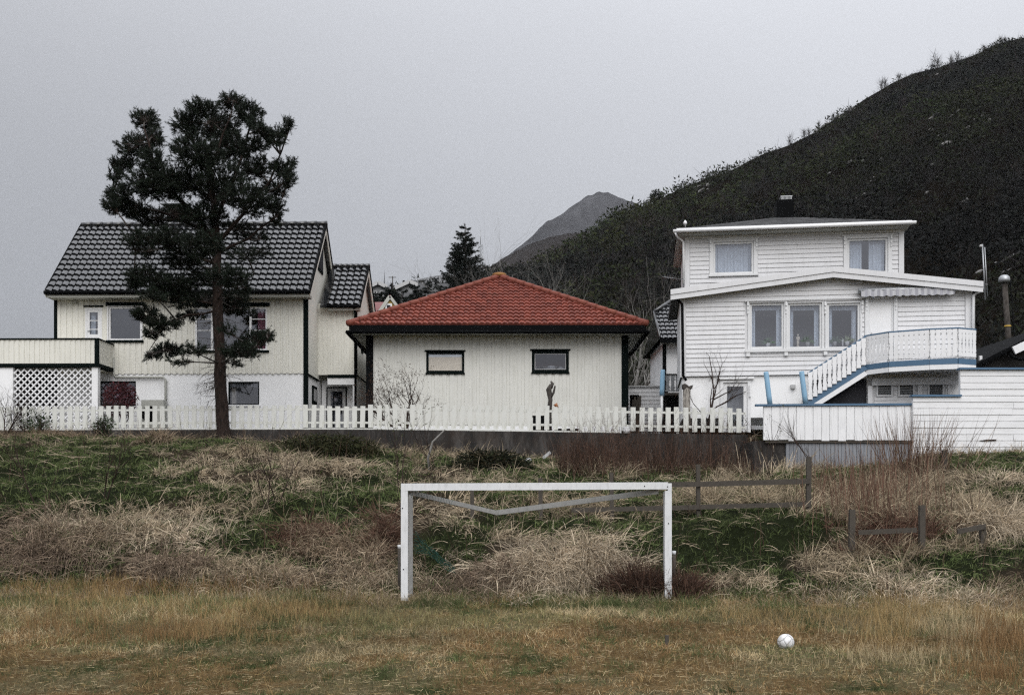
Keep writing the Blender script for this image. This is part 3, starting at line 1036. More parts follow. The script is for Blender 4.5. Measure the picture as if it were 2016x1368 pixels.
    for s_ in (1, -1):
        for k in range(n):
            d0 = k * pitch
            pts = []
            a0 = max(0, d0 - hgt); a1 = min(L[1] - L[0], d0)
            if a1 - a0 < .05: continue
            z0, z1 = d0 - a0, d0 - a1
            if s_ > 0: A, B_ = (L[0] + a0, L[2] + z0), (L[0] + a1, L[2] + z1)
            else: A, B_ = (L[1] - a0, L[2] + z0), (L[1] - a1, L[2] + z1)
            v = bv + .08 + (.012 if s_ > 0 else -.012)
            la.bar((A[0], v, A[1]), (B_[0], v, B_[1]), .018, .055, (0, 1, 0)) if False else la.bar((A[0], v, A[1]), (B_[0], v, B_[1]), .055, .018, (0, 1, 0))
    la.build('lattice', M['white'], bal)
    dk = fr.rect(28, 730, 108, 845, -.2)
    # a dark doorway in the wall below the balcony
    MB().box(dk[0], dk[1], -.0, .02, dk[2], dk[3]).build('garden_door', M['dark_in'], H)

    # entrance wing on the right
    wv = 2.15
    a = fr.rect(630, 602, 702, 738, wv)
    rt = a[1]
    wdep = wv + 4.0
    rv = wv + 1.9
    rw = fr.uw(690, 525, rv)[1]
    wl = MB()
    panel(wl, uR, rt, a[2], a[3] + .1, wv)
    vboards(wl, uR + .35, rt - .12, a[2], a[3] + .1, wv, .21)
    vs = [(rt, wv, a[2]), (rt, wdep, a[2]), (rt, wdep, a[3]), (rt, rv, rw - .1), (rt, wv, a[3])]
    wl.add(vs, [(0, 1, 2, 3, 4)])
    wl.quad((rt, wdep, a[2]), (uR, wdep, a[2]), (uR, wdep, a[3]), (rt, wdep, a[3]))
    wing = wl.build('entrance_wing', M['cream'], H)
    MB().box(rt - .10, rt + .02, wv - .045, wv + .1, a[2] - .25, a[3]).build('corner_board', M['dark_green'], wing)
    MB().box(uR + .42, rt + .03, wv - .10, wv - .03, a[2] - .13, a[2] - .0).build('trim_board', M['dark_green'], wing)
    lw = MB()
    lw.box(uR + .4, rt + .02, wv - .06, wv + .12, a[2] - .42, a[2] - .135)
    lw.box(rt - .16, rt + .015, wv + .125, wdep, base, a[2] - .01)
    lw.box(rt - .16, rt + .015, wv - .02, wv + .12, base, a[2] - .425)
    dv = wv + .7
    lw.box(uR + .01, rt - .165, dv, dv + .1, base, a[2] - .15)
    lw.box(uR + .4, rt - .165, wv + .125, dv - .001, a[2] - .3, a[2] - .2)
    lw.build('porch_wall', M['render_white'], wing)
    fd = fr.rect(643, 762, 683, 900, dv)
    dm = MB(); frame_bars(dm, (fd[0], fd[1], base + .1, fd[3]), dv - .06, .05, .055)
    fdo = dm.build('front_door', M['dark_green'], H)
    dm = MB(); frame_bars(dm, (fd[0]+.05, fd[1]-.05, base + .15, fd[3]-.05), dv - .045, .13, .04); dm.box(fd[0]+.18, fd[1]-.18, dv-.03, dv-.006, base+.28, base+1.0)
    dm.build('door_leaf', M['lamp'], fdo)
    MB().box(fd[0]+.19, fd[1]-.19, dv-.03, dv-.01, base+1.0, fd[3]-.19).build('pane', M['dark_in'], fdo)
    MB().quad((fd[0]+.19, dv-.032, base+1.0), (fd[1]-.19, dv-.032, base+1.0), (fd[1]-.19, dv-.032, fd[3]-.19), (fd[0]+.19, dv-.032, fd[3]-.19)).build('glazing', M['glass'], fdo)
    z0, z1 = fr.uw(615, 795, 1.3)[1], fr.uw(615, 760, 1.3)[1]
    sw = MB().box(uR - .028, uR + .03, 1.0, 1.8, z0, z1).build('window', M['dark_green'], H)
    MB().box(uR + .031, uR + .035, 1.12, 1.68, z0 + .12, z1 - .12).build('pane', M['lamp'], sw)
    # wing roof
    ew = fr.uw(640, 600, wv - .4)[1]
    O = np.array([uR + .45, wv - .4, ew])
    lu2 = fr.uw(710, 600, wv - .4)[0] - O[0]
    upv = np.array([0, rv - wv + .4, rw - ew]); l2 = np.linalg.norm(upv); S = upv / l2; N = np.array([0, -S[2], S[1]])
    wr = MB()
    tiles(wr, O, (1, 0, 0), S, N, lu2, l2, .268, 8, amp=.044, step=.055)
    ridge = np.array([O[0], rv, rw])
    bk = np.array([O[0], 2 * rv - wv + .4, ew])
    for s_, e_ in ((O, ridge), (ridge, bk)):
        p, b2 = s_ - np.array([.3, 0, .03]), e_ - np.array([.3, 0, .03])
        L2 = lu2 + .3
        wr.add([p, p + [L2, 0, 0], b2 + [L2, 0, 0], b2, p - [0, 0, .1], p + [L2, 0, -.1], b2 + [L2, 0, -.1], b2 - [0, 0, .1]],
               [(0, 1, 2, 3), (7, 6, 5, 4), (0, 3, 7, 4), (1, 5, 6, 2), (0, 4, 5, 1), (3, 2, 6, 7)])
    for i in range(7):
        p = O[0] - .3 + (lu2 + .3) * i / 7
        wr.tube([(p, rv, rw + .02), (p + (lu2 + .3) / 7 + .03, rv, rw + .04)], [.09, .105], 8)
    wr.build('wing_roof', M['tile_black'], H)
    MB().tube([(O[0], wv - .46, ew - .07), (O[0] + lu2 + .02, wv - .46, ew - .07)], .07, 8).tube(
        [(rt - .05, wv - .44, ew - .1), (rt - .03, wv - .1, ew - .35), (rt - .03, wv - .1, base)], .05, 8).build('gutter', M['black'], wing)
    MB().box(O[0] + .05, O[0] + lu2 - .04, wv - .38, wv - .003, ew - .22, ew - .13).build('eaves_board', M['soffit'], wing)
    vb = MB()
    u = O[0] + lu2 - .03
    for p, b2 in ((O, ridge), (ridge, bk)):
        vb.bar((u, p[1], p[2] - .17), (u, b2[1], b2[2] - .17), .04, .28, (0, 0, 1))
    vb.build('barge_board', M['cream'], wing)
    vb = MB()
    for p, b2 in ((O, ridge), (ridge, bk)):
        vb.bar((u + .015, p[1], p[2] + .02), (u + .015, b2[1], b2[2] + .02), .07, .10, (0, 0, 1))
    vb.build('verge_cap', M['black'], wing)
    sv = fr.uw(712, 690, wv + 1.4)
    MB().box(rt + .001, rt + .04, wv + 1.1, wv + 1.6, sv[1] - .1, sv[1] + .08).build('vent', M['dark_green'], wing)
    MB().box(rt - .0, rt + .035, wv + .12, wdep, a[2] - .06, a[2] - .0).build('skirt_board', M['dark_green'], wing)
    return fr, H
cream_fr, cream = build_cream_house()

# heat pump outside the cream house
r = cream_fr.rect(278, 787, 322, 832, -.5)
hp = thing('heat_pump', 'grey white heat pump box against the plastered wall of the cream house', 'heat pump', cream_fr.O, -cream_fr.th)
MB().box(r[0], r[1], -.5, -.15, r[2] - .25, r[3]).build('casing', M['soffit'], hp)
c = ((r[0] + r[1]) / 2 - .12, -.52, (r[2] + r[3]) / 2 - .1)
fan = MB()
ring = [(c[0] + .30 * math.cos(t), -.515, c[2] + .30 * math.sin(t)) for t in np.linspace(0, 2 * math.pi, 25)]
fan.tube(ring, .02, 5)
fan.add([(c[0] + .29 * math.cos(t), -.503, c[2] + .29 * math.sin(t)) for t in np.linspace(0, 2 * math.pi, 24, endpoint=False)], [tuple(range(24))])
for k in range(4):
    t = k * math.pi / 4
    fan.bar((c[0] - .29 * math.cos(t), -.51, c[2] - .29 * math.sin(t)), (c[0] + .29 * math.cos(t), -.51, c[2] + .29 * math.sin(t)), .012, .012)
fan.build('fan_grille', M['black'], hp)

# ================================================================== garage
def build_garage():
    fr = Fr(722, 845, 39, 0)
    G = house(fr, 'garage', 'cream boarded garage with red tiled hipped roof and two small windows', 'garage')
    uR = fr.uw(1236, 800)[0]
    wE = fr.uw(980, 652)[1]
    base = -.6
    w1 = fr.rect(839, 692, 914, 734)
    w2 = fr.rect(1047, 690, 1120, 733)
    hs = [w1, w2]
    DEP = uR
    w = MB()
    panel(w, 0, uR, base, wE, 0, hs)
    w0 = fr.uw(900, 836)[1]
    vboards(w, .25, uR - .28, w0, wE, 0, .285, hs, proud=.024)
    shell(w, 0, uR, 0, DEP, base, wE)
    w.build('wall', M['cream_low'], G)
    MB().box(-.02, .25, -.05, .2, base, wE).build('corner_board', M['black'], G)
    MB().box(uR - .24, uR + .02, -.05, .2, base, wE).build('corner_board', M['dark_green'], G)
    pl = MB()
    for a, b in ((.26, uR * .62), (uR * .66, uR - .25)):
        pl.box(a, b, -.045, -.026, base, w0 - .06)
    pl.build('plinth', M['render_white'], G)
    o1 = window(G, w1, 0, 'dark_green', .085, ('dark_green', .02, .05), ('dark_green', .05, .05, .0), glass='glass_clear')
    MB().box(w1[0]+.09, w1[1]-.09, .075, .085, w1[2]+.10, w1[3]-.2).build('blind', M['blind'], o1)
    MB().box(w1[0]+.09, w1[1]-.09, .075, .09, w1[3]-.199, w1[3]-.08).build('blind', M['curtain'], o1)
    o2 = window(G, w2, 0, 'dark_green', .11, ('dark_green', .02, .05), ('dark_green', .06, .05, .0), glass='glass_dark')
    frb = MB(); frame_bars(frb, (w2[0]+.11, w2[1]-.11, w2[2]+.11, w2[3]-.11), .03, .025, .03); frb.build('sash', M['lamp'], o2)
    cl = MB()
    c0 = (w2[0] + w2[1]) / 2
    cl.lathe([(.10, 0), (.16, .04), (.17, .12), (.15, .18), (.05, .2)], (c0 + .05, .3, w2[2] + .1), 12)
    cl.lathe([(.16, 0), (.15, .06), (.1, .1)], (c0 - .12, .34, w2[2] + .1), 12)
    cl.prism([(c0 + .2, w2[2] + .1), (c0 + .55, w2[2] + .1), (c0 + .52, w2[2] + .2), (c0 + .38, w2[2] + .26)], 1, .25, .3)
    cl.build('stored_pots', M['lamp'], o2)
    MB().box(w2[0], w2[1], .25, .5, w2[2]-.0, w2[2] + .1).build('shelf', M['dark_in'], o2)
    # hipped roof
    ov = .72
    eL = fr.uw(686, 640, -ov); eR = fr.uw(1273, 637, -ov)
    ez = (eL[1] + eR[1]) / 2
    x0, x1 = eL[0], eR[0]
    half = (x1 - x0) / 2
    y0 = -ov; y1 = y0 + 2 * half
    az = fr.uw(983, 547, y0 + half)[1]
    ax, ay = (x0 + x1) / 2, y0 + half
    rise = az - ez
    roof_mb = MB()
    sides = [((x0, y0), (1, 0), (0, 1)), ((x1, y0), (0, 1), (-1, 0)), ((x1, y1), (-1, 0), (0, -1)), ((x0, y1), (0, -1), (1, 0))]
    ls = math.hypot(half, rise)
    for k, (o_, u_, s_) in enumerate(sides):
        S = np.array([s_[0] * half, s_[1] * half, rise]) / ls
        U = np.array([u_[0], u_[1], 0.0])
        N = np.cross(U, S)
        tiles(roof_mb, (o_[0], o_[1], ez), U, S, N, 2 * half, ls, .218, 15, lambda u, s: min(u, 2 * half - u) > s * half / ls - .06, amp=.032, step=.07)
    for (cx, cy) in ((x0, y0), (x1, y0), (x1, y1), (x0, y1)):
        pass
    rb = MB()
    rb.add([(x0, y0, ez - .02), (x1, y0, ez - .02), (x1, y1, ez - .02), (x0, y1, ez - .02), (ax, ay, az - .03)], [(0, 1, 4), (1, 2, 4), (2, 3, 4), (3, 0, 4)])
    roof_mb.add(rb.v, rb.f)
    roof = roof_mb.build('roof', M['tile_red'], G)
    hip = MB()
    for (cx, cy) in ((x0, y0), (x1, y0), (x1, y1), (x0, y1)):
        a = np.array([cx, cy, ez + .05]); b = np.array([ax, ay, az + .07])
        n = 16
        d = (b - a) / n
        for i in range(n):
            jit = np.array([0, 0, random.uniform(-.006, .006)])
            hip.tube([a + d * (i - .06) + jit, a + d * (i + 1.0) + jit], [.125, .10], 9)
    hip.ball((x0 + .02, y0 + .02, ez + .055), .13, 10, 7)
    hip.ball((x1 - .02, y0 + .02, ez + .055), .13, 10, 7)
    hip.build('ridge_tile', M['ridge_red'], roof)
    k = MB()
    k.ball((ax, ay, az + .12), .17, 10, 7, (1.9, 1.2, .7))
    k.build('ridge_cap', roofmat('lichen_tile', (.20, .09, .025), (.26, .13, .04), .7, .2), roof)
    fa = MB()
    fa.box(x0 + .02, x1 - .02, y0, y0 + .05, ez - .34, ez - .02)
    fa.box(x0 + .02, x0 + .07, y0 + .05, y1, ez - .34, ez - .02)
    fa.box(x1 - .07, x1 - .02, y0 + .05, y1, ez - .34, ez - .02)
    fa.tube([(x0 - .08, y0 - .08, ez - .30), (x1 + .08, y0 - .08, ez - .30)], .065, 8)
    fa.tube([(x0 - .06, y0 - .06, ez - .31), (x0 - .06, y1, ez - .31)], .055, 8)
    fa.tube([(x1 + .06, y0 - .06, ez - .31), (x1 + .06, y1, ez - .31)], .055, 8)
    for i in range(9):
        xx = x0 + (x1 - x0) * (i + .5) / 9
        fa.box(xx - .012, xx + .012, y0 - .15, y0, ez - .34, ez - .22)
    fa.build('gutter', M['black'], G)
    sf = MB()
    zs = ez - .30
    sf.box(x0 + .08, x1 - .08, y0 + .06, -.01, zs, zs + .04)
    sf.box(x0 + .08, -.01, .0, y1 - .1, zs, zs + .04)
    sf.box(uR + .01, x1 - .08, .0, y1 - .1, zs, zs + .04)
    for i in range(26):
        yy = .05 + i * .4
        sf.box(x0 + .09, -.02, yy, yy + .36, zs - .012, zs - .001)
        sf.box(uR + .02, x1 - .09, yy, yy + .36, zs - .012, zs - .001)
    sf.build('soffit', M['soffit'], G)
    return fr, G
gar_fr, gar = build_garage()

# ================================================================== white house on the right
def build_white_house():
    fr = Fr(1340, 800, 34.3, 7.3)
    H = house(fr, 'white_house', 'large white clapboard house with low upper storey, big windows and a curved balcony', 'house')
    uR = fr.uw(1912, 650)[0]
    wB = fr.uw(1345, 741)[1]
    DEP = 3.4
    base = -.4
    UP_V = 1.6
    # low gable of the lower part
    eLz = fr.uw(1322, 572, -.35); pk = fr.uw(1641, 527, -.35); eRz = fr.uw(1934, 556, -.35)
    pu = pk[0]
    def top(u):
        return np.interp(u, [eLz[0], pu, eRz[0]], [eLz[1], pk[1], eRz[1]])
    w3 = [fr.rect(x0, 596, x1, 687) for x0, x1 in ((1476, 1543), (1551, 1618), (1628, 1693))]
    door = fr.rect(1710, 590, 1759, 722)
    bdoor = fr.rect(1424, 752, 1472, 850)
    lv = [fr.rect(x0, 752, x1, 778) for x0, x1 in ((1727, 1753), (1770, 1796), (1828, 1854))]
    holes = w3 + [door]
    w = MB()
    tz = min(top(0), top(uR)) - .15
    panel(w, 0, uR, wB, tz, 0, holes)
    w.add([(0, 0, tz), (uR, 0, tz), (uR, 0, top(uR) - .1), (pu, 0, top(pu) - .1), (0, 0, top(0) - .1)], [(0, 1, 2, 3, 4)])
    def ulim(wz):
        a, b = .18, uR - .2
        if wz > top(.18) - .2:
            a = np.interp(wz + .12, [top(0), pk[1]], [0, pu])
        if wz > top(uR - .2) - .2:
            b = np.interp(wz + .12, [top(uR), pk[1]], [uR, pu])
        return (a, b)
    big = [(w3[0][0] - .16, w3[2][1] + .05, w3[0][2] - .12, w3[0][3] + .1), (door[0] - .14, door[1] + .14, door[2], door[3] + .12)]
    hboards(w, .18, uR - .2, wB, pk[1] - .35, 0, .158, big, ulim)
    shell(w, 0, uR, 0, DEP, wB, tz)
    w.build('wall', M['white_house'], H)
    for a, b in ((-.02, .17), (uR - .19, uR + .02)):
        MB().box(a, b, -.05, .15, wB - .03, top(a + .1) - .12).build('corner_board', M['white_house'], H)
    lo = MB()
    panel(lo, .06, uR - .05, base, wB - .004, .06, [bdoor])
    shell(lo, .06, uR - .05, .06, DEP, base, wB - .004)
    lo.build('basement_wall', M['render_white'], H)
    # low gable roof: slab plus stepped white barge boards
    rf = MB()
    for a, b in (((eLz[0], eLz[1]), pk), (pk, (eRz[0], eRz[1]))):
        rf.add([(a[0], -.3, a[1]), (b[0], -.3, b[1]), (b[0], UP_V + 2.5, b[1]), (a[0], UP_V + 2.5, a[1]),
                (a[0], -.3, a[1] - .2), (b[0], -.3, b[1] - .2), (b[0], UP_V + 2.5, b[1] - .2), (a[0], UP_V + 2.5, a[1] - .2)],
               [(0, 1, 2, 3), (7, 6, 5, 4), (0, 4, 5, 1), (3, 2, 6, 7), (0, 3, 7, 4), (1, 5, 6, 2)])
    rf.build('lower_roof', M['shingle'], H)
    bb = MB()
    for a, b in (((eLz[0] - .03, eLz[1]), pk), (pk, (eRz[0] + .03, eRz[1]))):
        for (v0, v1, z0, z1) in ((-.34, -.302, -.31, -.14), (-.37, -.302, -.138, .035)):
            vs = []
            for v in (v0, v1):
                vs += [(a[0], v, a[1] + z0), (b[0], v, b[1] + z0), (b[0], v, b[1] + z1), (a[0], v, a[1] + z1)]
            bb.add(vs, [(0, 1, 2, 3), (7, 6, 5, 4), (0, 4, 5, 1), (3, 2, 6, 7), (0, 3, 7, 4), (1, 5, 6, 2)])
    bb.build('barge_board', M['white_house'], H)
    sf = MB()
    for a, b in (((eLz[0], eLz[1]), pk), (pk, (eRz[0], eRz[1]))):
        sf.add([(a[0] + .05, -.3, a[1] - .21), (b[0], -.3, b[1] - .21), (b[0], -.002, b[1] - .21), (a[0] + .05, -.002, a[1] - .21)], [(0, 3, 2, 1)])
    sf.build('soffit', M['soffit'], H)
    # upper storey
    uw_ = lambda x, y, v=UP_V: fr.uw(x, y, v)
    a0, a1 = uw_(1349, 500)[0], uw_(1778, 500)[0]
    ez = uw_(1560, 448, UP_V - .5)[1]
    z0 = top(pu) - 1.2
    wu = [fr.rect(1404, 475, 1484, 541, UP_V), fr.rect(1668, 468, 1748, 540, UP_V)]
    um = MB()
    panel(um, a0, a1, z0, ez, UP_V, wu)
    bigu = [(r[0] - .14, r[1] + .14, r[2] - .08, r[3] + .12) for r in wu]
    hboards(um, a0 + .16, a1 - .16, z0, ez - .16, UP_V, .158, bigu)
    shell(um, a0, a1, UP_V, UP_V + 3.9, z0, ez)
    up = um.build('upper_storey', M['white_house'], H)
    for a, b in ((a0 - .02, a0 + .15), (a1 - .15, a1 + .02)):
        MB().box(a, b, UP_V - .05, UP_V + .12, z0, ez).build('corner_board', M['white_house'], up)
    MB().box(a0 + .15, a1 - .15, UP_V - .045, UP_V - .002, ez - .16, ez).build('frieze_board', M['grey_frame'], up)
    # hipped shingle roof of the upper storey
    eL = fr.uw(1332, 449, UP_V - .5); eR = fr.uw(1795, 440, UP_V - .5)
    zE = (eL[1] + eR[1]) / 2
    cu = fr.uw(1560, 440, UP_V + 4)[0]
    depth = 5.0
    v0, v1 = UP_V - .5, UP_V - .5 + depth
    hw = (eR[0] - eL[0]) / 2
    mu = (eL[0] + eR[0]) / 2
    zt = fr.uw(1560, 428, UP_V + 2.0)[1]
    rr = MB()
    vs = [(eL[0], v0, zE), (eR[0], v0, zE), (eR[0], v1, zE), (eL[0], v1, zE), (mu, (v0 + v1) / 2 - .02, zt), (mu, (v0 + v1) / 2 + .02, zt)]
    rr.add(vs, [(0, 1, 4), (1, 2, 5, 4), (2, 3, 5), (3, 0, 4, 5), (3, 2, 1, 0)])
    for k in range(22):
        t = k / 22
        p = np.array(vs[0]) * (1 - t) + np.array(vs[4]) * t
        q_ = np.array(vs[1]) * (1 - t) + np.array(vs[4]) * t
        x = p[0]
        while x < q_[0] - .1:
            wd = random.uniform(.28, .36)
            x2 = min(x + wd - .012, q_[0])
            dz = random.uniform(.012, .026)
            rr.add([(x, p[1] - .01, p[2] + dz), (x2, p[1] - .01, p[2] + dz), (x2, p[1] + .2, p[2] + .01 + .2 * (zt - zE) / (depth / 2)), (x, p[1] + .2, p[2] + .01 + .2 * (zt - zE) / (depth / 2)),
                    (x, p[1] - .01, p[2] - .01), (x2, p[1] - .01, p[2] - .01)], [(0, 1, 2, 3), (4, 5, 1, 0)])
            x += wd
    roof = rr.build('upper_roof', M['shingle'], H)
    gt = MB()
    gt.box(eL[0] + .0, eR[0] - .0, v0 - .02, v0 + .02, zE - .10, zE + .045)
    gt.tube([(eL[0] - .12, v0 - .08, zE - .07), (eR[0] + .12, v0 - .08, zE - .05)], .06, 8)
    gt.build('gutter', M['white'], H)
    us = MB()
    us.box(eL[0] + .05, eR[0] - .05, v0 + .03, UP_V - .052, zE - .14, zE - .10)
    us.box(a1 + .025, eR[0] - .03, UP_V - .05, v1, zE - .14, zE - .10)
    us.box(eL[0] + .03, a0 - .025, UP_V - .05, v1, zE - .14, zE - .10)
    us.build('eaves_soffit', M['soffit'], up)
    c = fr.rect(1529, 392, 1563, 440, UP_V + 1.8)
    ch = MB(); ch.box(c[0], c[1], UP_V + 1.8, UP_V + 2.5, c[2] - .6, c[3])
    cho = ch.build('chimney', M['black'], roof)
    cc = fr.rect(1537, 385, 1560, 393, UP_V + 1.85)
    cp = MB()
    cp.box(cc[0], cc[1], UP_V + 1.85, UP_V + 2.45, cc[3] - .03, cc[3])
    for i in range(9):
        xx = cc[0] + .01 + (cc[1] - cc[0] - .05) * i / 8
        cp.box(xx, xx + .02, UP_V + 1.86, UP_V + 1.88, c[3], cc[3] - .03)
    cp.build('chimney_cap', M['metal'], cho)
    fn = fr.uw(1349, 445, UP_V - .2)
    MB().lathe([(.02, -.02), (.02, .06), (.05, .07), (.07, .12), (.05, .17), (.01, .22)], (fn[0], UP_V - .2, fn[1] - .02), 10).build('roof_finial', M['white'], roof)
    # windows
    def bracket(mb, u, v, w1, h=.4):
        mb.box(u - .03, u + .03, v - .11, v - .052, w1 - h * .35, w1)
        mb.box(u - .03, u + .03, v - .085, v - .052, w1 - h * .7, w1 - h * .38)
        mb.box(u - .025, u + .025, v - .07, v - .052, w1 - h, w1 - h * .74)
    for i, r in enumerate(wu):
        W = window(H, r, UP_V, 'grey_frame', .075, ('grey_frame', .16, .07), ('grey_frame', .2, .05, .08), casing=.13,
                   curtain=[(r[0] + .08, r[1] - .08, 'curtain')] if i == 0 else [(r[0] + .08, r[0] + .08 + (r[1] - r[0]) * .33, 'curtain'), (r[1] - .08 - (r[1] - r[0]) * .38, r[1] - .08, 'curtain')])
        bm = MB()
        for u in (r[0] - .1, r[1] + .1):
            bracket(bm, u, UP_V, r[3] + .07)
        bm.build('bracket', M['grey_frame'], W)
    for i, r in enumerate(w3):
        ww = r[1] - r[0]
        W = window(H, r, 0, 'grey_frame', .07, None, None, casing=.06, curtain=[(r[0] + .07, r[0] + .2, 'curtain'), (r[1] - .22, r[1] - .07, 'curtain')])
        curtain_mesh(r[0] + .07, r[1] - .07, r[3] - .2, r[3] - .07, .2, 10).build('valance', M['curtain'], W)
        bm = MB(); bracket(bm, r[0] - .065, 0, r[3] + .05)
        if i == 2: bracket(bm, r[1] + .065, 0, r[3] + .05)
        bm.build('bracket', M['grey_frame'], W)
    r0, r1 = w3[0], w3[2]
    MB().box(r0[0] - .17, r1[1] + .1, -.13, -.056, r0[3] + .06, r0[3] + .10).build('head_board', M['grey_frame'], H)
    sb = MB(); sb.box(r0[0] - .15, r1[1] + .08, -.11, -.056, r0[2] - .12, r0[2] - .03)
    for r in w3: sb.box(r[0] - .12, r[0], -.09, -.056, r0[2] - .26, r0[2] - .122)
    sb.build('sill', M['grey_frame'], H)
    # inner back wall so that the rooms read as rooms
    MB().quad((r0[0] - .5, 2.6, wB), (r1[1] + .4, 2.6, wB), (r1[1] + .4, 2.6, r0[3] + .2), (r0[0] - .5, 2.6, r0[3] + .2)).build('room_wall', M['metal'], H)
    # balcony door
    dm = MB(); frame_bars(dm, door, -.0, .05, .1)
    dm.box(door[0] - .12, door[0] - .002, -.055, -.0, door[2], door[3] + .05); dm.box(door[1] + .002, door[1] + .12, -.055, 0, door[2], door[3] + .05)
    dm.box(door[0] - .22, door[1] + .22, -.12, -.056, door[3] + .055, door[3] + .09)
    bracket(dm, door[0] - .07, 0, door[3] + .05); bracket(dm, door[1] + .07, 0, door[3] + .05)
    D = dm.build('balcony_door', M['grey_frame'], H)
    MB().box(door[0] + .05, door[1] - .05, .02, .06, door[2], door[3] - .05).build('door_leaf', M['white'], D)
    MB().box(door[0] + .08, door[0] + .11, -.02, .019, door[2] + 1.0, door[2] + 1.12).build('handle', M['metal'], D)
    # awning, rolled in
    A0, A1 = fr.uw(1690, 572, -.25), fr.uw(1884, 566, -.25)
    am = MB()
    am.tube([(A0[0], -.2, A0[1]), (A1[0], -.2, A0[1])], .085, 10)
    aw = am.build('awning', M['metal'], H)
    n = 120
    vs, fs = [], []
    for i in range(n + 1):
        u = A0[0] + .08 + (A1[0] - A0[0] - .16) * i / n
        s_ = .19 + .035 * abs(math.sin(i / n * math.pi * 11))
        vs += [(u, -.285 + .012 * math.sin(i * .5), A0[1] + .02), (u, -.29 + .02 * math.sin(i * .9), A0[1] - s_)]
    for i in range(n): fs.append((2*i, 2*i+1, 2*i+3, 2*i+2))
    m, t, b, oo = newmat('awning_cloth')
    wv = t.nodes.new('ShaderNodeTexWave'); wv.inputs['Scale'].default_value = 1.6; wv.inputs['Distortion'].default_value = .3
    tcn = t.nodes.new('ShaderNodeTexCoord'); t.links.new(tcn.outputs['Object'], wv.inputs[0])
    t.links.new(ramp(t, wv.outputs['Fac'], [(.45, (.46, .46, .48)), (.55, (.34, .34, .37))]), b.inputs['Base Color'])
    b.inputs['Roughness'].default_value = .9
    MB().add(vs, fs, True).build('valance', m, aw)
    v_ = fr.rect(1683, 545, 1697, 560)
    MB().box(v_[0], v_[1], -.14, -.027, v_[2], v_[3]).box(v_[0] - .02, v_[1] + .02, -.16, -.027, v_[3], v_[3] + .03).build('vent_box', M['lamp'], H)
    # basement door and lamp
    W = window(H, bdoor, .06, 'white', .13, None, None, casing=.10, glass='glass', name='basement_door')
    MB().box(bdoor[0] - .2, bdoor[1] + .2, -.06, .008, bdoor[3] + .1, bdoor[3] + .17).build('head_board', M['white'], W)
    MB().box(bdoor[1] + .05, bdoor[1] + .10, -.05, .008, bdoor[3] - .5, bdoor[3] - .1).build('bracket', M['white'], W)
    MB().quad((bdoor[0], 1.0, base), (bdoor[1], 1.0, base), (bdoor[1], 1.0, bdoor[3]), (bdoor[0], 1.0, bdoor[3])).build('room_wall', M['metal'], W)
    l = fr.rect(1557, 757, 1566, 765, .0)
    MB().box(l[0], l[1], -.06, .058, l[2] + .04, l[3]).box(l[0] + .01, l[1] - .01, -.05, .058, l[2], l[2] + .039).build('wall_lamp', M['lamp'], H)
    # downpipes
    dl = [fr.uw(*p) for p in ((1326, 583), (1344, 600), (1346, 740), (1352, 750))]
    MB().tube([(u - .02, -.12, z) for u, z in dl], .045, 8).build('downpipe', M['black'], H)
    dr = [fr.uw(*p) for p in ((1931, 567), (1930, 572), (1914, 583), (1914, 720))]
    MB().tube([(u, -.13, z) for u, z in dr], .05, 8).build('downpipe', M['grey_frame'], H)
    du = [fr.uw(*p, UP_V) for p in ((1331, 460), (1334, 466), (1347, 478), (1347, 560))]
    MB().tube([(u - .03, UP_V - .12, z) for u, z in du], .04, 8).build('downpipe', M['white'], up)

    # balcony with curved front, stairs falling to the left
    plan = [(fr.uw(1703, 700, -.35)[0], -.35), (fr.uw(1750, 700, -1.0)[0], -1.0), (fr.uw(1830, 700, -1.4)[0], -1.4), (fr.uw(1885, 700, -1.5)[0], -1.5), (fr.uw(1919, 700, -1.15)[0], -1.15), (fr.uw(1919, 700, -1.15)[0], -.06)]
    zr = fr.uw(1840, 648, -1.42)[1]
    zf = fr.uw(1840, 707, -1.42)[1]        # top of the blue band
    zb = fr.uw(1840, 718, -1.42)[1]
    zw = fr.uw(1840, 728, -1.42)[1]
    bk = MB()
    poly = [(u, v) for u, v in plan] + [(plan[0][0], -.06)]
    bk.prism(poly, 2, zw + .06, zf - .02)
    B = bk.build('balcony', M['white'], H)
    bb_, ww_, rl, lr, ur = MB(), MB(), MB(), MB(), MB()
    for (p, q_) in zip(plan, plan[1:]):
        p3 = lambda z, d=0: [(p[0], p[1] - d, z), (q_[0], q_[1] - d, z)]
        d = np.array([q_[0] - p[0], q_[1] - p[1]]); d /= np.linalg.norm(d); nn = np.array([d[1], -d[0]]) * .03
        off = lambda a, z, k=1: (a[0] + nn[0] * k, a[1] + nn[1] * k, z)
        bb_.bar(off(p, (zb + zf) / 2), off(q_, (zb + zf) / 2), .03, zf - zb)
        ww_.bar(off(p, (zb + zw) / 2, .8), off(q_, (zb + zw) / 2, .8), .03, zb - zw - .006)
        rl.bar((p[0], p[1], zr), (q_[0], q_[1], zr), .10, .045)
        lr.bar((p[0], p[1], zf + .14), (q_[0], q_[1], zf + .14), .04, .05)
        ur.bar((p[0], p[1], zr - .14), (q_[0], q_[1], zr - .14), .04, .05)
    bb_.build('edge_band', M['blue'], B); ww_.build('lower_band', M['white'], B); rl.build('handrail', M['blue'], B); lr.build('lower_rail', M['white'], B); ur.build('upper_rail', M['white'], B)
    prs = []
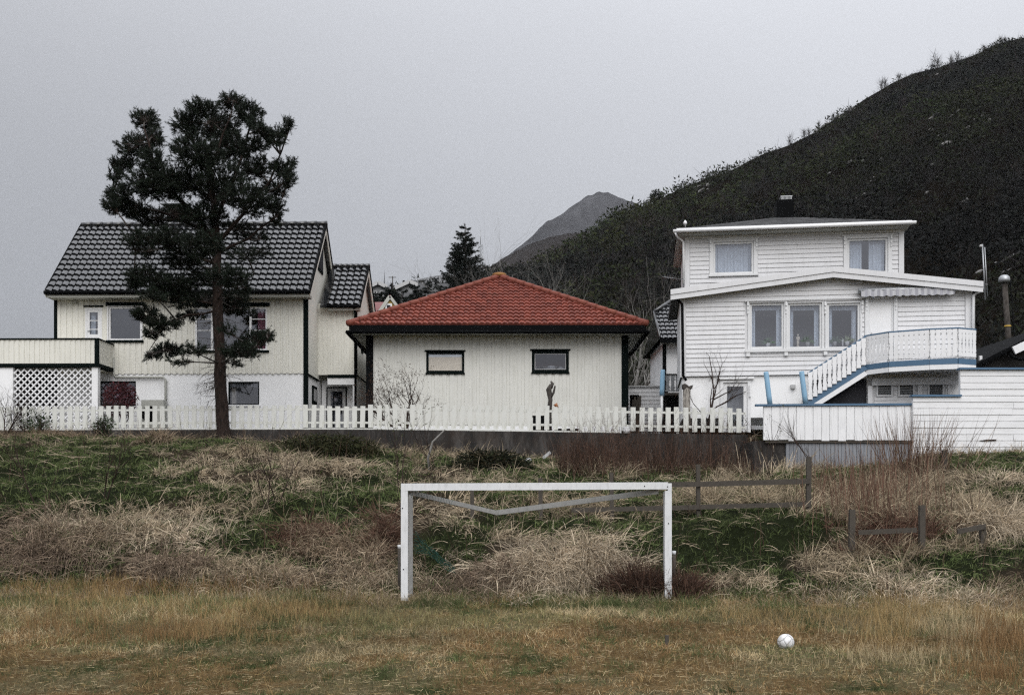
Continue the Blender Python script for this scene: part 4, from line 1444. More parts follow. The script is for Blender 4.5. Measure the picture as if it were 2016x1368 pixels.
    for (p, q_) in zip(plan, plan[1:]):
        p, q_ = np.array(p), np.array(q_)
        L = np.linalg.norm(q_ - p)
        n = max(1, round(L / .152))
        d = (q_ - p) / L
        nn = np.array([d[1], -d[0]]) * .035
        for i in range(n):
            c = p + d * (i + .5) * L / n + nn
            prs.append(((c[0], c[1], zf + .07), (c[0], c[1], zr - .025), (d[0], d[1], 0)))
    balusters(prs, 'white', B, .142)
    for u, v in plan[1:5:1]:
        MB().box(u - .03, u + .03, v + .02, v + .08, zf - .02, zr - .02).build('post', M['white'], B)
    # stairs
    s0 = np.array([plan[0][0], -.45]); zs0 = zf
    e = fr.uw(1588, 797, -.45)
    st = MB()
    a = np.array([s0[0], -.45, (zf + zb) / 2]); b = np.array([e[0], -.45, e[1] - .0])
    bdm = MB().bar(a, b, .04, zf - zb)
    wdm = MB().bar(a - [0, -.003, (zf - zb) * 1.05], b - [0, -.003, (zf - zb) * 1.05], .04, (zf - zb) * .95)
    n = 12
    for i in range(n):
        t = (i + .5) / n
        c = a + (b - a) * t
        st.box(c[0] - .17, c[0] + .17, -.40, .5 - .52, c[2] + .1, c[2] + .14)
        st.box(c[0] + .13, c[0] + .15, -.38, -.03, c[2] + .0, c[2] + .1)
    S = st.build('stairs', M['white'], H)
    bdm.build('stringer', M['blue'], S); wdm.build('stringer_board', M['white'], S)
    hr0 = np.array([s0[0], -.45, zr - .02]); h1 = fr.uw(1590, 735, -.45)
    h1 = np.array([h1[0], -.45, h1[1]])
    MB().bar(hr0, h1, .09, .045).build('handrail', M['blue'], S)
    prs = []
    L = (hr0[0] - h1[0])
    n = round(L / .15)
    for i in range(n):
        t = (i + .5) / n
        tp = hr0 + (h1 - hr0) * t
        bt = a + (b - a) * t
        prs.append(((tp[0], -.50, bt[2] + .12), (tp[0], -.50, tp[2] - .02), (1, 0, 0)))
    balusters(prs, 'white', S, .14)
    for k in (.16, .82):
        MB().bar(a + (hr0 - a) * k + [0, .0, .02], b + (h1 - b) * k + [0, .0, .02], .03, .05).build('rail', M['white'], S)
    # store room below the balcony
    sr = fr.rect(1716, 745, 1862, 830, -.02)
    sm = MB()
    sv = -.06
    panel(sm, sr[0], sr[1], base, zw - .12, sv, lv)
    shell(sm, sr[0], sr[1], sv, .05, base, zw - .12)
    hboards(sm, sr[0] + .08, sr[1] - .06, base, zw - .3, sv, .16, [(l[0] - .07, l[1] + .07, l[2] - .03, l[3] + .05) for l in lv])
    Sx = sm.build('store_room', M['white_house'], H)
    MB().box(sr[0] - .03, sr[1] + .45, sv - .14, sv - .03, zw - .32, zw - .1).build('beam', M['white_house'], Sx)
    for px0, px1 in ((1708, 1717), (1806, 1815), (1865, 1870)):
        r = fr.rect(px0, 750, px1, 800, -.1)
        MB().box(r[0], r[1], sv - .10, sv - .032, base, zw - .325).build('post', M['white_house'], Sx)
    for l in lv:
        lm = MB(); frame_bars(lm, (l[0] - .05, l[1] + .05, l[2] - .05, l[3] + .05), sv - .06, .05, .055)
        lm.box(l[0] - .09, l[1] + .09, sv - .08, sv - .005, l[3] + .052, l[3] + .085)
        lo_ = lm.build('louvre', M['white_house'], Sx)
        sm_ = MB()
        for i in range(5):
            z = l[2] + .03 + (l[3] - l[2] - .04) * i / 5
            sm_.add([(l[0], sv - .03, z), (l[1], sv - .03, z), (l[1], sv + .03, z + .05), (l[0], sv + .03, z + .05)], [(0, 1, 2, 3)])
        sm_.quad((l[0], sv + .05, l[2]), (l[1], sv + .05, l[2]), (l[1], sv + .05, l[3]), (l[0], sv + .05, l[3]))
        sm_.build('slats', M['metal'], lo_)
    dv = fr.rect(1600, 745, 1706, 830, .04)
    MB().box(dv[0], dv[1], .02, .055, base, dv[3] - .02).build('stair_void_shade', M['dark_in'], H)  # flat dark sheet: shade of the void under the stairs, put in as colour
    return fr, H
wh_fr, wh = build_white_house()

# things on the window sill of the white house
def sill_pt(px, py, v=.17):
    u, w = wh_fr.uw(px, py, v)
    return wh_fr.O + wh_fr.d * u + wh_fr.n * v + np.array([0, 0, w])
sill_z = sill_pt(1500, 684)[2]
def pot_plant(px, label, potmat, h, lc, seed):
    c = sill_pt(px, 684)
    c[2] = sill_z - .0
    T = thing('potted_plant', label, 'plant', c, 0, 'pot plants on the window sill')
    MB().lathe([(.055, 0), (.075, .13), (.08, .14), (.065, .14)], (0, 0, 0), 12).build('pot', potmat, T)
    rg = np.random.default_rng(seed)
    bl = Blades()
    n = 90
    bs = np.zeros((n, 3)) + [0, 0, .12]
    d = rg.normal(0, 1, (n, 3)); d[:, 2] = np.abs(d[:, 2]) + .4; d[:, 1] *= .5
    bl.add(bs, d, rg.uniform(.4, 1, n) * h, .035, rg.uniform(.1, .6, n), np.array(lc) * rg.uniform(.6, 1.4, (n, 1)), 3)
    bl.build('leaves', M['leaf'], T)
pot_plant(1512, 'potted plant in a white pot behind the pane nearest the house corner', M['white'], .42, (.08, .14, .07), 1)
pot_plant(1590, 'leafy potted plant beside the pale figurine in the middle window', M['lamp'], .45, (.08, .15, .06), 2)
pot_plant(1643, 'spreading potted plant in a grey pot behind the pane near the stairs', M['lamp'], .38, (.10, .15, .10), 3)
pot_plant(1668, 'pale flowering potted plant behind the pane near the balcony door', M['white'], .40, (.22, .26, .16), 4)
def figurine(px, label, name, mat, h):
    c = sill_pt(px, 684, .15); c[2] = sill_z
    T = MB()
    k = h / .38
    T.lathe([(.05, 0), (.05, .015), (.02, .02), (.012, .04)], (0, 0, 0), 10)
    T.tube([(-.018, 0, .02), (-.022, -.005, .10), (-.016, 0, .19)], [.011, .015, .02], 8)
    T.tube([(.018, 0, .02), (.024, .01, .10), (.016, 0, .19)], [.011, .015, .02], 8)
    T.tube([(0, 0, .18), (0, 0, .21), (.004, 0, .25), (.002, 0, .295), (0, 0, .31)], [.034, .03, .026, .036, .014], 9)
    T.tube([(-.035, 0, .295), (-.05, -.01, .24), (-.03, -.03, .20)], [.012, .01, .008], 7)
    T.tube([(.035, 0, .295), (.052, 0, .24), (.05, -.01, .185)], [.012, .01, .008], 7)
    T.ball((0, 0, .345), .027, 10, 8, (.85, .95, 1.2))
    T.v = [(a * k, b * k, z * k) for a, b, z in T.v]
    o = T.build(name, M[mat]); o.location = c
    return tag(o, label, 'figurine')
figurine(1571, 'pale wooden standing figurine in the middle of the three windows', 'figurine', 'blind', .42)
figurine(1659, 'small white statuette on the sill just above the stair rail', 'statuette', 'white', .24)

# ================================================================== wall and fences
def yw(X): return float(wall_Y(X))
WX0, WX1 = -24.0, 7.74
def wall_top(X): return float(np.interp(X, [-24, -13, -5, 3, 8], [4.5, 4.46, 4.40, 4.22, 4.10]))
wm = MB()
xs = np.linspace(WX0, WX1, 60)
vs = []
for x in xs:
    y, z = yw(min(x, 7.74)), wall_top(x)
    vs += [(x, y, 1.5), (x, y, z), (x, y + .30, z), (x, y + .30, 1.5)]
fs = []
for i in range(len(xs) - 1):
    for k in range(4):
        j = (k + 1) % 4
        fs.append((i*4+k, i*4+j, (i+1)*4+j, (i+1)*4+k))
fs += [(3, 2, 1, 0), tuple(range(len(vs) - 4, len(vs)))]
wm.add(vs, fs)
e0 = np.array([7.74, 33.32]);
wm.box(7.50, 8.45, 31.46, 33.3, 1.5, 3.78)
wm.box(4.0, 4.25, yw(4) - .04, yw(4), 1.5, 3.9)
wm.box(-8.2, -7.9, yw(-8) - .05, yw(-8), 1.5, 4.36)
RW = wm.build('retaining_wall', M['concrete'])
tag(RW, 'stained dark concrete retaining wall below the white picket fence', 'wall')

def picket_fence():
    o = thing('picket_fence', 'white picket fence standing on the dark concrete wall in front of the cream buildings', 'fence', (0, 0, 0))
    x = -18.6
    k = 0
    while x < 7.68:
        y = yw(x) + .10
        z0 = wall_top(x)
        h = np.interp(x, [-18, -8, 8], [.86, .85, .88])
        px = CX + x / y * F
        gate = 645 < px < 728
        hh = h + random.uniform(-.025, .015) + (-.05 if gate else 0)
        dx = random.uniform(-.008, .008)
        w = .165
        mb = MB()
        lean = random.uniform(-.02, .02)
        vs = []
        for dy in (0, .024):
            vs += [(-w/2 + dx, -.05 + dy, .07), (w/2 + dx, -.05 + dy, .07), (w/2 + dx + lean, -.05 + dy, hh - random.uniform(0, .008)), (-w/2 + dx + lean, -.05 + dy, hh)]
        mb.add(vs, [(0, 1, 2, 3), (7, 6, 5, 4), (0, 4, 5, 1), (1, 5, 6, 2), (2, 6, 7, 3), (3, 7, 4, 0)])
        p = mb.build('picket', M['fence_white'], o)
        p.location = (x, y, z0)
        k += 1
        x += .2865 + (.03 if random.random() < .03 else 0)
    for hz in (.24, .70):
        rm = MB()
        xs = np.linspace(-18.8, 7.7, 14)
        for a, b in zip(xs, xs[1:]):
            rm.bar((a, yw(a) + .092, wall_top(a) + hz), (b, yw(b) + .092, wall_top(b) + hz), .035, .075)
        rm.build('rail', M['fence_white'], o)
    rm = MB()
    for a, b in zip(xs[:-1], xs[1:]):
        if b > -1.0 + 6: continue
        rm.bar((a, yw(a) + .10, wall_top(a) + .022), (b, yw(b) + .10, wall_top(b) + .022), .20, .044)
    rm.build('base_board', M['fence_white'], o)
    for x in np.arange(-17.5, 7.7, 2.3):
        MB().box(x - .04, x + .04, yw(x) + .115, yw(x) + .19, wall_top(x) - .02, wall_top(x) + .8).build('post', M['fence_white'], o)
picket_fence()

def plank_fence():
    """upright white boards with a blue cap, grey boards below"""
    Y = 31.4
    x0, x1 = 8.02, (1796 - CX) * Y / F
    zt = P(1640, 799, Y)[2]; zm = P(1640, 866, Y)[2]; zb = 2.5
    o = thing('board_fence', 'white upright board fence with blue cap and weathered grey boards below', 'fence', (x0, Y, zm))
    n = 17
    p = (x1 - x0) / n
    b = MB()
    b.box(-.25, x1 - x0, .0, .04, 0, zt - zm)
    for i in range(n):
        b.box(i * p + .008, (i + 1) * p - .008, -.026 + random.uniform(-.006, .004), -.001, random.uniform(-.03, .01), zt - zm - .02)
    b.box(-.25, -.02, -.02, -.001, -.0, zt - zm - .02)
    b.build('boarding', M['plank_white'], o)
    c = MB()
    c.bar((-.5, .0, zt - zm + .02), (x1 - x0 + .02, .0, zt - zm + .05), .16, .06)
    c.build('cap', M['blue'], o)
    MB().box(-.2, x1 - x0, -.06, .03, -.09, -.035).build('rail', M['wood_grey'], o)
    g = MB()
    s0 = .45
    n = 34
    p = (x1 - x0 - s0) / n
    g.box(s0, x1 - x0, .03, .06, zb - zm, -.095)
    for i in range(n):
        d = random.uniform(0, .02)
        g.box(s0 + i * p + .006, s0 + (i + 1) * p - .006, -.0 + d - .01, .029, zb - zm, -.095)
    g.build('lower_boarding', M['grey_board'], o)
    MB().box(x1 - x0 + .0, x1 - x0 + .06, -.05, .05, -.9, zt - zm + .25).build('post', M['wood_grey'], o)
plank_fence()

def level_board_fence():
    Y = 31.25
    xa = (1797 - CX) * Y / F; xs_ = (1890 - CX) * Y / F; xb = xa + 9
    z0 = P(1900, 893, Y)[2]; z1 = P(1850, 781, Y)[2]; z2 = P(1950, 728, Y)[2]
    o = thing('level_board_fence', 'tall stepped fence of level white boards with blue caps', 'fence', (xa, Y, z0))
    L, l1, h1, h2 = xb - xa, xs_ - xa, z1 - z0, z2 - z0
    b = MB()
    b.box(0, l1, 0, .10, -.3, h1); b.box(l1, L, 0, .10, -.3, h2)
    n = 13
    bh = h2 / n
    rg = random.Random(3)
    for i in range(n):
        a, c = i * bh, (i + 1) * bh
        x = 0 if c <= h1 + .05 else l1
        c = min(c, h1) if (x == 0 and c > h1) else c
        while x < L:
            nx = min(L, x + rg.uniform(2.6, 4.2))
            q = rg.uniform(.018, .030)
            gap = rg.uniform(.004, .012)
            sag = rg.uniform(-.008, .008)
            b.prism([(-q, a + gap), (-q + .012, c - .003), (-.001, c - .003), (-.001, a + gap)], 0, x + .004, nx - .004)
            x = nx
    b.build('boarding', M['board_white'], o)
    MB().box(-.05, l1 + .02, -.09, .14, h1 + .001, h1 + .06).build('cap', M['blue'], o)
    MB().box(l1 - .04, L, -.09, .14, h2 + .001, h2 + .06).build('cap', M['blue'], o)
    dm = MB()
    r0 = np.array([(1927 - CX) * Y / F - xa, P(0, 866, Y)[2] - z0])
    dm.prism([(r0[0], r0[1] - .02), (r0[0] + .16, r0[1] - .035), (r0[0] + .52, r0[1] - .02), (r0[0] + .52, r0[1] + .02), (r0[0] + .2, r0[1] + .012)], 1, -.045, -.02)
    dm.build('broken_edge', M['twig'], o)
level_board_fence()

# ================================================================== leaning blue posts, shed, cottage, boathouse, poles
def leaning_post(px0, py0, px1, py1, Y, label, r=.085):
    a, b = P(px0, py0, Y), P(px1, py1, Y)
    T = thing('blue_post', label, 'post', a)
    MB().tube([(0, 0, -.9), (0, 0, 0)], [r * .55, r * .55], 8).build('stake', M['white'], T)
    d = b - a
    MB().tube([(0, 0, 0), d * .25, d * .97, d], [r, r * 1.0, r * .95, r * .8], 12).build('sleeve', M['pale_blue'], T)
leaning_post(1516, 797, 1508, 732, 32.5, 'pale blue padded post left of the two leaning in front of the white house')
leaning_post(1586, 795, 1578, 731, 32.5, 'pale blue padded post leaning at the foot of the stairs')
leaning_post(1303, 778, 1305, 728, 36.0, 'pale blue padded post beside the baluster balcony of the small house behind')

def cottage():
    fr = Fr(1306, 800, 44, 0)
    H = house(fr, 'cottage', 'small white house with dark tiled roof half hidden behind the white house', 'house')
    u1 = 6.0
    eL = fr.uw(1299, 666, -.4)
    e = eL[1]
    w = MB(); w.box(.12, u1, 0, 5, -1, e + .1)
    hs = w.build('wall', M['render_white'], H)
    MB().box(-.02, .12, -.04, .12, -1, e).build('corner_board', M['black'], H)
    tip = fr.uw(1338, 596, 1.9)
    S = np.array([0, 2.3, tip[1] - e]); l = np.linalg.norm(S); S /= l
    N = np.array([0, -S[2], S[1]])
    rf = MB()
    k = (tip[0] - eL[0]) / l
    tiles(rf, (eL[0], -.4, e), (1, 0, 0), S, N, 4.2, l, .2, 9, lambda u, s: s < l * (.72 + .35 * u), amp=.025, step=.045)
    a = np.array([eL[0], -.4, e - .02]); 
    rf.add([a, a + [5, 0, 0], a + [5, 2.3, tip[1] - e], a + [.8, 2.3, tip[1] - e], a + [0, 2.3 * .72, (tip[1] - e) * .72], a + [0, 5.8, 0], a + [5, 5.8, 0]], [(0, 1, 2, 3, 4), (4, 3, 5), (3, 2, 6, 5), (0, 4, 5)])
    r = rf.build('roof', M['tile_black'], H)
    h = MB(); h.tube([a + [0, 2.3 * .72, (tip[1] - e) * .72 + .06], a + [.8, 2.3, tip[1] - e + .08]], .08, 8).tube([a + [0, 0, .06], a + [0, 2.3 * .72, (tip[1] - e) * .72 + .06]], .06, 8); h.build('ridge_tile', M['tile_black'], r)
    MB().box(eL[0], eL[0] + 5, -.47, -.4, e - .2, e - .02).build('gutter', M['black'], H)
    MB().box(eL[0] + .06, eL[0] + 5, -.39, -.01, e - .18, e - .14).build('eaves_board', M['soffit'], H)
    b = fr.rect(1310, 737, 1346, 771, -1.2)
    B = MB().box(b[0], b[0] + 3, -1.2, -.01, b[2] - .14, b[2] - .04).build('balcony', M['wood_grey'], H)
    MB().bar((b[0], -1.18, b[3]), (b[0] + 3, -1.18, b[3]), .09, .05).build('handrail', M['black'], B)
    prs = []
    for i in range(14):
        x = b[0] + .1 + i * .21
        prs.append(((x, -1.19, b[2]), (x, -1.19, b[3] - .02), (1, 0, 0)))
    balusters(prs, 'metal', B, .19)
    MB().box(b[0] + .04, b[0] + .12, -1.16, -1.08, -1, b[3]).build('post', M['black'], B)
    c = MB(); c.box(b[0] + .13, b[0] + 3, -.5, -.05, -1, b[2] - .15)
    c.build('dark_infill', M['dark_in'], H)  # solid dark block filling the space below the balcony
cottage()

def shed():
    fr = Fr(1237, 845, 45, 0)
    H = house(fr, 'garden_shed', 'low white board shed between the garage and the white house', 'shed')
    r = fr.rect(1236, 762, 1303, 845)
    dr = fr.rect(1240, 777, 1258, 860)
    w = MB()
    panel(w, r[0] - .6, r[1], -.8, r[3], 0, [dr])
    hboards(w, r[0] - .6, r[1], -.8, r[3] - .05, 0, .17, [dr])
    shell(w, r[0] - .6, r[1], 0, 2.5, -.8, r[3])
    w.build('wall', M['white_house'], H)
    MB().box(r[0] - .7, r[1] + .05, -.08, 2.6, r[3] + .001, r[3] + .06).build('roof', M['lamp'], H)
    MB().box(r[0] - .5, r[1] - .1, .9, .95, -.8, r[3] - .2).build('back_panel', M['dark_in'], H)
    for i in range(5):
        T = MB()
        x = dr[0] + .12 + i * .075
        T.bar((x - .1, -.16 - i * .012, -.5), (x + .03, -.06 - i*.012, dr[3] - .05 - random.uniform(0, .2)), .09, .03, (0, 1, 0))
        o = T.build('leaning_board', M['wood_grey'])
        o.location = H.location
        tag(o, 'dark weathered board leaning in the doorway of the white shed', 'board', 'boards leaning at the shed')
shed()

def boathouse():
    fr = Fr(1925, 728, 34.5, 0)
    H = house(fr, 'boathouse', 'dark gabled building with white barge board behind the tall level board fence', 'building')
    pts = [fr.uw(*p, -.3) for p in ((1918, 727), (1992, 690), (2090, 640), (2260, 730))]
    g = MB()
    g.prism([(pts[0][0], -2.5), (pts[3][0], -2.5), (pts[3][0], pts[3][1]), (pts[2][0], pts[2][1]), (pts[0][0], pts[0][1])], 1, 0, 6)
    g.build('wall', plain('dark_stained_boards', (.03, .028, .027), .9, .1), H)
    rm = MB()
    for a, b in ((pts[0], pts[2]), (pts[2], pts[3])):
        rm.bar((a[0], 3, a[1] + .10), (b[0], 3, b[1] + .10), 6.8, .12, (0, 0, 1))
    rm.build('roof', M['black'], H)
    b = [fr.uw(*p, -.5) for p in ((1996, 690), (2090, 646))]
    MB().bar((b[0][0], -.48, b[0][1]), (b[1][0], -.48, b[1][1]), .08, .26).build('barge_board', M['white'], H)
    gm = MB()
    gp = [fr.uw(*p, -.5) for p in ((1990, 694), (1996, 702), (2010, 706), (2060, 706))]
    gm.tube([(u, -.42, z) for u, z in gp], .06, 8)
    gm.build('gutter', M['black'], H)
    lp = MB()
    for i in range(5):
        t = (i + .5) / 6
        u = pts[0][0] + (pts[1][0] - pts[0][0]) * t; z = pts[0][1] + (pts[1][1] - pts[0][1]) * t
        lp.tube([(u - .1, -.4, z + .05), (u, -.44, z - .06), (u + .1, -.4, z + .13)], .02, 5)
    lp.build('gutter_hook', M['black'], H)
    q = fr.rect(1929, 700, 1934, 722, .2)
    MB().box(q[0], q[1], .2, .28, q[2] - .3, q[3]).build('vent_pipe', M['white'], H)
boathouse()

# utility pole and mast, to the right
a, b = P(1995, 800, 42), P(1977, 548, 42)
T = thing('utility_pole', 'leaning wooden utility pole with white cap behind the white house', 'pole', a)
d = b - a
MB().tube([(0, 0, 0), d * .5, d], [.125, .115, .105], 10).build('pole', M['bark'], T)
MB().lathe([(.20, -.18), (.23, -.08), (.21, .04), (.13, .12), (.02, .15)], d, 14).build('cap', M['metal'], T)
MB().tube([d * .62, d * .62 + [0, 0, .06]], .13, 10).build('band', plain('yellow_band', (.5, .32, .05)), T)
MB().tube([np.array([.22, -.1, 0]), d + [.2, -.1, -.1]], .018, 5).build('cable', M['black'], T)
a, b = P(1940, 566, 33.5), P(1934, 481, 33.5)
T = thing('antenna_mast', 'thin metal mast fixed to the right eave of the white house', 'mast', a)
d = b - a
MB().tube([(0, 0, -.4), d], .022, 6).build('pole', M['metal'], T)
MB().tube([(.07, 0, -.3), d * .93 + [.07, 0, 0]], .016, 6).tube([(.0, 0, .1), (.07, 0, .1)], .012, 5).build('rod', M['metal'], T)
MB().ball(d + [-.05, 0, -.06], .05, 8, 6).build('insulator', M['lamp'], T)
# cable from mast to pole
w = MB()
p0, p1 = P(1940, 556, 33.5), P(1975, 556, 42)
w.tube([p0 + (p1 - p0) * t - np.array([0, 0, .25 * 4 * t * (1 - t)]) for t in np.linspace(0, 1, 8)], .012, 4)
tag(w.build('cable', M['black']), 'thin black cable strung between the metal mast and the wooden pole', 'cable')
# TV aerial at the left of the white house
a = P(1345, 575, 37)
T = thing('tv_aerial', 'comb shaped television aerial beside the left eave of the white house', 'aerial', a)
MB().tube([(0, 0, -.6), (.0, 0, .55)], .02, 6).build('mast', M['metal'], T)
ar = MB()
ar.tube([(-.75, 0, .55), (.1, 0, .45)], .014, 5)
for i in range(8):
    x = -.72 + i * .1
    ar.tube([(x, -.3, .545 - i * .012), (x + .02, .3, .55 - i * .012)], .009, 4)
ar.build('elements', M['metal'], T)

# ================================================================== football goal, net, ball
def goal():
    o = thing('football_goal', 'old white wooden football goal with a sagging V shaped rear frame', 'goal', (.24, 18.9, 0))
    X = lambda px, Y=18.9: (px - CX) * Y / F - .24
    Z = lambda py, Y=18.9: EYE + (HY - py) * Y / F
    zt, zb = Z(951.5), Z(966)
    MB().box(X(790), X(803.5), -.065, .065, -.15, zb + .0).box(X(790), X(798), -.065, .065, zb, zt + .0).build('post', M['goal_white'], o)
    MB().box(X(1308), X(1321.5), -.065, .065, -.15, zb).box(X(1314), X(1321.5), -.065, .065, zb + .001, zt + .004).build('post', M['goal_white'], o)
    cb = MB()
    vs = []
    for y in (-.068, .062):
        vs += [(X(798) + .002, y, zb + .002), (X(1314) - .002, y, Z(963)), (X(1314) - .002, y, Z(949)), (X(798) + .002, y, zt)]
    cb.add(vs, [(0, 1, 2, 3), (7, 6, 5, 4), (0, 4, 5, 1), (1, 5, 6, 2), (2, 6, 7, 3), (3, 7, 4, 0)])
    cb.build('crossbar', M['goal_white'], o)
    ap = np.array([X(976, 20.3), 1.4, Z(1009, 20.3)])
    l0 = np.array([X(806), .04, zb - .03]); r0 = np.array([X(1296), .04, zb - .005])
    MB().bar(l0, ap, .06, .085).build('rear_board', M['goal_grey'], o)
    MB().bar(r0, ap + [.02, .0, .0], .06, .10).build('rear_board', M['goal_grey'], o)
    MB().box(X(805.5, 19.4), X(813, 19.4), .44, .5, -.2, Z(968, 19.4)).build('rear_post', M['goal_grey'], o)
    MB().box(X(1305.5, 19.4), X(1313, 19.4), .44, .5, -.2, Z(968, 19.4)).build('rear_post', M['goal_grey'], o)
    bt = MB()
    for px, py in ((793, 1000), (795, 1120), (1315, 1030), (1313, 958), (1268, 957)):
        bt.ball((X(px), -.067, Z(py)), .012, 8, 5)
    bt.build('bolt', M['black'], o)
    for px, y0 in ((786.5, 1074), (1327, 1086)):
        Y = 19.6
        a = np.array([X(px, Y), Y - 18.9, -.1]); b = np.array([X(px, Y), Y - 18.9, Z(y0, Y)])
        T = MB().tube([a, b], .034, 8).build('net_peg', M['wood_grey'], o)
        MB().tube([b - [0, 0, .05], b + [0, 0, .02]], .036, 8).build('peg_cap', M['goal_white'], T)
    # torn net: strands of a sagging diamond mesh
    nm = MB()
    rg = random.Random(5)
    P0 = np.array([X(815, 19.4), .5, Z(1040, 19.4)])
    nu, nv = 13, 9
    g = {}
    for i in range(nu):
        for j in range(nv):
            t, s = i / (nu - 1), j / (nv - 1)
            g[i, j] = P0 + np.array([t * .75, t * .5 + s * .12, -.75 * t ** .8 - .42 * s * (1.1 - t) + .10 * math.sin(t * 5) * s]) + np.array([rg.uniform(-.02, .02) for _ in range(3)])
    for i in range(nu - 1):
        for j in range(nv - 1):
            if rg.random() < .85: nm.tube([g[i, j], g[i + 1, j + 1]], .0038, 3, False)
            if rg.random() < .85: nm.tube([g[i + 1, j], g[i, j + 1]], .0038, 3, False)
    for t in np.linspace(0, 1, 9)[:-1]:
        a = l0 + (ap - l0) * t * .5; b = l0 + (ap - l0) * (t + .09) * .5
        nm.tube([a + [0, -.04, .05], (a + b) / 2 + [0, -.04, -.09], b + [0, -.04, .05]], .004, 3, False)
    nm.build('net_remnant', plain('teal_netting', (.03, .10, .085), .8, .2), o)
goal()

ball_p = ground_at(1547, 1275)
def football():
    m, t, b, oo = newmat('worn_ball_leather')
    v = t.nodes.new('ShaderNodeTexVoronoi'); v.feature = 'DISTANCE_TO_EDGE'; v.inputs['Scale'].default_value = 9
    tcn = t.nodes.new('ShaderNodeTexCoord'); t.links.new(tcn.outputs['Object'], v.inputs['Vector'])
    n = noise_node(t, 9, 5)
    c = ramp(t, n, [(.40, (.70, .70, .71)), (.70, (.44, .43, .41))])
    c = mixc(t, ramp(t, v.outputs['Distance'], [(.03, (.75, .75, .75)), (.07, (0, 0, 0))]), c, (.22, .22, .22))
    t.links.new(c, b.inputs['Base Color'])
    b.inputs['Roughness'].default_value = .55
    bump(t, b, ramp(t, v.outputs['Distance'], [(0, (0, 0, 0)), (.12, (1, 1, 1))]), .5, .006)
    o = MB().ball((0, 0, 0), .112, 32, 20).build('football', m)
    o.location = ball_p + [0, 0, .078]
    o.rotation_euler = (.5, .3, .9)
    tag(o, 'worn white football lying in the dry grass', 'football')
football()

# ================================================================== old paddock fences
def paddock(name, label, posts, rails, w=.09):
    g = [ground_at(px, yb, 19.3) for px, yt, yb in posts]
    o = thing(name, label, 'fence', g[0])
    O = g[0]
    for (px, yt, yb), p in zip(posts, g):
        top = EYE + (HY - yt) * p[1] / F
        mb = MB()
        l = random.uniform(-.02, .02)
        mb.bar(p - O - [0, 0, .3], np.array([p[0] + l, p[1], top]) - O, w * random.uniform(.9, 1.15), w, (0, 1, 0))
        mb.build('post', M['wood_grey'], o)
    for x0, y0, x1, y1, i, j, h in rails:
        p, q_ = g[i], g[j]
        def at(px, py):
            Yq = np.interp(px, sorted([posts[i][0], posts[j][0]]), [p[1], q_[1]] if posts[i][0] < posts[j][0] else [q_[1], p[1]]) - .07
            return P(px, py, Yq) - O
        MB().bar(at(x0, y0), at(x1, y1), .035, h).build('rail', M['wood_grey'], o)
paddock('paddock_fence', 'old grey two rail wooden fence on the bank behind the goal', [(930, 965, 1026), (1065, 941, 1022), (1205, 930, 1020), (1375, 914, 1016), (1591, 899, 1008)],
        [(1240, 955, 1378, 953, 2, 3, .12), (1372, 953, 1594, 947, 3, 4, .12), (1125, 1004, 1378, 998, 2, 3, .11), (1372, 998, 1594, 992, 3, 4, .11)])
paddock('broken_fence', 'broken low fence with two short posts leaning in the reeds to the right', [(1676, 1003, 1092), (1815, 994, 1084), (1935, 1036, 1072)],
        [(1690, 1048, 1805, 1043, 0, 1, .10), (1885, 1046, 1940, 1036, 1, 2, .10)], .10)
def stake(px, yt, yb, name, label, w, mat='wood_grey', Y0=9.):
    p = ground_at(px, yb, Y0)
    h = (yb - yt) * p[1] / F
    o = MB().bar((0, 0, -.2), (random.uniform(-.03, .03), 0, h), w, w * .9, (0, 1, 0)).build(name, M[mat])
    o.location = p
    tag(o, label, 'stake')
stake(1858, 886, 925, 'stake', 'short wooden stake beside the willow bush below the level board fence', .13)
stake(1311, 1250, 1272, 'peg', 'small dark peg sticking out of the grass left of the ball', .045)

# ================================================================== things along the garden wall
p = P(1082, 832, 35.3)
T = thing('driftwood_post', 'gnarled grey driftwood post standing behind the fence by the garage', 'post', p)
MB().tube([(0, 0, -.3), (-.02, 0, .3), (.03, .02, .8), (-.03, 0, 1.15), (.05, 0, 1.32)], [.085, .09, .075, .10, .06], 9).tube([(.02, 0, .85), (.14, -.02, 1.05), (.19, 0, 1.28)], [.055, .04, .03], 8).tube([(.03, 0, 1.2), (.10, 0, 1.36), (.04, 0, 1.44)], [.075, .06, .03], 7).build('trunk', M['bark'], T)
p = P(1095, 803, 35.15)
T = thing('terracotta_pot', 'tipped orange terracotta pot on a stick beside the driftwood post', 'pot', p)
pot = MB().tube([(-.035, 0, .14), (.0, 0, .08), (.05, 0, 0)], [.075, .058, .04], 12).build('pot', plain('terracotta', (.30, .12, .05)), T)
MB().tube([(.03, .02, -.6), (.03, .02, .04)], .02, 6).build('stick', M['wood_grey'], T)
p = P(1352, 858, 33.9)
T = thing('birch_stump', 'tall sawn birch stump standing by the fence at the corner of the white house', 'tree stump', (p[0], p[1], wall_top(p[0])))
h = (848 - 757) * 33.9 / F
st = MB().tube([(0, 0, -.3), (.02, 0, .4), (-.01, 0, .9), (0, 0, h)], [.14, .12, .12, .13], 12).build('trunk', barkmat('birch_bark', (.05, .045, .04), (.40, .37, .33), 5), T)
MB().prism([(-.14, h - .02), (.16, h - .02), (.2, h + .1), (.05, h + .06), (-.08, h + .15), (-.15, h + .12)], 1, -.12, .12).build('cap', M['bark'], T)
p = P(1232, 846, 34.1)
o = MB().lathe([(.10, 0), (.13, .10), (.125, .2), (.135, .22), (.11, .22), (.10, .05)], (0, 0, 0), 14).build('bucket', M['white'])
o.location = (p[0], yw(p[0]) + .02, wall_top(p[0]) - .02)
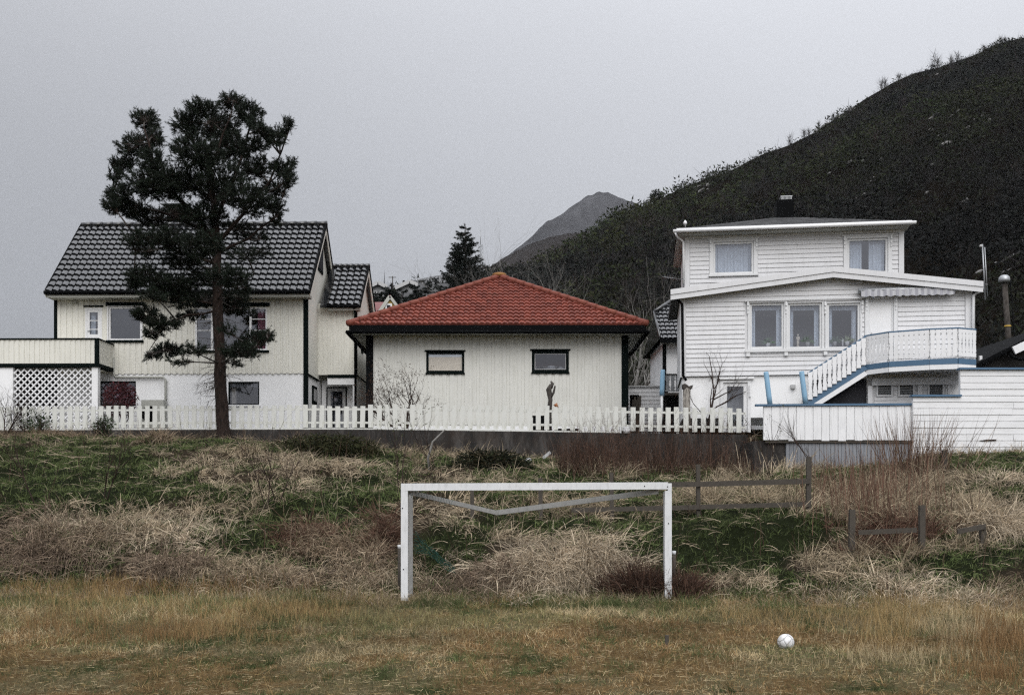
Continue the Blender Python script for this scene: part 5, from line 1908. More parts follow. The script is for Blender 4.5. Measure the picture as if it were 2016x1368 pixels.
tag(o, 'small white bucket on the wall top below the garage corner', 'bucket')
for px, Lb in ((1062, 'black crate behind the fence left of the driftwood post'), (1118, 'long dark trough behind the fence right of the driftwood post')):
    q = P(px, 846, 35.6)
    w_ = .45 if px < 1100 else .9
    cr = thing('crate', Lb, 'crate', (q[0], 35.6, wall_top(q[0])))
    MB().box(-w_ / 2, w_ / 2, -.15, .15, 0, .62 if px < 1100 else .2).build('body', M['black'], cr)
    MB().box(-w_ / 2 - .02, w_ / 2 + .02, -.17, .17, .621 if px < 1100 else .201, .66 if px < 1100 else .23).build('rim', M['black'], cr)
for i, (px, py, s, lb) in enumerate(((1040, 908, .10, 'pale stone on the dark heap below the wall'), (1076, 902, .2, 'white splintered board end beside the pale stone under the wall'))):
    q = ground_at(px, py, 24)
    mb = MB().ball((0, 0, .05), s, 9, 6, (1, .7, .55)) if i == 0 else MB().bar((-.12, 0, .0), (.12, .05, .2), .04, .09)
    if i == 0: mb.v = [(x + random.uniform(-.02, .02), y, z + random.uniform(-.02, .02)) for x, y, z in mb.v]
    o = mb.build('stone' if i == 0 else 'board', M['lamp'])
    o.location = q
    tag(o, lb, 'stone' if i == 0 else 'board')

# ================================================================== trees
def bez(a, b, up, n=6, rng=random):
    a, b = np.array(a, float), np.array(b, float)
    m = (a + b) / 2 + np.array([rng.uniform(-.1, .1), rng.uniform(-.1, .1), up])
    return [a * (1 - t) ** 2 + m * 2 * t * (1 - t) + b * t * t for t in np.linspace(0, 1, n)]

def pine():
    Y = 35.2
    S = Y / F
    base = P(440, 868, Y)
    base[2] = float(terrain(base[0], Y)) - .05
    T = thing('pine_tree', 'tall dark pine with a bare reddish trunk standing in front of the white fence', 'tree', base)
    L = lambda px, py, dy=0.0: P(px, py, Y + dy) - base
    rg = np.random.default_rng(11)
    rr = random.Random(11)
    tm = MB()
    trunk = [(440, 872, .30), (440, 850, .245), (437, 800, .215), (434, 740, .20), (432, 690, .19), (429, 620, .18), (428, 560, .165), (427, 500, .15), (424, 440, .135), (420, 400, .115), (413, 350, .09), (405, 300, .06), (400, 250, .03)]
    tp = []
    pts = []
    for k in range(len(trunk) - 1):
        for t in (0, .5):
            a = np.array(trunk[k]); b = np.array(trunk[k + 1])
            c = a + (b - a) * t
            tp.append(c)
            pts.append(L(c[0] + rr.uniform(-1, 1), c[1], rr.uniform(-.03, .03)))
    tm.tube(pts, [c[2] * rr.uniform(.95, 1.06) for c in tp], 12)
    limbs = []
    def limb(pp, r0, dy):
        q = [L(x, y, dy * i / (len(pp) - 1)) for i, (x, y) in enumerate(pp)]
        q2 = []
        for a, b in zip(q, q[1:]):
            q2 += [a, (a + b) / 2 + np.array([rr.uniform(-.06, .06), rr.uniform(-.06, .06), rr.uniform(-.04, .06)])]
        q2.append(q[-1])
        tm.tube(q2, [r0 * (1 - .8 * i / (len(q2) - 1)) for i in range(len(q2))], 7)
        limbs.append(q2)
    limb([(424, 470), (390, 430), (345, 385), (300, 320), (283, 250)], .11, -.6)
    limb([(424, 440), (455, 370), (480, 300), (500, 235)], .09, .5)
    limb([(428, 480), (480, 420), (530, 360), (572, 250)], .08, -.3)
    limb([(420, 400), (415, 330), (440, 260), (460, 200)], .07, -.4)
    limb([(410, 340), (385, 290), (370, 240), (395, 205)], .06, .4)
    limb([(425, 460), (350, 430), (280, 410), (220, 385)], .07, .6)
    limb([(428, 520), (360, 500), (290, 470), (250, 445)], .06, -.8)
    limb([(428, 500), (490, 470), (540, 430), (575, 340)], .06, .7)
    limb([(429, 600), (360, 590), (300, 560), (265, 545)], .05, -.5)
    limb([(430, 610), (370, 620), (320, 645), (290, 695)], .045, -.6)
    limb([(432, 690), (480, 695), (515, 680), (535, 655)], .035, -.5)
    limb([(428, 560), (470, 560), (500, 540)], .04, .6)
    crown = tm
    nodes = [p for q in limbs for p in q[1:]] + pts[6:]
    nodes = np.array(nodes)
    clumps = [(285, 238, 36, 27, 1), (268, 290, 46, 30, 1), (240, 325, 30, 24, 1), (300, 320, 32, 34, .9), (305, 270, 20, 30, .9),
        (398, 212, 34, 22, 1), (455, 202, 38, 22, 1), (490, 225, 34, 26, 1), (365, 245, 36, 32, 1), (430, 250, 55, 36, 1), (385, 300, 60, 40, 1), (455, 290, 50, 36, 1), (500, 285, 34, 20, .8),
        (540, 275, 26, 20, .9), (565, 247, 15, 15, 1), (548, 262, 16, 14, .9), (525, 262, 12, 12, .5), (505, 250, 20, 18, .9),
        (300, 365, 66, 34, 1), (235, 385, 34, 28, 1), (218, 405, 20, 20, 1), (258, 412, 46, 26, 1), (350, 360, 60, 40, 1), (430, 345, 60, 36, .8), (500, 330, 48, 30, .9), (555, 335, 26, 24, 1), (568, 352, 16, 22, 1), (574, 322, 9, 10, 1),
        (540, 372, 36, 20, .9), (480, 385, 60, 28, 1), (420, 385, 46, 26, 1), (535, 405, 36, 18, .9), (545, 428, 18, 16, 1), (500, 415, 34, 18, .7), (225, 345, 20, 14, 1),
        (300, 428, 46, 20, .8), (345, 420, 46, 24, .9), (400, 425, 60, 26, 1), (330, 470, 52, 26, 1), (270, 470, 34, 20, .9), (285, 495, 28, 14, .8), (400, 480, 50, 30, 1), (360, 510, 52, 24, .9), (470, 450, 44, 22, .45), (510, 470, 34, 18, .35), (520, 495, 26, 12, .35), (480, 500, 40, 18, .4),
        (290, 545, 50, 24, 1), (345, 560, 50, 26, 1), (262, 560, 22, 14, 1), (400, 550, 44, 24, .7), (450, 545, 44, 24, .9), (480, 565, 22, 18, .7), (455, 590, 44, 20, .9), (410, 590, 40, 20, .8), (360, 590, 46, 20, .8), (300, 580, 34, 16, .8),
        (285, 620, 34, 20, .9), (325, 635, 44, 20, .9), (375, 620, 36, 14, .6), (300, 655, 26, 16, .9), (330, 690, 44, 18, .9), (298, 700, 18, 12, .9), (380, 690, 30, 14, .7), (355, 712, 28, 9, .5), (470, 612, 46, 15, .8), (505, 668, 32, 18, 1), (528, 660, 15, 14, 1), (470, 690, 44, 18, .9), (445, 650, 24, 10, .5), (500, 695, 24, 10, .8), (455, 715, 28, 10, .5)]
    needles, twigs = Blades(), Blades()
    cm = MB()
    for (cx, cy, rx, ry, dens) in clumps:
        off = math.sqrt(max(.3, 1 - ((cx - 400) / 210) ** 2)) * 2.3
        dy = rr.uniform(-off, off)
        if dens >= .9 and rr.random() < .35: dy = rr.uniform(-off, -.2)
        c = L(cx, cy, dy)
        c0 = c - np.array([0, 0, ry * S * .5])
        dist = np.linalg.norm((nodes - c0) * [1, .7, 1.2], axis=1) + np.where(nodes[:, 2] > c0[2] + .2, 1.2, 0)
        st = nodes[np.argmin(dist)]
        q = bez(st, c, rr.uniform(-.15, .1), 6, rr)
        cm.tube(q, [.035, .03, .026, .022, .017, .012], 5)
        R = np.array([rx * S, max(rx, ry) * S * .8, ry * S]) * .82
        k = int(max(14, 190 * rx * ry * S * S * dens * 1.8))
        d = unit(rg.normal(0, 1, (k, 3)))
        e = c + R * d * rg.uniform(.12, 1.05, (k, 1)) ** .5
        s_ = q[3] + (e - q[3]) * .25
        tv = e - s_
        twigs.add(s_, tv + [0, 0, .02], np.linalg.norm(tv, axis=1), .013, -.08, np.array([.035, .024, .019]) * rg.uniform(.6, 1.3, (k, 1)), 3, .4)
        nsh = 6
        e4 = np.repeat(e, nsh, 0)
        ax = unit(np.repeat(unit(tv) * .5 + d * .35 + [0, 0, .35], nsh, 0) + rg.normal(0, .55, (k * nsh, 3)))
        tip = e4 + ax * rg.uniform(.0, .2, (k * nsh, 1))
        twigs.add(tip - ax * .2, ax, .2, .009, 0, np.array([.035, .024, .019]) * rg.uniform(.6, 1.3, (k * nsh, 1)), 1, .4)
        m = 13
        tip = np.repeat(tip, m, 0); ax = np.repeat(ax, m, 0)
        t = rg.uniform(0, 1, (len(tip), 1))
        dd = ax * .8 + rg.normal(0, .5, (len(tip), 3))
        tone = np.repeat(rg.uniform(.55, 1.45, (k, 1)), nsh * m, 0) * rg.uniform(.7, 1.3, (len(tip), 1))
        needles.add(tip - ax * .19 * t, dd, rg.uniform(.06, .105, len(tip)), .0165, .03, np.array([.013, .019, .012]) * tone, 1)
    # bare dead twigs on the lower trunk
    for i in range(46):
        py = rr.uniform(600, 800)
        px = np.interp(py, [600, 800], [429, 437])
        side = rr.choice((-1, 1)) if py < 740 else -1
        a = L(px, py, rr.uniform(-.1, .1))
        ln = rr.uniform(.4, 1.3)
        b = a + np.array([side * ln * rr.uniform(.5, 1), rr.uniform(-.6, .6), rr.uniform(-.4, .1)])
        q = bez(a, b, rr.uniform(-.1, .15), 5, rr)
        cm.tube(q, [.012, .01, .008, .006, .003], 3, False)
        for k in range(5):
            u = q[rr.randrange(1, 4)]
            cm.tube([u, u + np.array([side * rr.uniform(.02, .3), rr.uniform(-.2, .2), rr.uniform(-.45, .05)])], [.006, .003], 3, False)
    tr = tm.build('trunk', M['bark_pine'], T)
    cr = needles.build('crown', M['needle'], T)
    cm.build('branches', M['bark'], T)
    twigs.build('twigs', M['leaf'], T)
pine()

def conifer(px, py_top, Y, zb, width, label, seed, name='spruce_tree', dens=1.0, group=None, col=(.008, .012, .009)):
    top = P(px, py_top, Y)
    b = np.array([top[0], Y, zb])
    T = thing(name, label, 'tree', b, 0, group)
    rg = np.random.default_rng(seed)
    h = top[2] - zb
    MB().tube([(0, 0, -.3), (0, 0, h * .5), (rg.uniform(-.1, .1), 0, h)], [h * .016, h * .009, .012], 8).build('trunk', M['bark'], T)
    bl = Blades()
    n = int(60 * dens * h / 8)
    bm = MB()
    for i in range(n):
        t = rg.uniform(.1, .985)
        z = h * t
        r = width * (1 - t) ** .85 * rg.uniform(.6, 1.15) + .10
        a = rg.uniform(0, 2 * math.pi)
        d = np.array([math.cos(a), math.sin(a), 0])
        s = np.linspace(.08, 1, max(4, int(r * 8)))
        rise = rg.uniform(-.12, .22)
        pts = np.stack([d * r * q + [0, 0, z + r * (-.30 * q + .42 * q * q) + rise * r * q] for q in s])
        bm.tube([pts[0] * [.1, .1, 1], pts[len(pts)//2], pts[-1]], [.03, .02, .008], 4, False)
        sd = np.cross(d, [0, 0, 1.0])
        m = len(s) * 6
        k = rg.integers(0, len(s), m)
        out = s[k][:, None]
        # side shoots along the branch, shorter towards its tip
        sg = rg.choice([-1, 1], (m, 1))
        shoot = unit(d * .8 + sd * sg * rg.uniform(.2, 1.0, (m, 1)) + np.array([0, 0, 1]) * rg.normal(.08, .22, (m, 1)))
        L = r * .30 * (1.15 - out) + .10
        for q in range(5):
            bs = pts[k] + shoot * L * rg.uniform(0, 1, (m, 1))
            bl.add(bs, shoot + rg.normal(0, .5, (m, 3)), rg.uniform(.12, .24, m) * Y / 95, .045 * Y / 80, .05, np.array(col) * rg.uniform(.5, 1.5, (m, 1)), 1)
    m = 40
    bl.add(np.array([0, 0, h]) - np.array([0, 0, 1]) * rg.uniform(0, .9, (m, 1)), rg.normal(0, 1, (m, 3)) + [0, 0, 1.2], rg.uniform(.1, .3, m), .045, .05, np.array(col) * rg.uniform(.5, 1.5, (m, 1)), 1)
    bl.build('crown', M['needle'], T)
    bm.build('branches', M['bark'], T)
def hill_z(px, Y):
    ry = float(ridge_Y(px))
    t = (Y - FOOT_Y) / (ry - FOOT_Y)
    return float(hill_point(px, t)[2]) if t > 0 else 4.0
conifer(915, 441, 78, 7.0, 5.2, 'tall pointed dark spruce rising behind the left slope of the red roof', 21, dens=3.2)
for k, (px, py, Y, w, lb) in enumerate(((765, 563, 118, 7.6, 'dark round conifer just right of the yellow gable'), (790, 568, 125, 7.1, 'dark conifer in front of the far white gabled house'),
        (815, 560, 120, 6.7, 'dark conifer second from the tall spruce in the row on the slope'), (842, 556, 122, 7.1, 'dark conifer directly left of the tall spruce'), (872, 572, 112, 7.6, 'dark conifer half hidden behind the tall spruce'), (745, 574, 130, 5.5, 'small dark conifer behind the black tiled entrance wing'), (828, 578, 110, 7.6, 'low dark conifer just above the left red hip'))):
    zt = P(px, py, Y)[2]
    conifer(px, py, Y, zt - 11, w, lb, 40 + k, 'conifer_tree', 1.1, 'dark conifers on the slope behind the garage')

def grow(mb, p, d, L, r, depth, rg, spread=.55, up=.12, bend=.25, shrink=.72, kids=(2, 4), sides=4, tips=None):
    pts = [np.array(p, float)]
    d = np.array(d, float)
    n = 4 if depth > 1 else 3
    for i in range(n):
        d = d + rg.normal(0, bend * .35, 3) + np.array([0, 0, up * .3])
        d /= np.linalg.norm(d)
        pts.append(pts[-1] + d * L / n)
    rr_ = [r * (1 - .55 * i / n) for i in range(n + 1)]
    mb.tube(pts, rr_, sides if depth > 1 else 3, False)
    if depth == 0:
        if tips is not None: tips.append((pts[-1], d))
        return
    k = rg.integers(kids[0], kids[1] + 1)
    for j in range(k):
        i = rg.integers(1, n + 1) if j else n
        nd = d + rg.normal(0, spread, 3)
        nd /= np.linalg.norm(nd)
        grow(mb, pts[i], nd, L * shrink * rg.uniform(.7, 1.15), rr_[i] * .68, depth - 1, rg, spread, up, bend, shrink, kids, sides, tips)
def bare_tree(name, label, base, h, seed, r=.1, mat='bark', depth=5, lean=(0, 0), stems=1, buds=None, group=None, spread=.5, trunk_part='trunk', cat='tree', up=.12, kids=(2, 4), shrink=.72, L0=.34):
    T = thing(name, label, cat, base, 0, group)
    rg = np.random.default_rng(seed)
    tm, cm, tips = MB(), MB(), []
    for s in range(stems):
        d = np.array([lean[0] + (rg.normal(0, .3) if stems > 1 else 0), lean[1] + (rg.normal(0, .25) if stems > 1 else 0), 1.0])
        d /= np.linalg.norm(d)
        L = h * L0
        pts = [np.array([0, 0, -.2])]
        for i in range(5):
            d = d + rg.normal(0, .07, 3); d /= np.linalg.norm(d)
            pts.append(pts[-1] + d * L * .3)
        tm.tube(pts, [r * (1 - .1 * i) for i in range(6)], 8)
        for i in (2, 3, 3, 4, 4, 5, 5):
            nd = d + rg.normal(0, spread * 1.1, 3); nd[2] = abs(nd[2]) * .7 + .15; nd /= np.linalg.norm(nd)
            grow(cm, pts[i], nd, L * rg.uniform(.6, 1), r * .5, depth - 1, rg, spread, up, .25, shrink, kids, 4, tips)
    tm.build(trunk_part, M[mat], T)
    cm.build('branches', M[mat], T)
    if buds is not None and tips:
        bl = Blades()
        P0 = np.array([t[0] for t in tips]); D0 = np.array([t[1] for t in tips])
        for q in range(3):
            bl.add(P0 - D0 * rg.uniform(0, .15, (len(P0), 1)), D0 + rg.normal(0, .6, D0.shape), rg.uniform(.03, .06, len(P0)), .025, .1, np.array(buds) * rg.uniform(.6, 1.5, (len(P0), 1)), 1)
        bl.build('buds', M['leaf'], T)
    return T
# bare birches behind the garage
for k, (px, Y, h, lean, lb, mt) in enumerate((
        (1078, 56, 12.5, (-.6, .0), 'bare pale tree bending left over the top of the red roof', 'bark_pale'),
        (1115, 60, 14, (-.3, .1), 'bare pale branched tree above the right hip of the red roof, left of two', 'bark_pale'),
        (1165, 58, 12.8, (.1, .1), 'bare pale branched tree above the right hip of the red roof, right of two', 'bark_pale'),
        (1225, 55, 10, (.35, .0), 'bare tree with whitish twigs above the lower right end of the red roof', 'bark_pale'),
        (1255, 52, 6, (.1, .0), 'small bare tree between the garage corner and the shed', 'bark'))):
    b = P(px, 700, Y); b[2] = 4.3
    bare_tree('bare_tree', lb, b, h, 60 + k, .13, mt, 5, lean, 2 if k != 4 else 3, None, 'bare trees behind the garage', .5)
b = P(800, 846, 36.3); b[2] = 4.45
bare_tree('bare_shrub', 'bare spreading shrub with dark buds against the left part of the garage wall', b, 2.6, 81, .035, 'twig', 4, (-.1, 0), 4, (.05, .03, .02), None, .5, 'stem', 'shrub', .2)
b = P(1387, 850, 33.9); b[2] = 4.1
bare_tree('bare_sapling', 'slender bare dark tree in front of the white house wall by the fence', b, 3.5, 85, .05, 'twig', 5, (.12, 0), 1, None, None, .42, 'trunk', 'tree', .25, (2, 3))
b = P(236, 800, 39.2); b[2] = 4.55
T = bare_tree('red_shrub', 'dark red leaved shrub in front of the basement window of the cream house', b, 2.1, 88, .03, 'twig', 3, (0, 0), 5, None, None, .55, 'stem', 'shrub', .2)
rg = np.random.default_rng(5)
bl = Blades()
n = 1500
d = rg.normal(0, 1, (n, 3)); d /= np.linalg.norm(d, axis=1)[:, None]
bl.add(d * rg.uniform(.2, 1, (n, 1)) ** .5 * [.72, .45, .72] + [0, 0, 1.35], rg.normal(0, 1, (n, 3)), rg.uniform(.05, .11, n), .06, .1, np.array([.060, .017, .019]) * rg.uniform(.35, 1.7, (n, 1)), 1)
bl.build('leaves', M['leaf'], T)
for k, (px, py, h, lb) in enumerate(((8, 850, 2.3, 'bare twiggy bush at the left end of the picket fence'), (205, 838, .9, 'low dark green bush on the wall below the red shrub'), (70, 836, 1.2, 'green budding bush in front of the lattice screen'))):
    b = P(px, py, 35.9); b[2] = 4.25
    T = bare_tree('garden_bush', lb, b, h, 90 + k, .025, 'twig', 4, (0, 0), 4, None, None, .5, 'stem', 'shrub', .2)
    if k:
        bl = Blades(); n = 500
        d = rg.normal(0, 1, (n, 3))
        bl.add(unit(d) * rg.uniform(.2, 1, (n, 1)) * [.45, .3, .4] * h + [0, 0, h * .4], d, rg.uniform(.05, .1, n), .04, .1, np.array([.03, .05, .02]) * rg.uniform(.5, 1.5, (n, 1)), 1)
        bl.build('leaves', M['leaf'], T)

# ================================================================== far houses
def far_house(name, label, px0, px1, ye, yr, Y, yb, wallmat, roofmat_, gable_px=None, chimney=None):
    fr = Fr(px0, yb, Y, 0)
    H = house(fr, name, label, 'house')
    r = fr.rect(px0, ye, px1, yb)
    w = r[1] - r[0]
    dp = w * .7
    zr = fr.uw(px0, yr, dp / 2)[1]
    wm = MB(); wm.box(0, w, 0, dp, -8, r[3])
    if gable_px:
        g0, g1, gy = gable_px
        a = fr.uw(g0, ye, 0)[0]; b = fr.uw(g1, ye, 0)[0]; zt = fr.uw(0, gy, 0)[1]
        wm.prism([(a, r[3]), (b, r[3]), ((a + b) / 2, zt)], 1, -.0, dp * .8)
    wm.build('wall', M[wallmat] if isinstance(wallmat, str) else wallmat, H)
    rf = MB()
    if gable_px:
        for s in (-1, 1):
            m_ = (a + b) / 2; e = a if s < 0 else b
            rf.bar((m_, dp * .4 - .3, zt + .08), (e + s * .4, dp * .4 - .3, r[3] - .1 + .08), dp * .8 + .9, .12, (0, 0, 1))
    else:
        for s in (0, 1):
            y0 = -.5 if s == 0 else dp + .5
            rf.add([(-.4, y0, r[3] - .1), (w + .4, y0, r[3] - .1), (w + .4, dp / 2, zr), (-.4, dp / 2, zr)], [(0, 1, 2, 3)])
        rf.add([(-.4, -.5, r[3] - .12), (-.4, dp + .5, r[3] - .12), (-.4, dp / 2, zr - .02)], [(0, 1, 2)])
        rf.add([(w + .4, -.5, r[3] - .12), (w + .4, dp + .5, r[3] - .12), (w + .4, dp / 2, zr - .02)], [(0, 1, 2)])
    rfo = rf.build('roof', M[roofmat_], H)
    bb = MB()
    if gable_px:
        for s in (-1, 1):
            m_ = (a + b) / 2; e = a if s < 0 else b
            bb.bar((m_, -.8, zt + .03), (e + s * .4, -.8, r[3] - .07), .1, .35 * Y / 100, (0, 0, 1))
        bb.build('barge_board', M['lamp'], H)
    if chimney:
        c = fr.rect(*chimney, dp / 2)
        MB().box(c[0], c[1], dp / 2 - .4, dp / 2 + .4, c[2] - 2, c[3]).build('chimney', M['black'], rfo)
    n = 2
    for i in range(n):
        x = w * (i + .5) / n
        z = r[3] - .5
        W = MB().box(x - .06 * w - .15, x + .06 * w + .15, -.08, -.003, z - 1.6, z - .1).build('window', M['lamp'], H)
        MB().box(x - .06 * w, x + .06 * w, -.10, -.081, z - 1.45, z - .25).build('pane', M['dark_in'], W)
    return fr, H, dp
far_house('far_house', 'far pale house with grey gable and chimney at the left of the slope', 733, 757, 566, 557, 190, 590, 'far_wall', 'shingle', (731, 759, 558), (770, 558, 774, 565))
far_house('far_house', 'far white gabled house on the slope behind the dark conifers', 783, 830, 568, 556, 185, 600, 'far_wall', 'shingle', (783, 832, 556), (793, 553, 797, 562))
far_house('far_house', 'far low house with a dark grey roof and black chimney beside the tall spruce', 826, 880, 574, 558, 160, 600, 'far_wall', 'shingle', None, (856, 549, 860, 562))
far_house('far_house', 'far house with grey roof lower on the slope in front of the white gabled one', 800, 828, 585, 575, 150, 610, 'far_wall', 'shingle')
def yellow_house():
    fr = Fr(700, 640, 66, 0)
    H = house(fr, 'yellow_house', 'small yellow gabled house with faded red roof behind the entrance wing', 'house')
    g = [fr.uw(*p) for p in ((745, 622), (768, 585), (795, 624))]
    yel = painted('yellow_paint', (.42, .30, .07))
    wm = MB(); wm.prism([(g[0][0], -12), (g[2][0], -12), (g[2][0], g[2][1]), g[1], (g[0][0], g[0][1])], 1, 0, 4)
    wm.box(-3.0, g[0][0] + .6, .8, 4, -12, fr.uw(740, 617, .5)[1])
    wm.build('wall', yel, H)
    rm = MB()
    a = fr.uw(768, 584, .6); e = fr.uw(740, 616, .6)
    rm.add([(-3.4, .3, e[1]), (e[0] + .0, .3, e[1]), (a[0] - .2, 2.6, a[1] + .05), (-3.0, 2.6, a[1] + .05)], [(0, 1, 2, 3)])
    rm.bar((g[0][0] - .5, 2.2, g[0][1] - .55), (g[1][0], 2.2, g[1][1] + .1), 4.6, .1)
    rm.bar((g[1][0], 2.2, g[1][1] + .1), (g[2][0] + .5, 2.2, g[2][1] - .5), 4.6, .1)
    rm.build('roof', M['maroon_roof'], H)
    b = MB()
    b.bar((g[0][0] - .5, -.12, g[0][1] - .62), (g[1][0], -.12, g[1][1] + .03), .08, .22)
    b.bar((g[1][0], -.12, g[1][1] + .03), (g[2][0] + .5, -.12, g[2][1] - .57), .08, .18)
    b.build('barge_board', M['soffit'], H)
    c = fr.rect(759, 598, 772, 618)
    W = MB().box(c[0], c[1], -.08, -.002, c[2], c[3]).build('window', M['white'], H)
    MB().box(c[0] + .1, c[1] - .1, -.1, -.081, c[2] + .1, c[3] - .1).build('pane', M['dark_in'], W)
yellow_house()

# telecom mast behind the spruce and a wire post on the slope
def lattice_mast(px, yt, yb, Y, label, w):
    a, b = P(px, yb, Y), P(px, yt, Y)
    T = thing('telecom_mast', label, 'mast', a)
    h = b[2] - a[2]
    m = MB()
    n = 10
    c = [(-w, -w), (w, -w), (0, w)]
    zt = h * .72
    for x, y in c: m.tube([(x, y, 0), (x * .8, y * .8, zt)], .07, 4)
    for i in range(n):
        z0, z1 = zt * i / n, zt * (i + 1) / n
        for k in range(3):
            p, q = c[k], c[(k + 1) % 3]
            m.tube([(p[0], p[1], z0), (q[0], q[1], z1)], .035, 3)
    m.build('lattice', M['metal'], T)
    MB().tube([(0, 0, zt), (0, 0, h)], .05, 5).build('antenna', M['metal'], T)
lattice_mast(946, 452, 560, 160, 'thin grey lattice mast just right of the tall spruce', .35)
a = P(773, 575, 180)
T = thing('wire_post', 'thin post with a crossarm and wires beside the far pale house', 'pole', a)
MB().tube([(0, 0, 0), (0, 0, 2.8)], .09, 5).build('pole', M['bark'], T)
MB().bar((-.7, 0, 2.6), (.6, 0, 2.6), .1, .1).build('crossarm', M['bark'], T)

# trees standing on the skyline of the big hill
for k, (px, py, h) in enumerate(((1292, 382, 4), (1432, 335, 2.2), (1555, 270, 2.4), (1583, 258, 3.4), (1592, 257, 3.0), (1612, 243, 2.6), (1640, 228, 1.6), (1735, 160, 3.0), (1742, 160, 2.6), (1769, 148, 2.2), (1838, 112, 4.6), (1846, 118, 3.4), (1872, 113, 2.2), (1885, 108, 3.2), (1937, 92, 4.2), (1970, 76, 4.5), (1978, 80, 3.5))):
    b = hill_point(px, .995)
    where = ('round dark bush on the hill skyline above the bare trees' if k == 0 else 'bare tree, %s of the ones along the skyline of the big hill' % ('first second third fourth fifth sixth seventh eighth ninth tenth eleventh twelfth thirteenth fourteenth fifteenth sixteenth seventeenth'.split()[k - 1] + ' from the left'))
    b = b - np.array([0, 0, .3])
    ht = (EYE + (HY - py) * b[1] / F) - b[2]
    ht = max(ht, 2.2) * 1.45
    if k == 0:
        T = thing('skyline_bush', where, 'shrub', b)
        MB().tube([(0, 0, 0), (0, 0, ht * .6)], .12, 5).build('stem', M['bark'], T)
        bl = Blades(); n = 700
        d = unit(rg.normal(0, 1, (n, 3)))
        bl.add(d * rg.uniform(.3, 1, (n, 1)) * [2.1, 2, ht * .5] + [0, 0, ht * .5], d + [0, 0, .5], rg.uniform(.4, .8, n), .35, .1, np.array([.014, .018, .012]) * rg.uniform(.5, 1.5, (n, 1)), 1)
        bl.build('crown', M['leaf'], T)
    else:
        T = thing('skyline_tree', where, 'tree', b, 0, 'bare trees along the hill skyline')
        MB().tube([(0, 0, -.6), (0.05, 0, ht * .4), (0.1, 0, ht * .8)], [.06, .045, .02], 4).build('trunk', M['bark'], T)
        bl = Blades(); n = 90
        z = rg.uniform(0, .9, n)
        d = rg.normal(0, .8, (n, 3)); d[:, 2] = np.abs(d[:, 2]) + .5
        bl.add(np.stack([z * 0, z * 0, z * ht * .75], 1) + rg.normal(0, ht * .06, (n, 3)), d, rg.uniform(.25, .6, n) * ht, .085, -.1, np.array([.030, .025, .022]) * rg.uniform(.6, 1.4, (n, 1)), 2)
        bl.build('crown', M['leaf'], T)

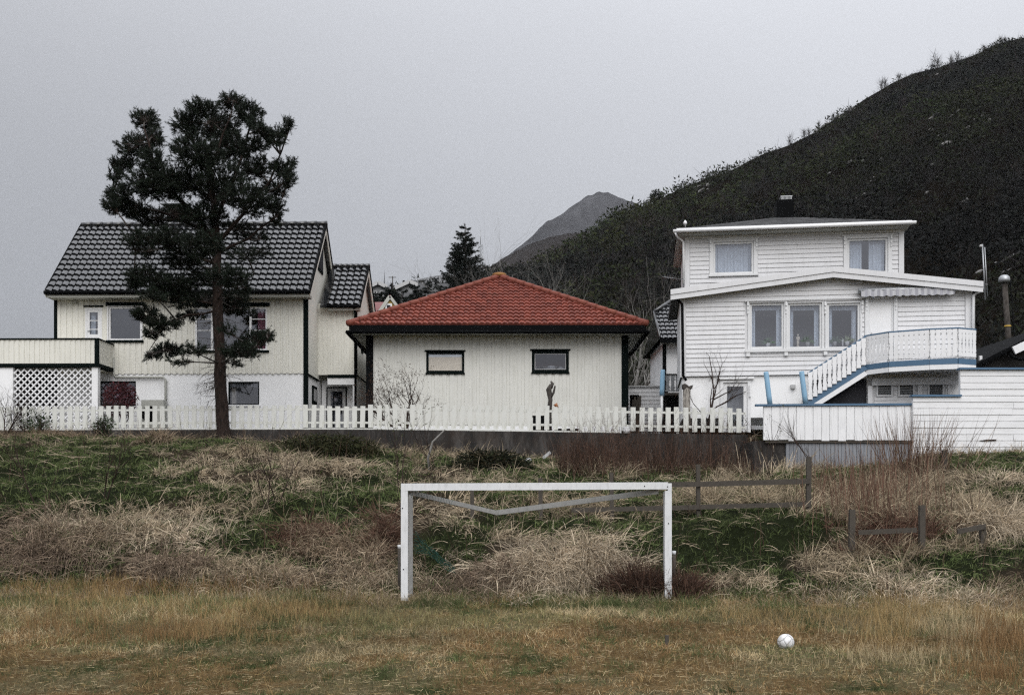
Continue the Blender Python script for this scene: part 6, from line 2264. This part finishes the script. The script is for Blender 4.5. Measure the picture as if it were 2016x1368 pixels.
# scrub covering the hillside: bare brown bushes, dark evergreens, olive patches
def scrub():
    rg = np.random.default_rng(77)
    bl = Blades()
    N = 15000
    px = rg.uniform(690, 2120, N); t = rg.uniform(0, 1, N) ** .8
    t = np.where(px < 1000, t * .999, t)
    p = hill_point(px, np.clip(t, .01, .975))
    dens = fbm(p[:, 0] * .025, p[:, 1] * .025, 81)
    keep = dens + rg.uniform(-.2, .2, N) > np.where((px > 1700) & (t < .8), .36, .40)
    p, px, t, dens = p[keep], px[keep], t[keep], dens[keep]
    N = len(p)
    kind = fbm(p[:, 0] * .02 + 9, p[:, 1] * .02, 91) + rg.normal(0, .09, N)
    sc_ = np.interp(p[:, 1], [62, 350], [.8, 1.25])
    grn = np.interp(px, [1300, 2000], [.06, -.05])
    for lo, hi, col, leafy, k in ((-1, .45, (.0042, .0054, .0042), True, 44), (.45, .53, (.0185, .0165, .0150), False, 30), (.53, .60, (.0128, .0104, .0088), False, 30), (.60, 2, (.0120, .0150, .0050), True, 40)):
        m = (kind + grn > lo) & (kind + grn <= hi)
        q = np.repeat(p[m], k, 0)
        size = sc_[m] * rg.uniform(.5, 1.3, m.sum()) ** 1.3 * 1.25 * np.where(t[m] > .95, .55, 1.0)
        s = np.repeat(size, k)[:, None]
        tint = np.repeat(rg.uniform(.5, 1.7, (m.sum(), 1)) * (1 + rg.normal(0, .08, (m.sum(), 3))), k, 0)
        big = .45 + 2.2 * np.clip(fbm(q[:, 0] * .011 + 3, q[:, 1] * .011, 95) - .28, 0, 1)[:, None]
        tint = tint * big
        n = len(q)
        if leafy:
            # a rounded bush: leaf sprays spread through its volume
            d = unit(rg.normal(0, 1, (n, 3)))
            pos = d * rg.uniform(.25, 1, (n, 1)) ** .5 * [1.7, 1.7, 1.5] * s + [0, 0, 1.1] * s
            bl.add(q + pos, d + rg.normal(0, .7, (n, 3)), rg.uniform(.35, .8, n) * s[:, 0], .30 * s[:, 0], .1, np.array(col) * tint * rg.uniform(.6, 1.5, (n, 1)), 1, .5)
        else:
            # a bare bush or small tree: thin twigs rising from a few stems
            d = rg.normal(0, .45, (n, 3)) + [0, 0, .9]
            pos = rg.normal(0, .35, (n, 3)) * s * [1, 1, .2] + d * rg.uniform(0, 1.2, (n, 1)) * s
            bl.add(q + pos, d + rg.normal(0, .25, (n, 3)), rg.uniform(.8, 2.2, n) * s[:, 0], .085 * s[:, 0], .05, np.array(col) * tint * rg.uniform(.6, 1.4, (n, 1)), 2)
    o = bl.build('scrub', M['leaf'])
    tag(o, kind='stuff')
    # scree: pale rocks in the gullies
    mb = MB()
    rr = random.Random(9)
    for (cx, cy, rx, ry, n) in ((1930, 440, 90, 10, 90), (1860, 480, 60, 14, 60), (1810, 500, 50, 8, 40), (1990, 395, 40, 14, 50), (1640, 236, 40, 10, 16), (1370, 372, 30, 14, 12), (1700, 330, 200, 80, 30), (1850, 250, 150, 100, 24)):
        for i in range(n):
            x = cx + rr.gauss(0, rx * .55); y = cy - (x - cx) * .65 + rr.gauss(0, ry * .6)
            tt = np.linspace(.02, .98, 90)
            hp = hill_point(np.full(90, x), tt)
            sy = HY - (hp[:, 2] - EYE) * F / hp[:, 1]
            j = int(np.argmin(np.abs(sy - y)))
            c = hp[j] + [0, -.2, .7]
            s = rr.uniform(.15, .6) * (1.0 if rr.random() < .88 else 1.6) * c[1] / 300
            o_ = len(mb.v)
            mb.ball(c, s, 7, 5, (rr.uniform(.8, 2.4), .8, rr.uniform(.4, .8)))
            for q in range(o_, len(mb.v)):
                v = mb.v[q]
                mb.v[q] = (v[0] + rr.uniform(-.4, .4) * s, v[1] + rr.uniform(-.3, .3) * s, v[2] + rr.uniform(-.3, .3) * s + (v[0] - c[0]) * .5)
    mb.sm = [False] * len(mb.sm)
    o = mb.build('scree', M['rock'])
    tag(o, kind='stuff')
scrub()

# ================================================================== meadow vegetation
VG = np.random.default_rng(101)
STRAW = [np.array(c) for c in ((.42, .34, .235), (.50, .41, .29), (.34, .26, .18), (.28, .215, .165))]
PALE = np.array((.60, .50, .37)); MAUVE = np.array((.27, .205, .15)); BROWN = np.array((.075, .047, .035)); RUST = np.array((.15, .088, .063))
GREEN = np.array((.046, .064, .022)); GREEN2 = np.array((.082, .098, .040)); DKGREEN = np.array((.024, .042, .014))
OCHRE = np.array((.30, .212, .10)); OLIVE = np.array((.185, .165, .078)); ORANGE = np.array((.225, .138, .066)); BEIGE = np.array((.41, .33, .20))

def ell(cx, cy, rx, ry, n, rg=VG):
    """points on the ground gathered softly round a place"""
    r = rg.normal(0, .62, (n, 2))
    return ground_many(cx + rx * r[:, 0], cy + ry * r[:, 1])
def tussocks(bl, centres, n, L, W, col, spread=.18, lean=.8, droop=.75, flow=None, rg=VG, jitter=.3):
    """n blades from each centre, rising, leaning out and drooping over"""
    N = len(centres)
    M_ = N * n
    a = rg.uniform(0, 2 * math.pi, M_)
    rad = np.abs(rg.normal(0, spread, M_))
    base = np.repeat(centres, n, 0) + np.stack([np.cos(a) * rad, np.sin(a) * rad, np.full(M_, -.03)], 1)
    base[:, 2] = np.minimum(base[:, 2] + 9, terrain(base[:, 0], base[:, 1]) - .02)
    d = np.stack([np.cos(a) * lean, np.sin(a) * lean, np.ones(M_)], 1) + rg.normal(0, .42, (M_, 3))
    if flow is not None:
        own = np.repeat(rg.normal(0, .65, (N, 3)) * [1, 1, 0], n, 0)
        d = d + own + (np.repeat(np.asarray(flow), n, 0) if np.ndim(flow) == 2 else np.asarray(flow))
    sc_ = np.repeat(rg.uniform(.55, 1.3, N), n)
    tone = np.repeat(rg.uniform(.6, 1.2, (N, 1)), n, 0) * np.where(rg.uniform(0, 1, (M_, 1)) < .3, .45, 1.0) * rg.uniform(1 - jitter, 1 + jitter, (M_, 1))  # random blades darkened: shade of gaps in the straw put into their colour
    bl.add(base, d, L * sc_ * rg.uniform(.5, 1.1, M_), W * rg.uniform(.6, 1.4, M_), droop * rg.uniform(.15, 1.2, M_), np.asarray(col) * tone, 4, .2, rg)

def slope_points(n, rg=VG, y0=18.6, y1=36.2, x0=-19, x1=17):
    X = rg.uniform(x0, x1, n); Y = rg.uniform(y0, y1, n)
    keep = (Y < wall_Y(X) - .05) & (np.abs(X) < Y * .54 + 1) & (Y > bank_foot(X) - .1)
    X, Y = X[keep], Y[keep]
    return np.stack([X, Y, terrain(X, Y)], 1)

def meadow():
    # ---- green undergrowth over the bank, in tufts
    bl = Blades()
    p = slope_points(36000)
    g = greenness(p)
    p = p[(g > VG.uniform(.15, .75, len(p))) | (VG.uniform(0, 1, len(p)) < .10)]
    k = 9
    dark = in_ell(p, [GREEN_E[0], GREEN_E[3], GREEN_E[13]]) > .4
    tone = np.where(dark, .62, 1.0) * VG.uniform(.6, 1.35, len(p))
    hgt = np.where(dark, 1.2, 1.0) * VG.uniform(.5, 1.25, len(p))
    mixg = VG.uniform(0, 1, (len(p), 1))
    colr = (GREEN * mixg + GREEN2 * (1 - mixg)) * 1.3
    q = np.repeat(p, k, 0) + VG.normal(0, .06, (len(p) * k, 3)) * [1, 1, 0]
    n = len(q)
    bl.add(q - [0, 0, .03], VG.normal(0, .5, (n, 3)) + [0, 0, 1], np.repeat(hgt, k) * VG.uniform(.14, .36, n), .017, VG.uniform(.2, .8, n), np.repeat(colr * tone[:, None], k, 0) * VG.uniform(.6, 1.45, (n, 1)), 3)
    tag(bl.build('green_grass', M['grass']), kind='stuff')

    # ---- straw lying in mats and standing in clumps all over the bank
    bl = Blades()
    p = slope_points(3000)
    g = greenness(p)
    p = p[g < VG.uniform(.2, .95, len(p))]
    ci = VG.integers(0, 4, len(p))
    for k in range(4):
        q = p[ci == k]
        fl = np.stack([fbm(q[:, 0] * .4, q[:, 1] * .4, 131) * 4 - 2, -.3 - fbm(q[:, 0] * .4, q[:, 1] * .4, 137), np.zeros(len(q))], 1)
        tussocks(bl, q, 18, .5, .014, STRAW[k], .15, .7, .85, fl)
    # scatter of single dead blades lying over the green
    p = slope_points(6000); n = len(p)
    d = VG.normal(0, 1, (n, 3)) * [1.2, .8, .3] + [0, 0, .32]
    bl.add(p + [0, 0, .08], d, VG.uniform(.2, .75, n), .012, VG.uniform(.15, .6, n), STRAW[1] * VG.uniform(.35, 1.0, (n, 1)), 4)
    # matted mounds the photograph shows, by their place on the bank
    mounds = [  # centre, radii, tussock count, colour, length, droop, flow
        (70, 1060, 110, 40, 130, MAUVE, .85, .95, (.1, -.5, 0)), (60, 1105, 90, 30, 70, MAUVE, .75, .9, (0, -.6, 0)), (235, 1050, 90, 22, 70, STRAW[0], .8, .9, (.2, -.4, 0)), (340, 1050, 90, 28, 80, PALE, .7, .9, (.3, -.3, 0)),
        (140, 1035, 60, 14, 40, PALE, .7, .9, (.3, -.3, 0)), (330, 1110, 110, 26, 90, MAUVE, .8, .95, (.1, -.6, 0)), (480, 1128, 120, 26, 110, STRAW[0], .7, .95, (.2, -.6, 0)), (560, 1145, 90, 18, 60, STRAW[2], .6, .9, (.3, -.4, 0)),
        (470, 888, 50, 10, 40, STRAW[0], .8, .95, (.3, -.5, 0)), (400, 925, 90, 24, 46, STRAW[1], .7, .9, (.3, -.3, 0)), (650, 925, 130, 14, 66, STRAW[1], .75, .95, (.5, -.3, 0)), (560, 900, 60, 9, 20, STRAW[1], .7, .9, (.4, -.3, 0)),
        (640, 1070, 80, 34, 76, STRAW[2], .7, .8, (.1, -.3, 0)), (730, 1110, 55, 50, 76, STRAW[2], .75, .85, (-.1, -.4, 0)), (600, 1050, 60, 24, 40, RUST, .7, .6, (0, -.2, 0)), (755, 1060, 24, 36, 36, RUST, .8, .4, (0, -.1, 0)),
        (1080, 1120, 110, 38, 170, PALE, 1.0, 1.0, (-.25, -1.1, 0)), (980, 1140, 60, 32, 60, MAUVE, .9, 1.0, (-.4, -.9, 0)), (1180, 1110, 55, 38, 80, PALE, .95, 1.0, (.2, -1.1, 0)), (1080, 1068, 110, 14, 60, STRAW[1], .95, .95, (1.3, -.2, 0)), (890, 1155, 60, 22, 50, MAUVE, .7, .95, (.2, -.6, 0)),
        (1100, 1000, 110, 20, 70, STRAW[0], .7, .7, (.2, -.3, 0)), (900, 1010, 60, 22, 30, STRAW[1], .7, .8, (.2, -.3, 0)), (1480, 975, 110, 20, 100, STRAW[0], .8, .45, (.05, -.15, 0)), (1360, 985, 60, 22, 40, STRAW[0], .8, .55, (.1, -.2, 0)), (1450, 930, 60, 12, 30, STRAW[1], .9, .5, (.2, -.1, 0)),
        (1720, 985, 100, 40, 190, STRAW[0], .95, .35, (.05, -.1, 0)), (1760, 1060, 90, 26, 90, RUST, .9, .45, (.05, -.1, 0)), (1870, 1010, 60, 32, 60, STRAW[0], .95, .6, (.2, -.2, 0)), (1970, 1025, 45, 24, 80, PALE, 1.1, 1.0, (.1, -1.0, 0)), (1950, 1000, 60, 18, 40, STRAW[1], 1.0, .9, (-.5, -.7, 0)),
        (1680, 1130, 80, 36, 40, STRAW[0], .85, .8, (-.5, -.4, 0)), (1780, 1158, 80, 22, 50, PALE, .7, .9, (.3, -.4, 0)), (1900, 1182, 95, 15, 80, PALE, .55, .95, (.2, -.3, 0)), (1640, 1178, 60, 14, 26, STRAW[1], .6, .9, (0, -.3, 0)), (1990, 1176, 60, 22, 36, STRAW[2], .7, .8, (0, -.3, 0)), (1440, 1150, 70, 18, 40, STRAW[1], .65, .9, (0, -.4, 0)),
        (1980, 945, 50, 10, 24, PALE, .8, .95, (.2, -.5, 0)), (1860, 950, 60, 16, 26, STRAW[1], .9, .6, (0, -.2, 0)), (80, 850, 90, 12, 70, STRAW[2], .8, .7, (.1, -.3, 0)), (310, 862, 36, 11, 24, STRAW[2], .9, .9, (.2, -.5, 0)), (820, 905, 30, 16, 14, STRAW[2], .7, .8, (0, -.3, 0)), (1180, 928, 120, 12, 30, STRAW[0], .8, .6, (.1, -.2, 0)), (960, 950, 110, 11, 40, STRAW[1], .7, .9, (.3, -.3, 0)),
        (740, 1150, 60, 24, 40, STRAW[1], .8, .9, (.5, -.3, 0)), (250, 1010, 160, 14, 34, STRAW[1], .65, .9, (.6, -.2, 0)), (560, 960, 120, 14, 34, STRAW[1], .7, .9, (.5, -.2, 0)), (450, 1000, 80, 22, 30, STRAW[0], .7, .9, (.4, -.3, 0))]
    for cx, cy, rx, ry, n, col, L, dr, fl in mounds:
        tussocks(bl, ell(cx, cy, rx, ry, int(n * .8)), 34, L * .85, .0145, col, .13, .55, dr, fl)
    # reeds before the broken fence
    for cx, cy, rx, n in ((1700, 1092, 60, 26), (1800, 1088, 60, 26), (1910, 1080, 50, 20)):
        tussocks(bl, ell(cx, cy, rx, 5, n), 18, .62, .013, STRAW[0], .14, .35, .5, (0, -.1, 0))
    # straw straggling out on to the edge of the pitch
    X = VG.uniform(-10.5, 10.5, 420); Y = bank_foot(X) + VG.normal(-.25, .45, 420)
    q = np.stack([X, Y, terrain(X, Y)], 1)
    for k in range(4):
        tussocks(bl, q[k::4], 14, .34, .011, STRAW[k] * .9, .12, .7, .6, None)
    # dry grass standing against the foot of the wall
    for x0, x1, n in ((-18, -6, 70), (-6, 1, 80), (1, 7.6, 70), (8, 12.2, 40), (12.4, 17, 40)):
        X = VG.uniform(x0, x1, n)
        Y = wall_Y(X) - np.abs(VG.normal(.35, .35, n)) - .12
        q = np.stack([X, Y, terrain(X, Y)], 1)
        tussocks(bl, q, 16, .75, .013, STRAW[n % 4], .14, .35, .45, (0, -.15, 0))
    tag(bl.build('dry_grass', M['grass']), kind='stuff')

    # ---- tall dead stalks
    bl = Blades()
    p = slope_points(600); n = len(p)
    bl.add(p, VG.normal(0, .16, (n, 3)) + [0, 0, 1], VG.uniform(.4, 1.1, n), .015, VG.uniform(0, .1, n), BROWN * VG.uniform(.4, 1.3, (n, 1)), 3, .5)
    q = ell(900, 960, 700, 90, 420); n = len(q)
    bl.add(q, VG.normal(0, .35, (n, 3)) + [0, 0, 1], VG.uniform(.4, .9, n), .011, VG.uniform(.1, .6, n), STRAW[1] * VG.uniform(.6, 1.1, (n, 1)), 4, .6)
    q = ell(1710, 1000, 110, 45, 420); n = len(q)
    bl.add(q, VG.normal(0, .12, (n, 3)) + [0, 0, 1], VG.uniform(.7, 1.4, n), .016, VG.uniform(0, .12, n), RUST * VG.uniform(.5, 1.3, (n, 1)), 3, .5)
    tag(bl.build('dead_stalks', M['grass']), kind='stuff')

    # ---- the short, worn grass of the pitch
    bl = Blades()
    n = 215000
    Y = 8.6 + 12.6 * VG.uniform(0, 1, n) ** 1.15
    X = VG.uniform(-1, 1, n) * (Y * .56 + 1.2)
    k = Y < bank_foot(X) + .5
    X, Y = X[k], Y[k]
    p = np.stack([X, Y, terrain(X, Y)], 1); n = len(p)
    a = fbm(X * .7, Y * .7, 141); b = fbm(X * 1.3 + 3, Y * 1.0, 147); c = fbm(X * .6, Y * .7, 149); e = fbm(X * 3.1, Y * 2.6, 153)
    tall = np.clip((Y - 12.5) / 4.5, 0, 1)
    near = np.clip((13.2 - Y) / 2.0, 0, 1)
    green = (.5 * b + .5 * fbm(X * 4.2, Y * 3.0, 157) + .09 * (Y > 17.5) + .15 * (e - .5) + VG.normal(0, .04, n)) > .578
    rust = (c + VG.normal(0, .06, n) + near * .13) > .55
    col = np.where(green[:, None], GREEN2 * 1.1, np.where(rust[:, None], ORANGE, np.where((a > .52)[:, None], BEIGE, OLIVE * 1.25)))
    rr = VG.uniform(0, 1, (n, 1))
    col = np.where((rr < .2) & ~green[:, None], BEIGE, np.where((rr > .84) & ~green[:, None], OCHRE, col)) * VG.uniform(.45, 1.45, (n, 1)) * np.interp(e, [.25, .7], [.7, 1.25])[:, None] * np.interp(fbm(X * .55, Y * .8, 171), [.35, .62], [.66, 1.18])[:, None]
    L = VG.uniform(.04, .14, n) * (1 + 1.1 * tall * (a > .42)) * (1 - .3 * near) * np.where(green, 1.3, 1)
    bl.add(p - [0, 0, .01], VG.normal(0, .6, (n, 3)) + [0, 0, .8], L, .006, VG.uniform(0, .35, n), col, 2)
    # green and dry tufts
    t_ = np.stack([VG.uniform(-1, 1, 420) * 9, VG.uniform(10, 19, 420), np.zeros(420)], 1)
    t_ = t_[np.abs(t_[:, 0]) < t_[:, 1] * .52]
    t_[:, 2] = terrain(t_[:, 0], t_[:, 1])
    h = len(t_) // 2
    tussocks(bl, t_[:h], 26, .17, .008, GREEN, .05, .6, .6, None)
    tussocks(bl, t_[h:], 26, .24, .007, OCHRE, .05, .5, .4, None)
    # wispy taller patches
    for cx, cy, rx, ry, k, cc, L in ((230, 1195, 200, 30, 3800, OCHRE, .40), (90, 1245, 60, 26, 1200, ORANGE, .42), (290, 1250, 140, 22, 1700, ORANGE, .38), (560, 1205, 120, 22, 1500, OCHRE, .34), (440, 1240, 110, 24, 1300, OCHRE, .34),
            (1760, 1235, 60, 36, 1700, OCHRE, .46), (1600, 1225, 120, 18, 1100, OCHRE, .30), (1880, 1235, 110, 30, 1800, BEIGE, .38), (1970, 1270, 60, 44, 2000, ORANGE, .40), (1780, 1295, 150, 20, 1100, BEIGE, .26), (1950, 1330, 80, 26, 1200, ORANGE, .26), (1460, 1212, 80, 14, 600, OCHRE, .28), (1600, 1300, 300, 34, 1200, BEIGE, .16),
            (700, 1225, 300, 22, 1700, OLIVE * 1.4, .24), (1100, 1222, 260, 14, 1200, OLIVE * 1.4, .2), (640, 1335, 14, 8, 90, GREEN, .14), (1150, 1300, 400, 34, 900, OCHRE, .10), (150, 1165, 150, 14, 1500, OCHRE, .42), (650, 1178, 100, 13, 800, OLIVE * 1.3, .30), (1080, 1194, 260, 8, 2600, GREEN, .22), (1480, 1183, 140, 11, 1100, GREEN, .24), (500, 1180, 160, 10, 900, BEIGE, .30), (300, 1165, 260, 12, 2000, ORANGE, .45), (1850, 1205, 180, 14, 1500, OCHRE, .42), (1990, 1230, 60, 30, 900, ORANGE, .5)):
        q = ell(cx, cy, rx, ry, k)
        nz = fbm(q[:, 0] * 2.2, q[:, 1] * 2.2, 161)
        q = q[nz > VG.uniform(.3, .62, k)]; k = len(q)
        bl.add(q - [0, 0, .01], VG.normal(0, .2, (k, 3)) + [0, 0, 1], L * VG.uniform(.35, 1.15, k), .0065, VG.uniform(.05, .45, k), cc * VG.uniform(.55, 1.35, (k, 1)), 3, .2)
    # matted litter lying flat
    n = 15000
    Y = VG.uniform(9, 18, n); X = VG.uniform(-1, 1, n) * (Y * .56 + 1.2)
    p = np.stack([X, Y, terrain(X, Y) + .012], 1)
    bl.add(p, VG.normal(0, 1, (n, 3)) * [1, 1, .12] + [0, 0, .05], VG.uniform(.05, .15, n), .006, .05, np.where(VG.uniform(0, 1, (n, 1)) < .7, BEIGE, OCHRE) * VG.uniform(.5, 1.3, (n, 1)), 2)
    tag(bl.build('short_grass', M['grass']), kind='stuff')
meadow()

# ---- separate plants one can point to
def clump_plant(name, label, px, py, mk, cat='plant'):
    c = ground_at(px, py, 17.0)
    T = thing(name, label, cat, c)
    bl = Blades()
    mk(bl, c)
    for i in range(len(bl.V)): bl.V[i] = bl.V[i] - c
    bl.build('stems', M['grass'], T)
    return T
rg2 = np.random.default_rng(202)
def fan(cx, cy, rx, ry, n, L, W, col, lean, droop, sp=.2, segs=3, tip=.4):
    def mk(bl, c):
        q = ell(cx, cy, rx, ry, n, rg2)
        d = rg2.normal(0, sp, (n, 3)) + [0, 0, 1]
        d[:, 0] += (q[:, 0] - c[0]) * lean
        cc = np.asarray(col)
        cc = cc[rg2.integers(0, len(cc), n)] if cc.ndim == 2 else cc
        bl.add(q - [0, 0, .03], d, L * rg2.uniform(.5, 1.1, n), W, droop * rg2.uniform(.3, 1.2, n), cc * rg2.uniform(.5, 1.4, (n, 1)), segs, tip, rg2)
    return mk
clump_plant('grass_tussock', 'dark brown dead tussock at the foot of the right goalpost', 1270, 1180, fan(1262, 1168, 46, 9, 2000, 1.0, .014, [BROWN, BROWN * .55, RUST * .7], .8, .5, .38, 4, .2))
clump_plant('grass_tussock', 'reddish brown dead tussock just outside the right goalpost', 1350, 1182, fan(1348, 1172, 28, 8, 1000, .85, .014, [RUST, BROWN, BROWN * .7], .9, .45, .32, 4, .2))
clump_plant('grass_tussock', 'dark hollow tussock among the straw near the left edge', 85, 1110, fan(85, 1104, 36, 7, 600, .6, .016, [BROWN * .5, BROWN * .4, MAUVE * .5], .9, .9, .35, 4, .2))
clump_plant('willow_bush', 'tall spray of bare reddish willow shoots in front of the level board fence', 1800, 940, fan(1800, 932, 70, 12, 330, 2.0, .016, [RUST, MAUVE, BROWN, RUST * .7], .28, .05, .16, 4, .3), 'shrub')
def thicket(bl, c):
    n = 2700
    px = rg2.uniform(1100, 1500, n); py = rg2.normal(922, 11, n)
    q = ground_many(px, np.clip(py, 900, 945))
    d = rg2.normal(0, .25, (n, 3)) + [0, 0, 1]
    L = rg2.uniform(.5, 1.75, n) * np.interp(px, [1100, 1150, 1400, 1500], [.7, 1, 1, .6])
    cc = np.array([BROWN, RUST * .7, BROWN * .6])[rg2.integers(0, 3, n)]
    bl.add(q, d, L, .013, rg2.uniform(0, .2, n), cc * rg2.uniform(.5, 1.3, (n, 1)), 4, .3, rg2)
    k = rg2.integers(0, n, 3500)
    b = q[k] + d[k] * (L[k] * rg2.uniform(.2, .85, 3500))[:, None]
    bl.add(b, d[k] + rg2.normal(0, .6, (3500, 3)), rg2.uniform(.12, .4, 3500), .009, .1, cc[k] * rg2.uniform(.5, 1.3, (3500, 1)), 2, .3, rg2)
clump_plant('bramble_thicket', 'red brown leafless thicket growing against the concrete wall', 1300, 935, thicket, 'shrub')
clump_plant('reed_clump', 'pale curved dead reeds in front of the grey lower boards', 1510, 935, fan(1500, 930, 60, 8, 60, 1.2, .02, [PALE, STRAW[1]], .3, .45, .2, 5, .7))
for k, (px, py, h, lb) in enumerate(((525, 1000, 1.9, 'thin dark bare sapling on the bank left of the goal, taller of two'), (545, 985, 1.3, 'thin dark bare sapling on the bank left of the goal, shorter of two'), (790, 965, 1.7, 'leafy budding sapling behind the left goalpost'), (862, 925, 1.5, 'thin dark stem in front of the wall above the goal'), (75, 990, 1.8, 'thin dark leaning sapling at the far left of the bank'), (205, 980, 1.6, 'thin dark upright stem below the picket fence near the red shrub'), (1520, 935, 1.6, 'budding twiggy sapling before the white upright boards'), (1612, 925, 2.0, 'thin dark leaning stems before the white upright boards'))):
    c = ground_at(px, py, 20)
    bare_tree('sapling', lb, c, h, 300 + k, .016, 'twig', 2, (-.05 if k != 7 else -.35, 0), 2, (.05, .06, .02) if k in (2, 6) else None, None, .28, 'stem', 'sapling', .3, (2, 3), .6, .5)
def heap(name, label, px, py, rx, rz, cols, seed, n=2600):
    c = ground_at(px, py, 20)
    T = thing(name, label, 'shrub', c)
    r = np.random.default_rng(seed)
    d = unit(r.normal(0, 1, (n, 3))); d[:, 2] = np.abs(d[:, 2])
    q = d * r.uniform(.35, 1, (n, 1)) * [rx, .7, rz]
    bl = Blades()
    cc = np.array(cols)[r.integers(0, len(cols), n)]
    bl.add(q, d * [.7, .7, .6] + r.normal(0, .5, (n, 3)), r.uniform(.1, .3, n), .035, .3, cc * r.uniform(.4, 1.5, (n, 1)), 2, .2, r)
    bl.build('foliage', M['leaf'], T)
    MB().tube([(-rx * .4, 0, 0), (0, 0, rz * .4), (rx * .4, 0, rz * .3)], [.04, .03, .015], 6).build('stem', M['twig'], T)
heap('creeping_juniper', 'low mossy green juniper spreading against the wall right of the pine', 640, 893, 1.9, .62, [(.022, .026, .010), (.034, .032, .013)], 401, 4200)
heap('brush_heap', 'dark heap of dead green brush below the wall above the goal crossbar', 965, 925, 1.25, .6, [(.014, .018, .007), (.030, .024, .012), (.01, .012, .006)], 402, 3000)
bp = ground_at(845, 925, 24)
o = MB().tube([(0, 0, -.1), (-.03, 0, .35), (.1, 0, .8), (.45, 0, 1.15)], [.03, .034, .03, .018], 7).build('curved_branch', M['bark_pale'])
o.location = bp
tag(o, 'pale curved bare branch leaning before the concrete wall', 'branch')

# ================================================================== air
m = bpy.data.materials.new('haze_air')
m.use_nodes = True
t = m.node_tree; t.nodes.clear()
out = t.nodes.new('ShaderNodeOutputMaterial')
pv = t.nodes.new('ShaderNodeVolumePrincipled')
pv.inputs['Color'].default_value = (.93, .95, 1, 1)
pv.inputs['Density'].default_value = 0.00005
pv.inputs['Anisotropy'].default_value = .2
t.links.new(pv.outputs[0], out.inputs['Volume'])
o = MB().box(-1700, 1700, -430, 3300, -25, 700).build('haze', m)
tag(o, kind='stuff')
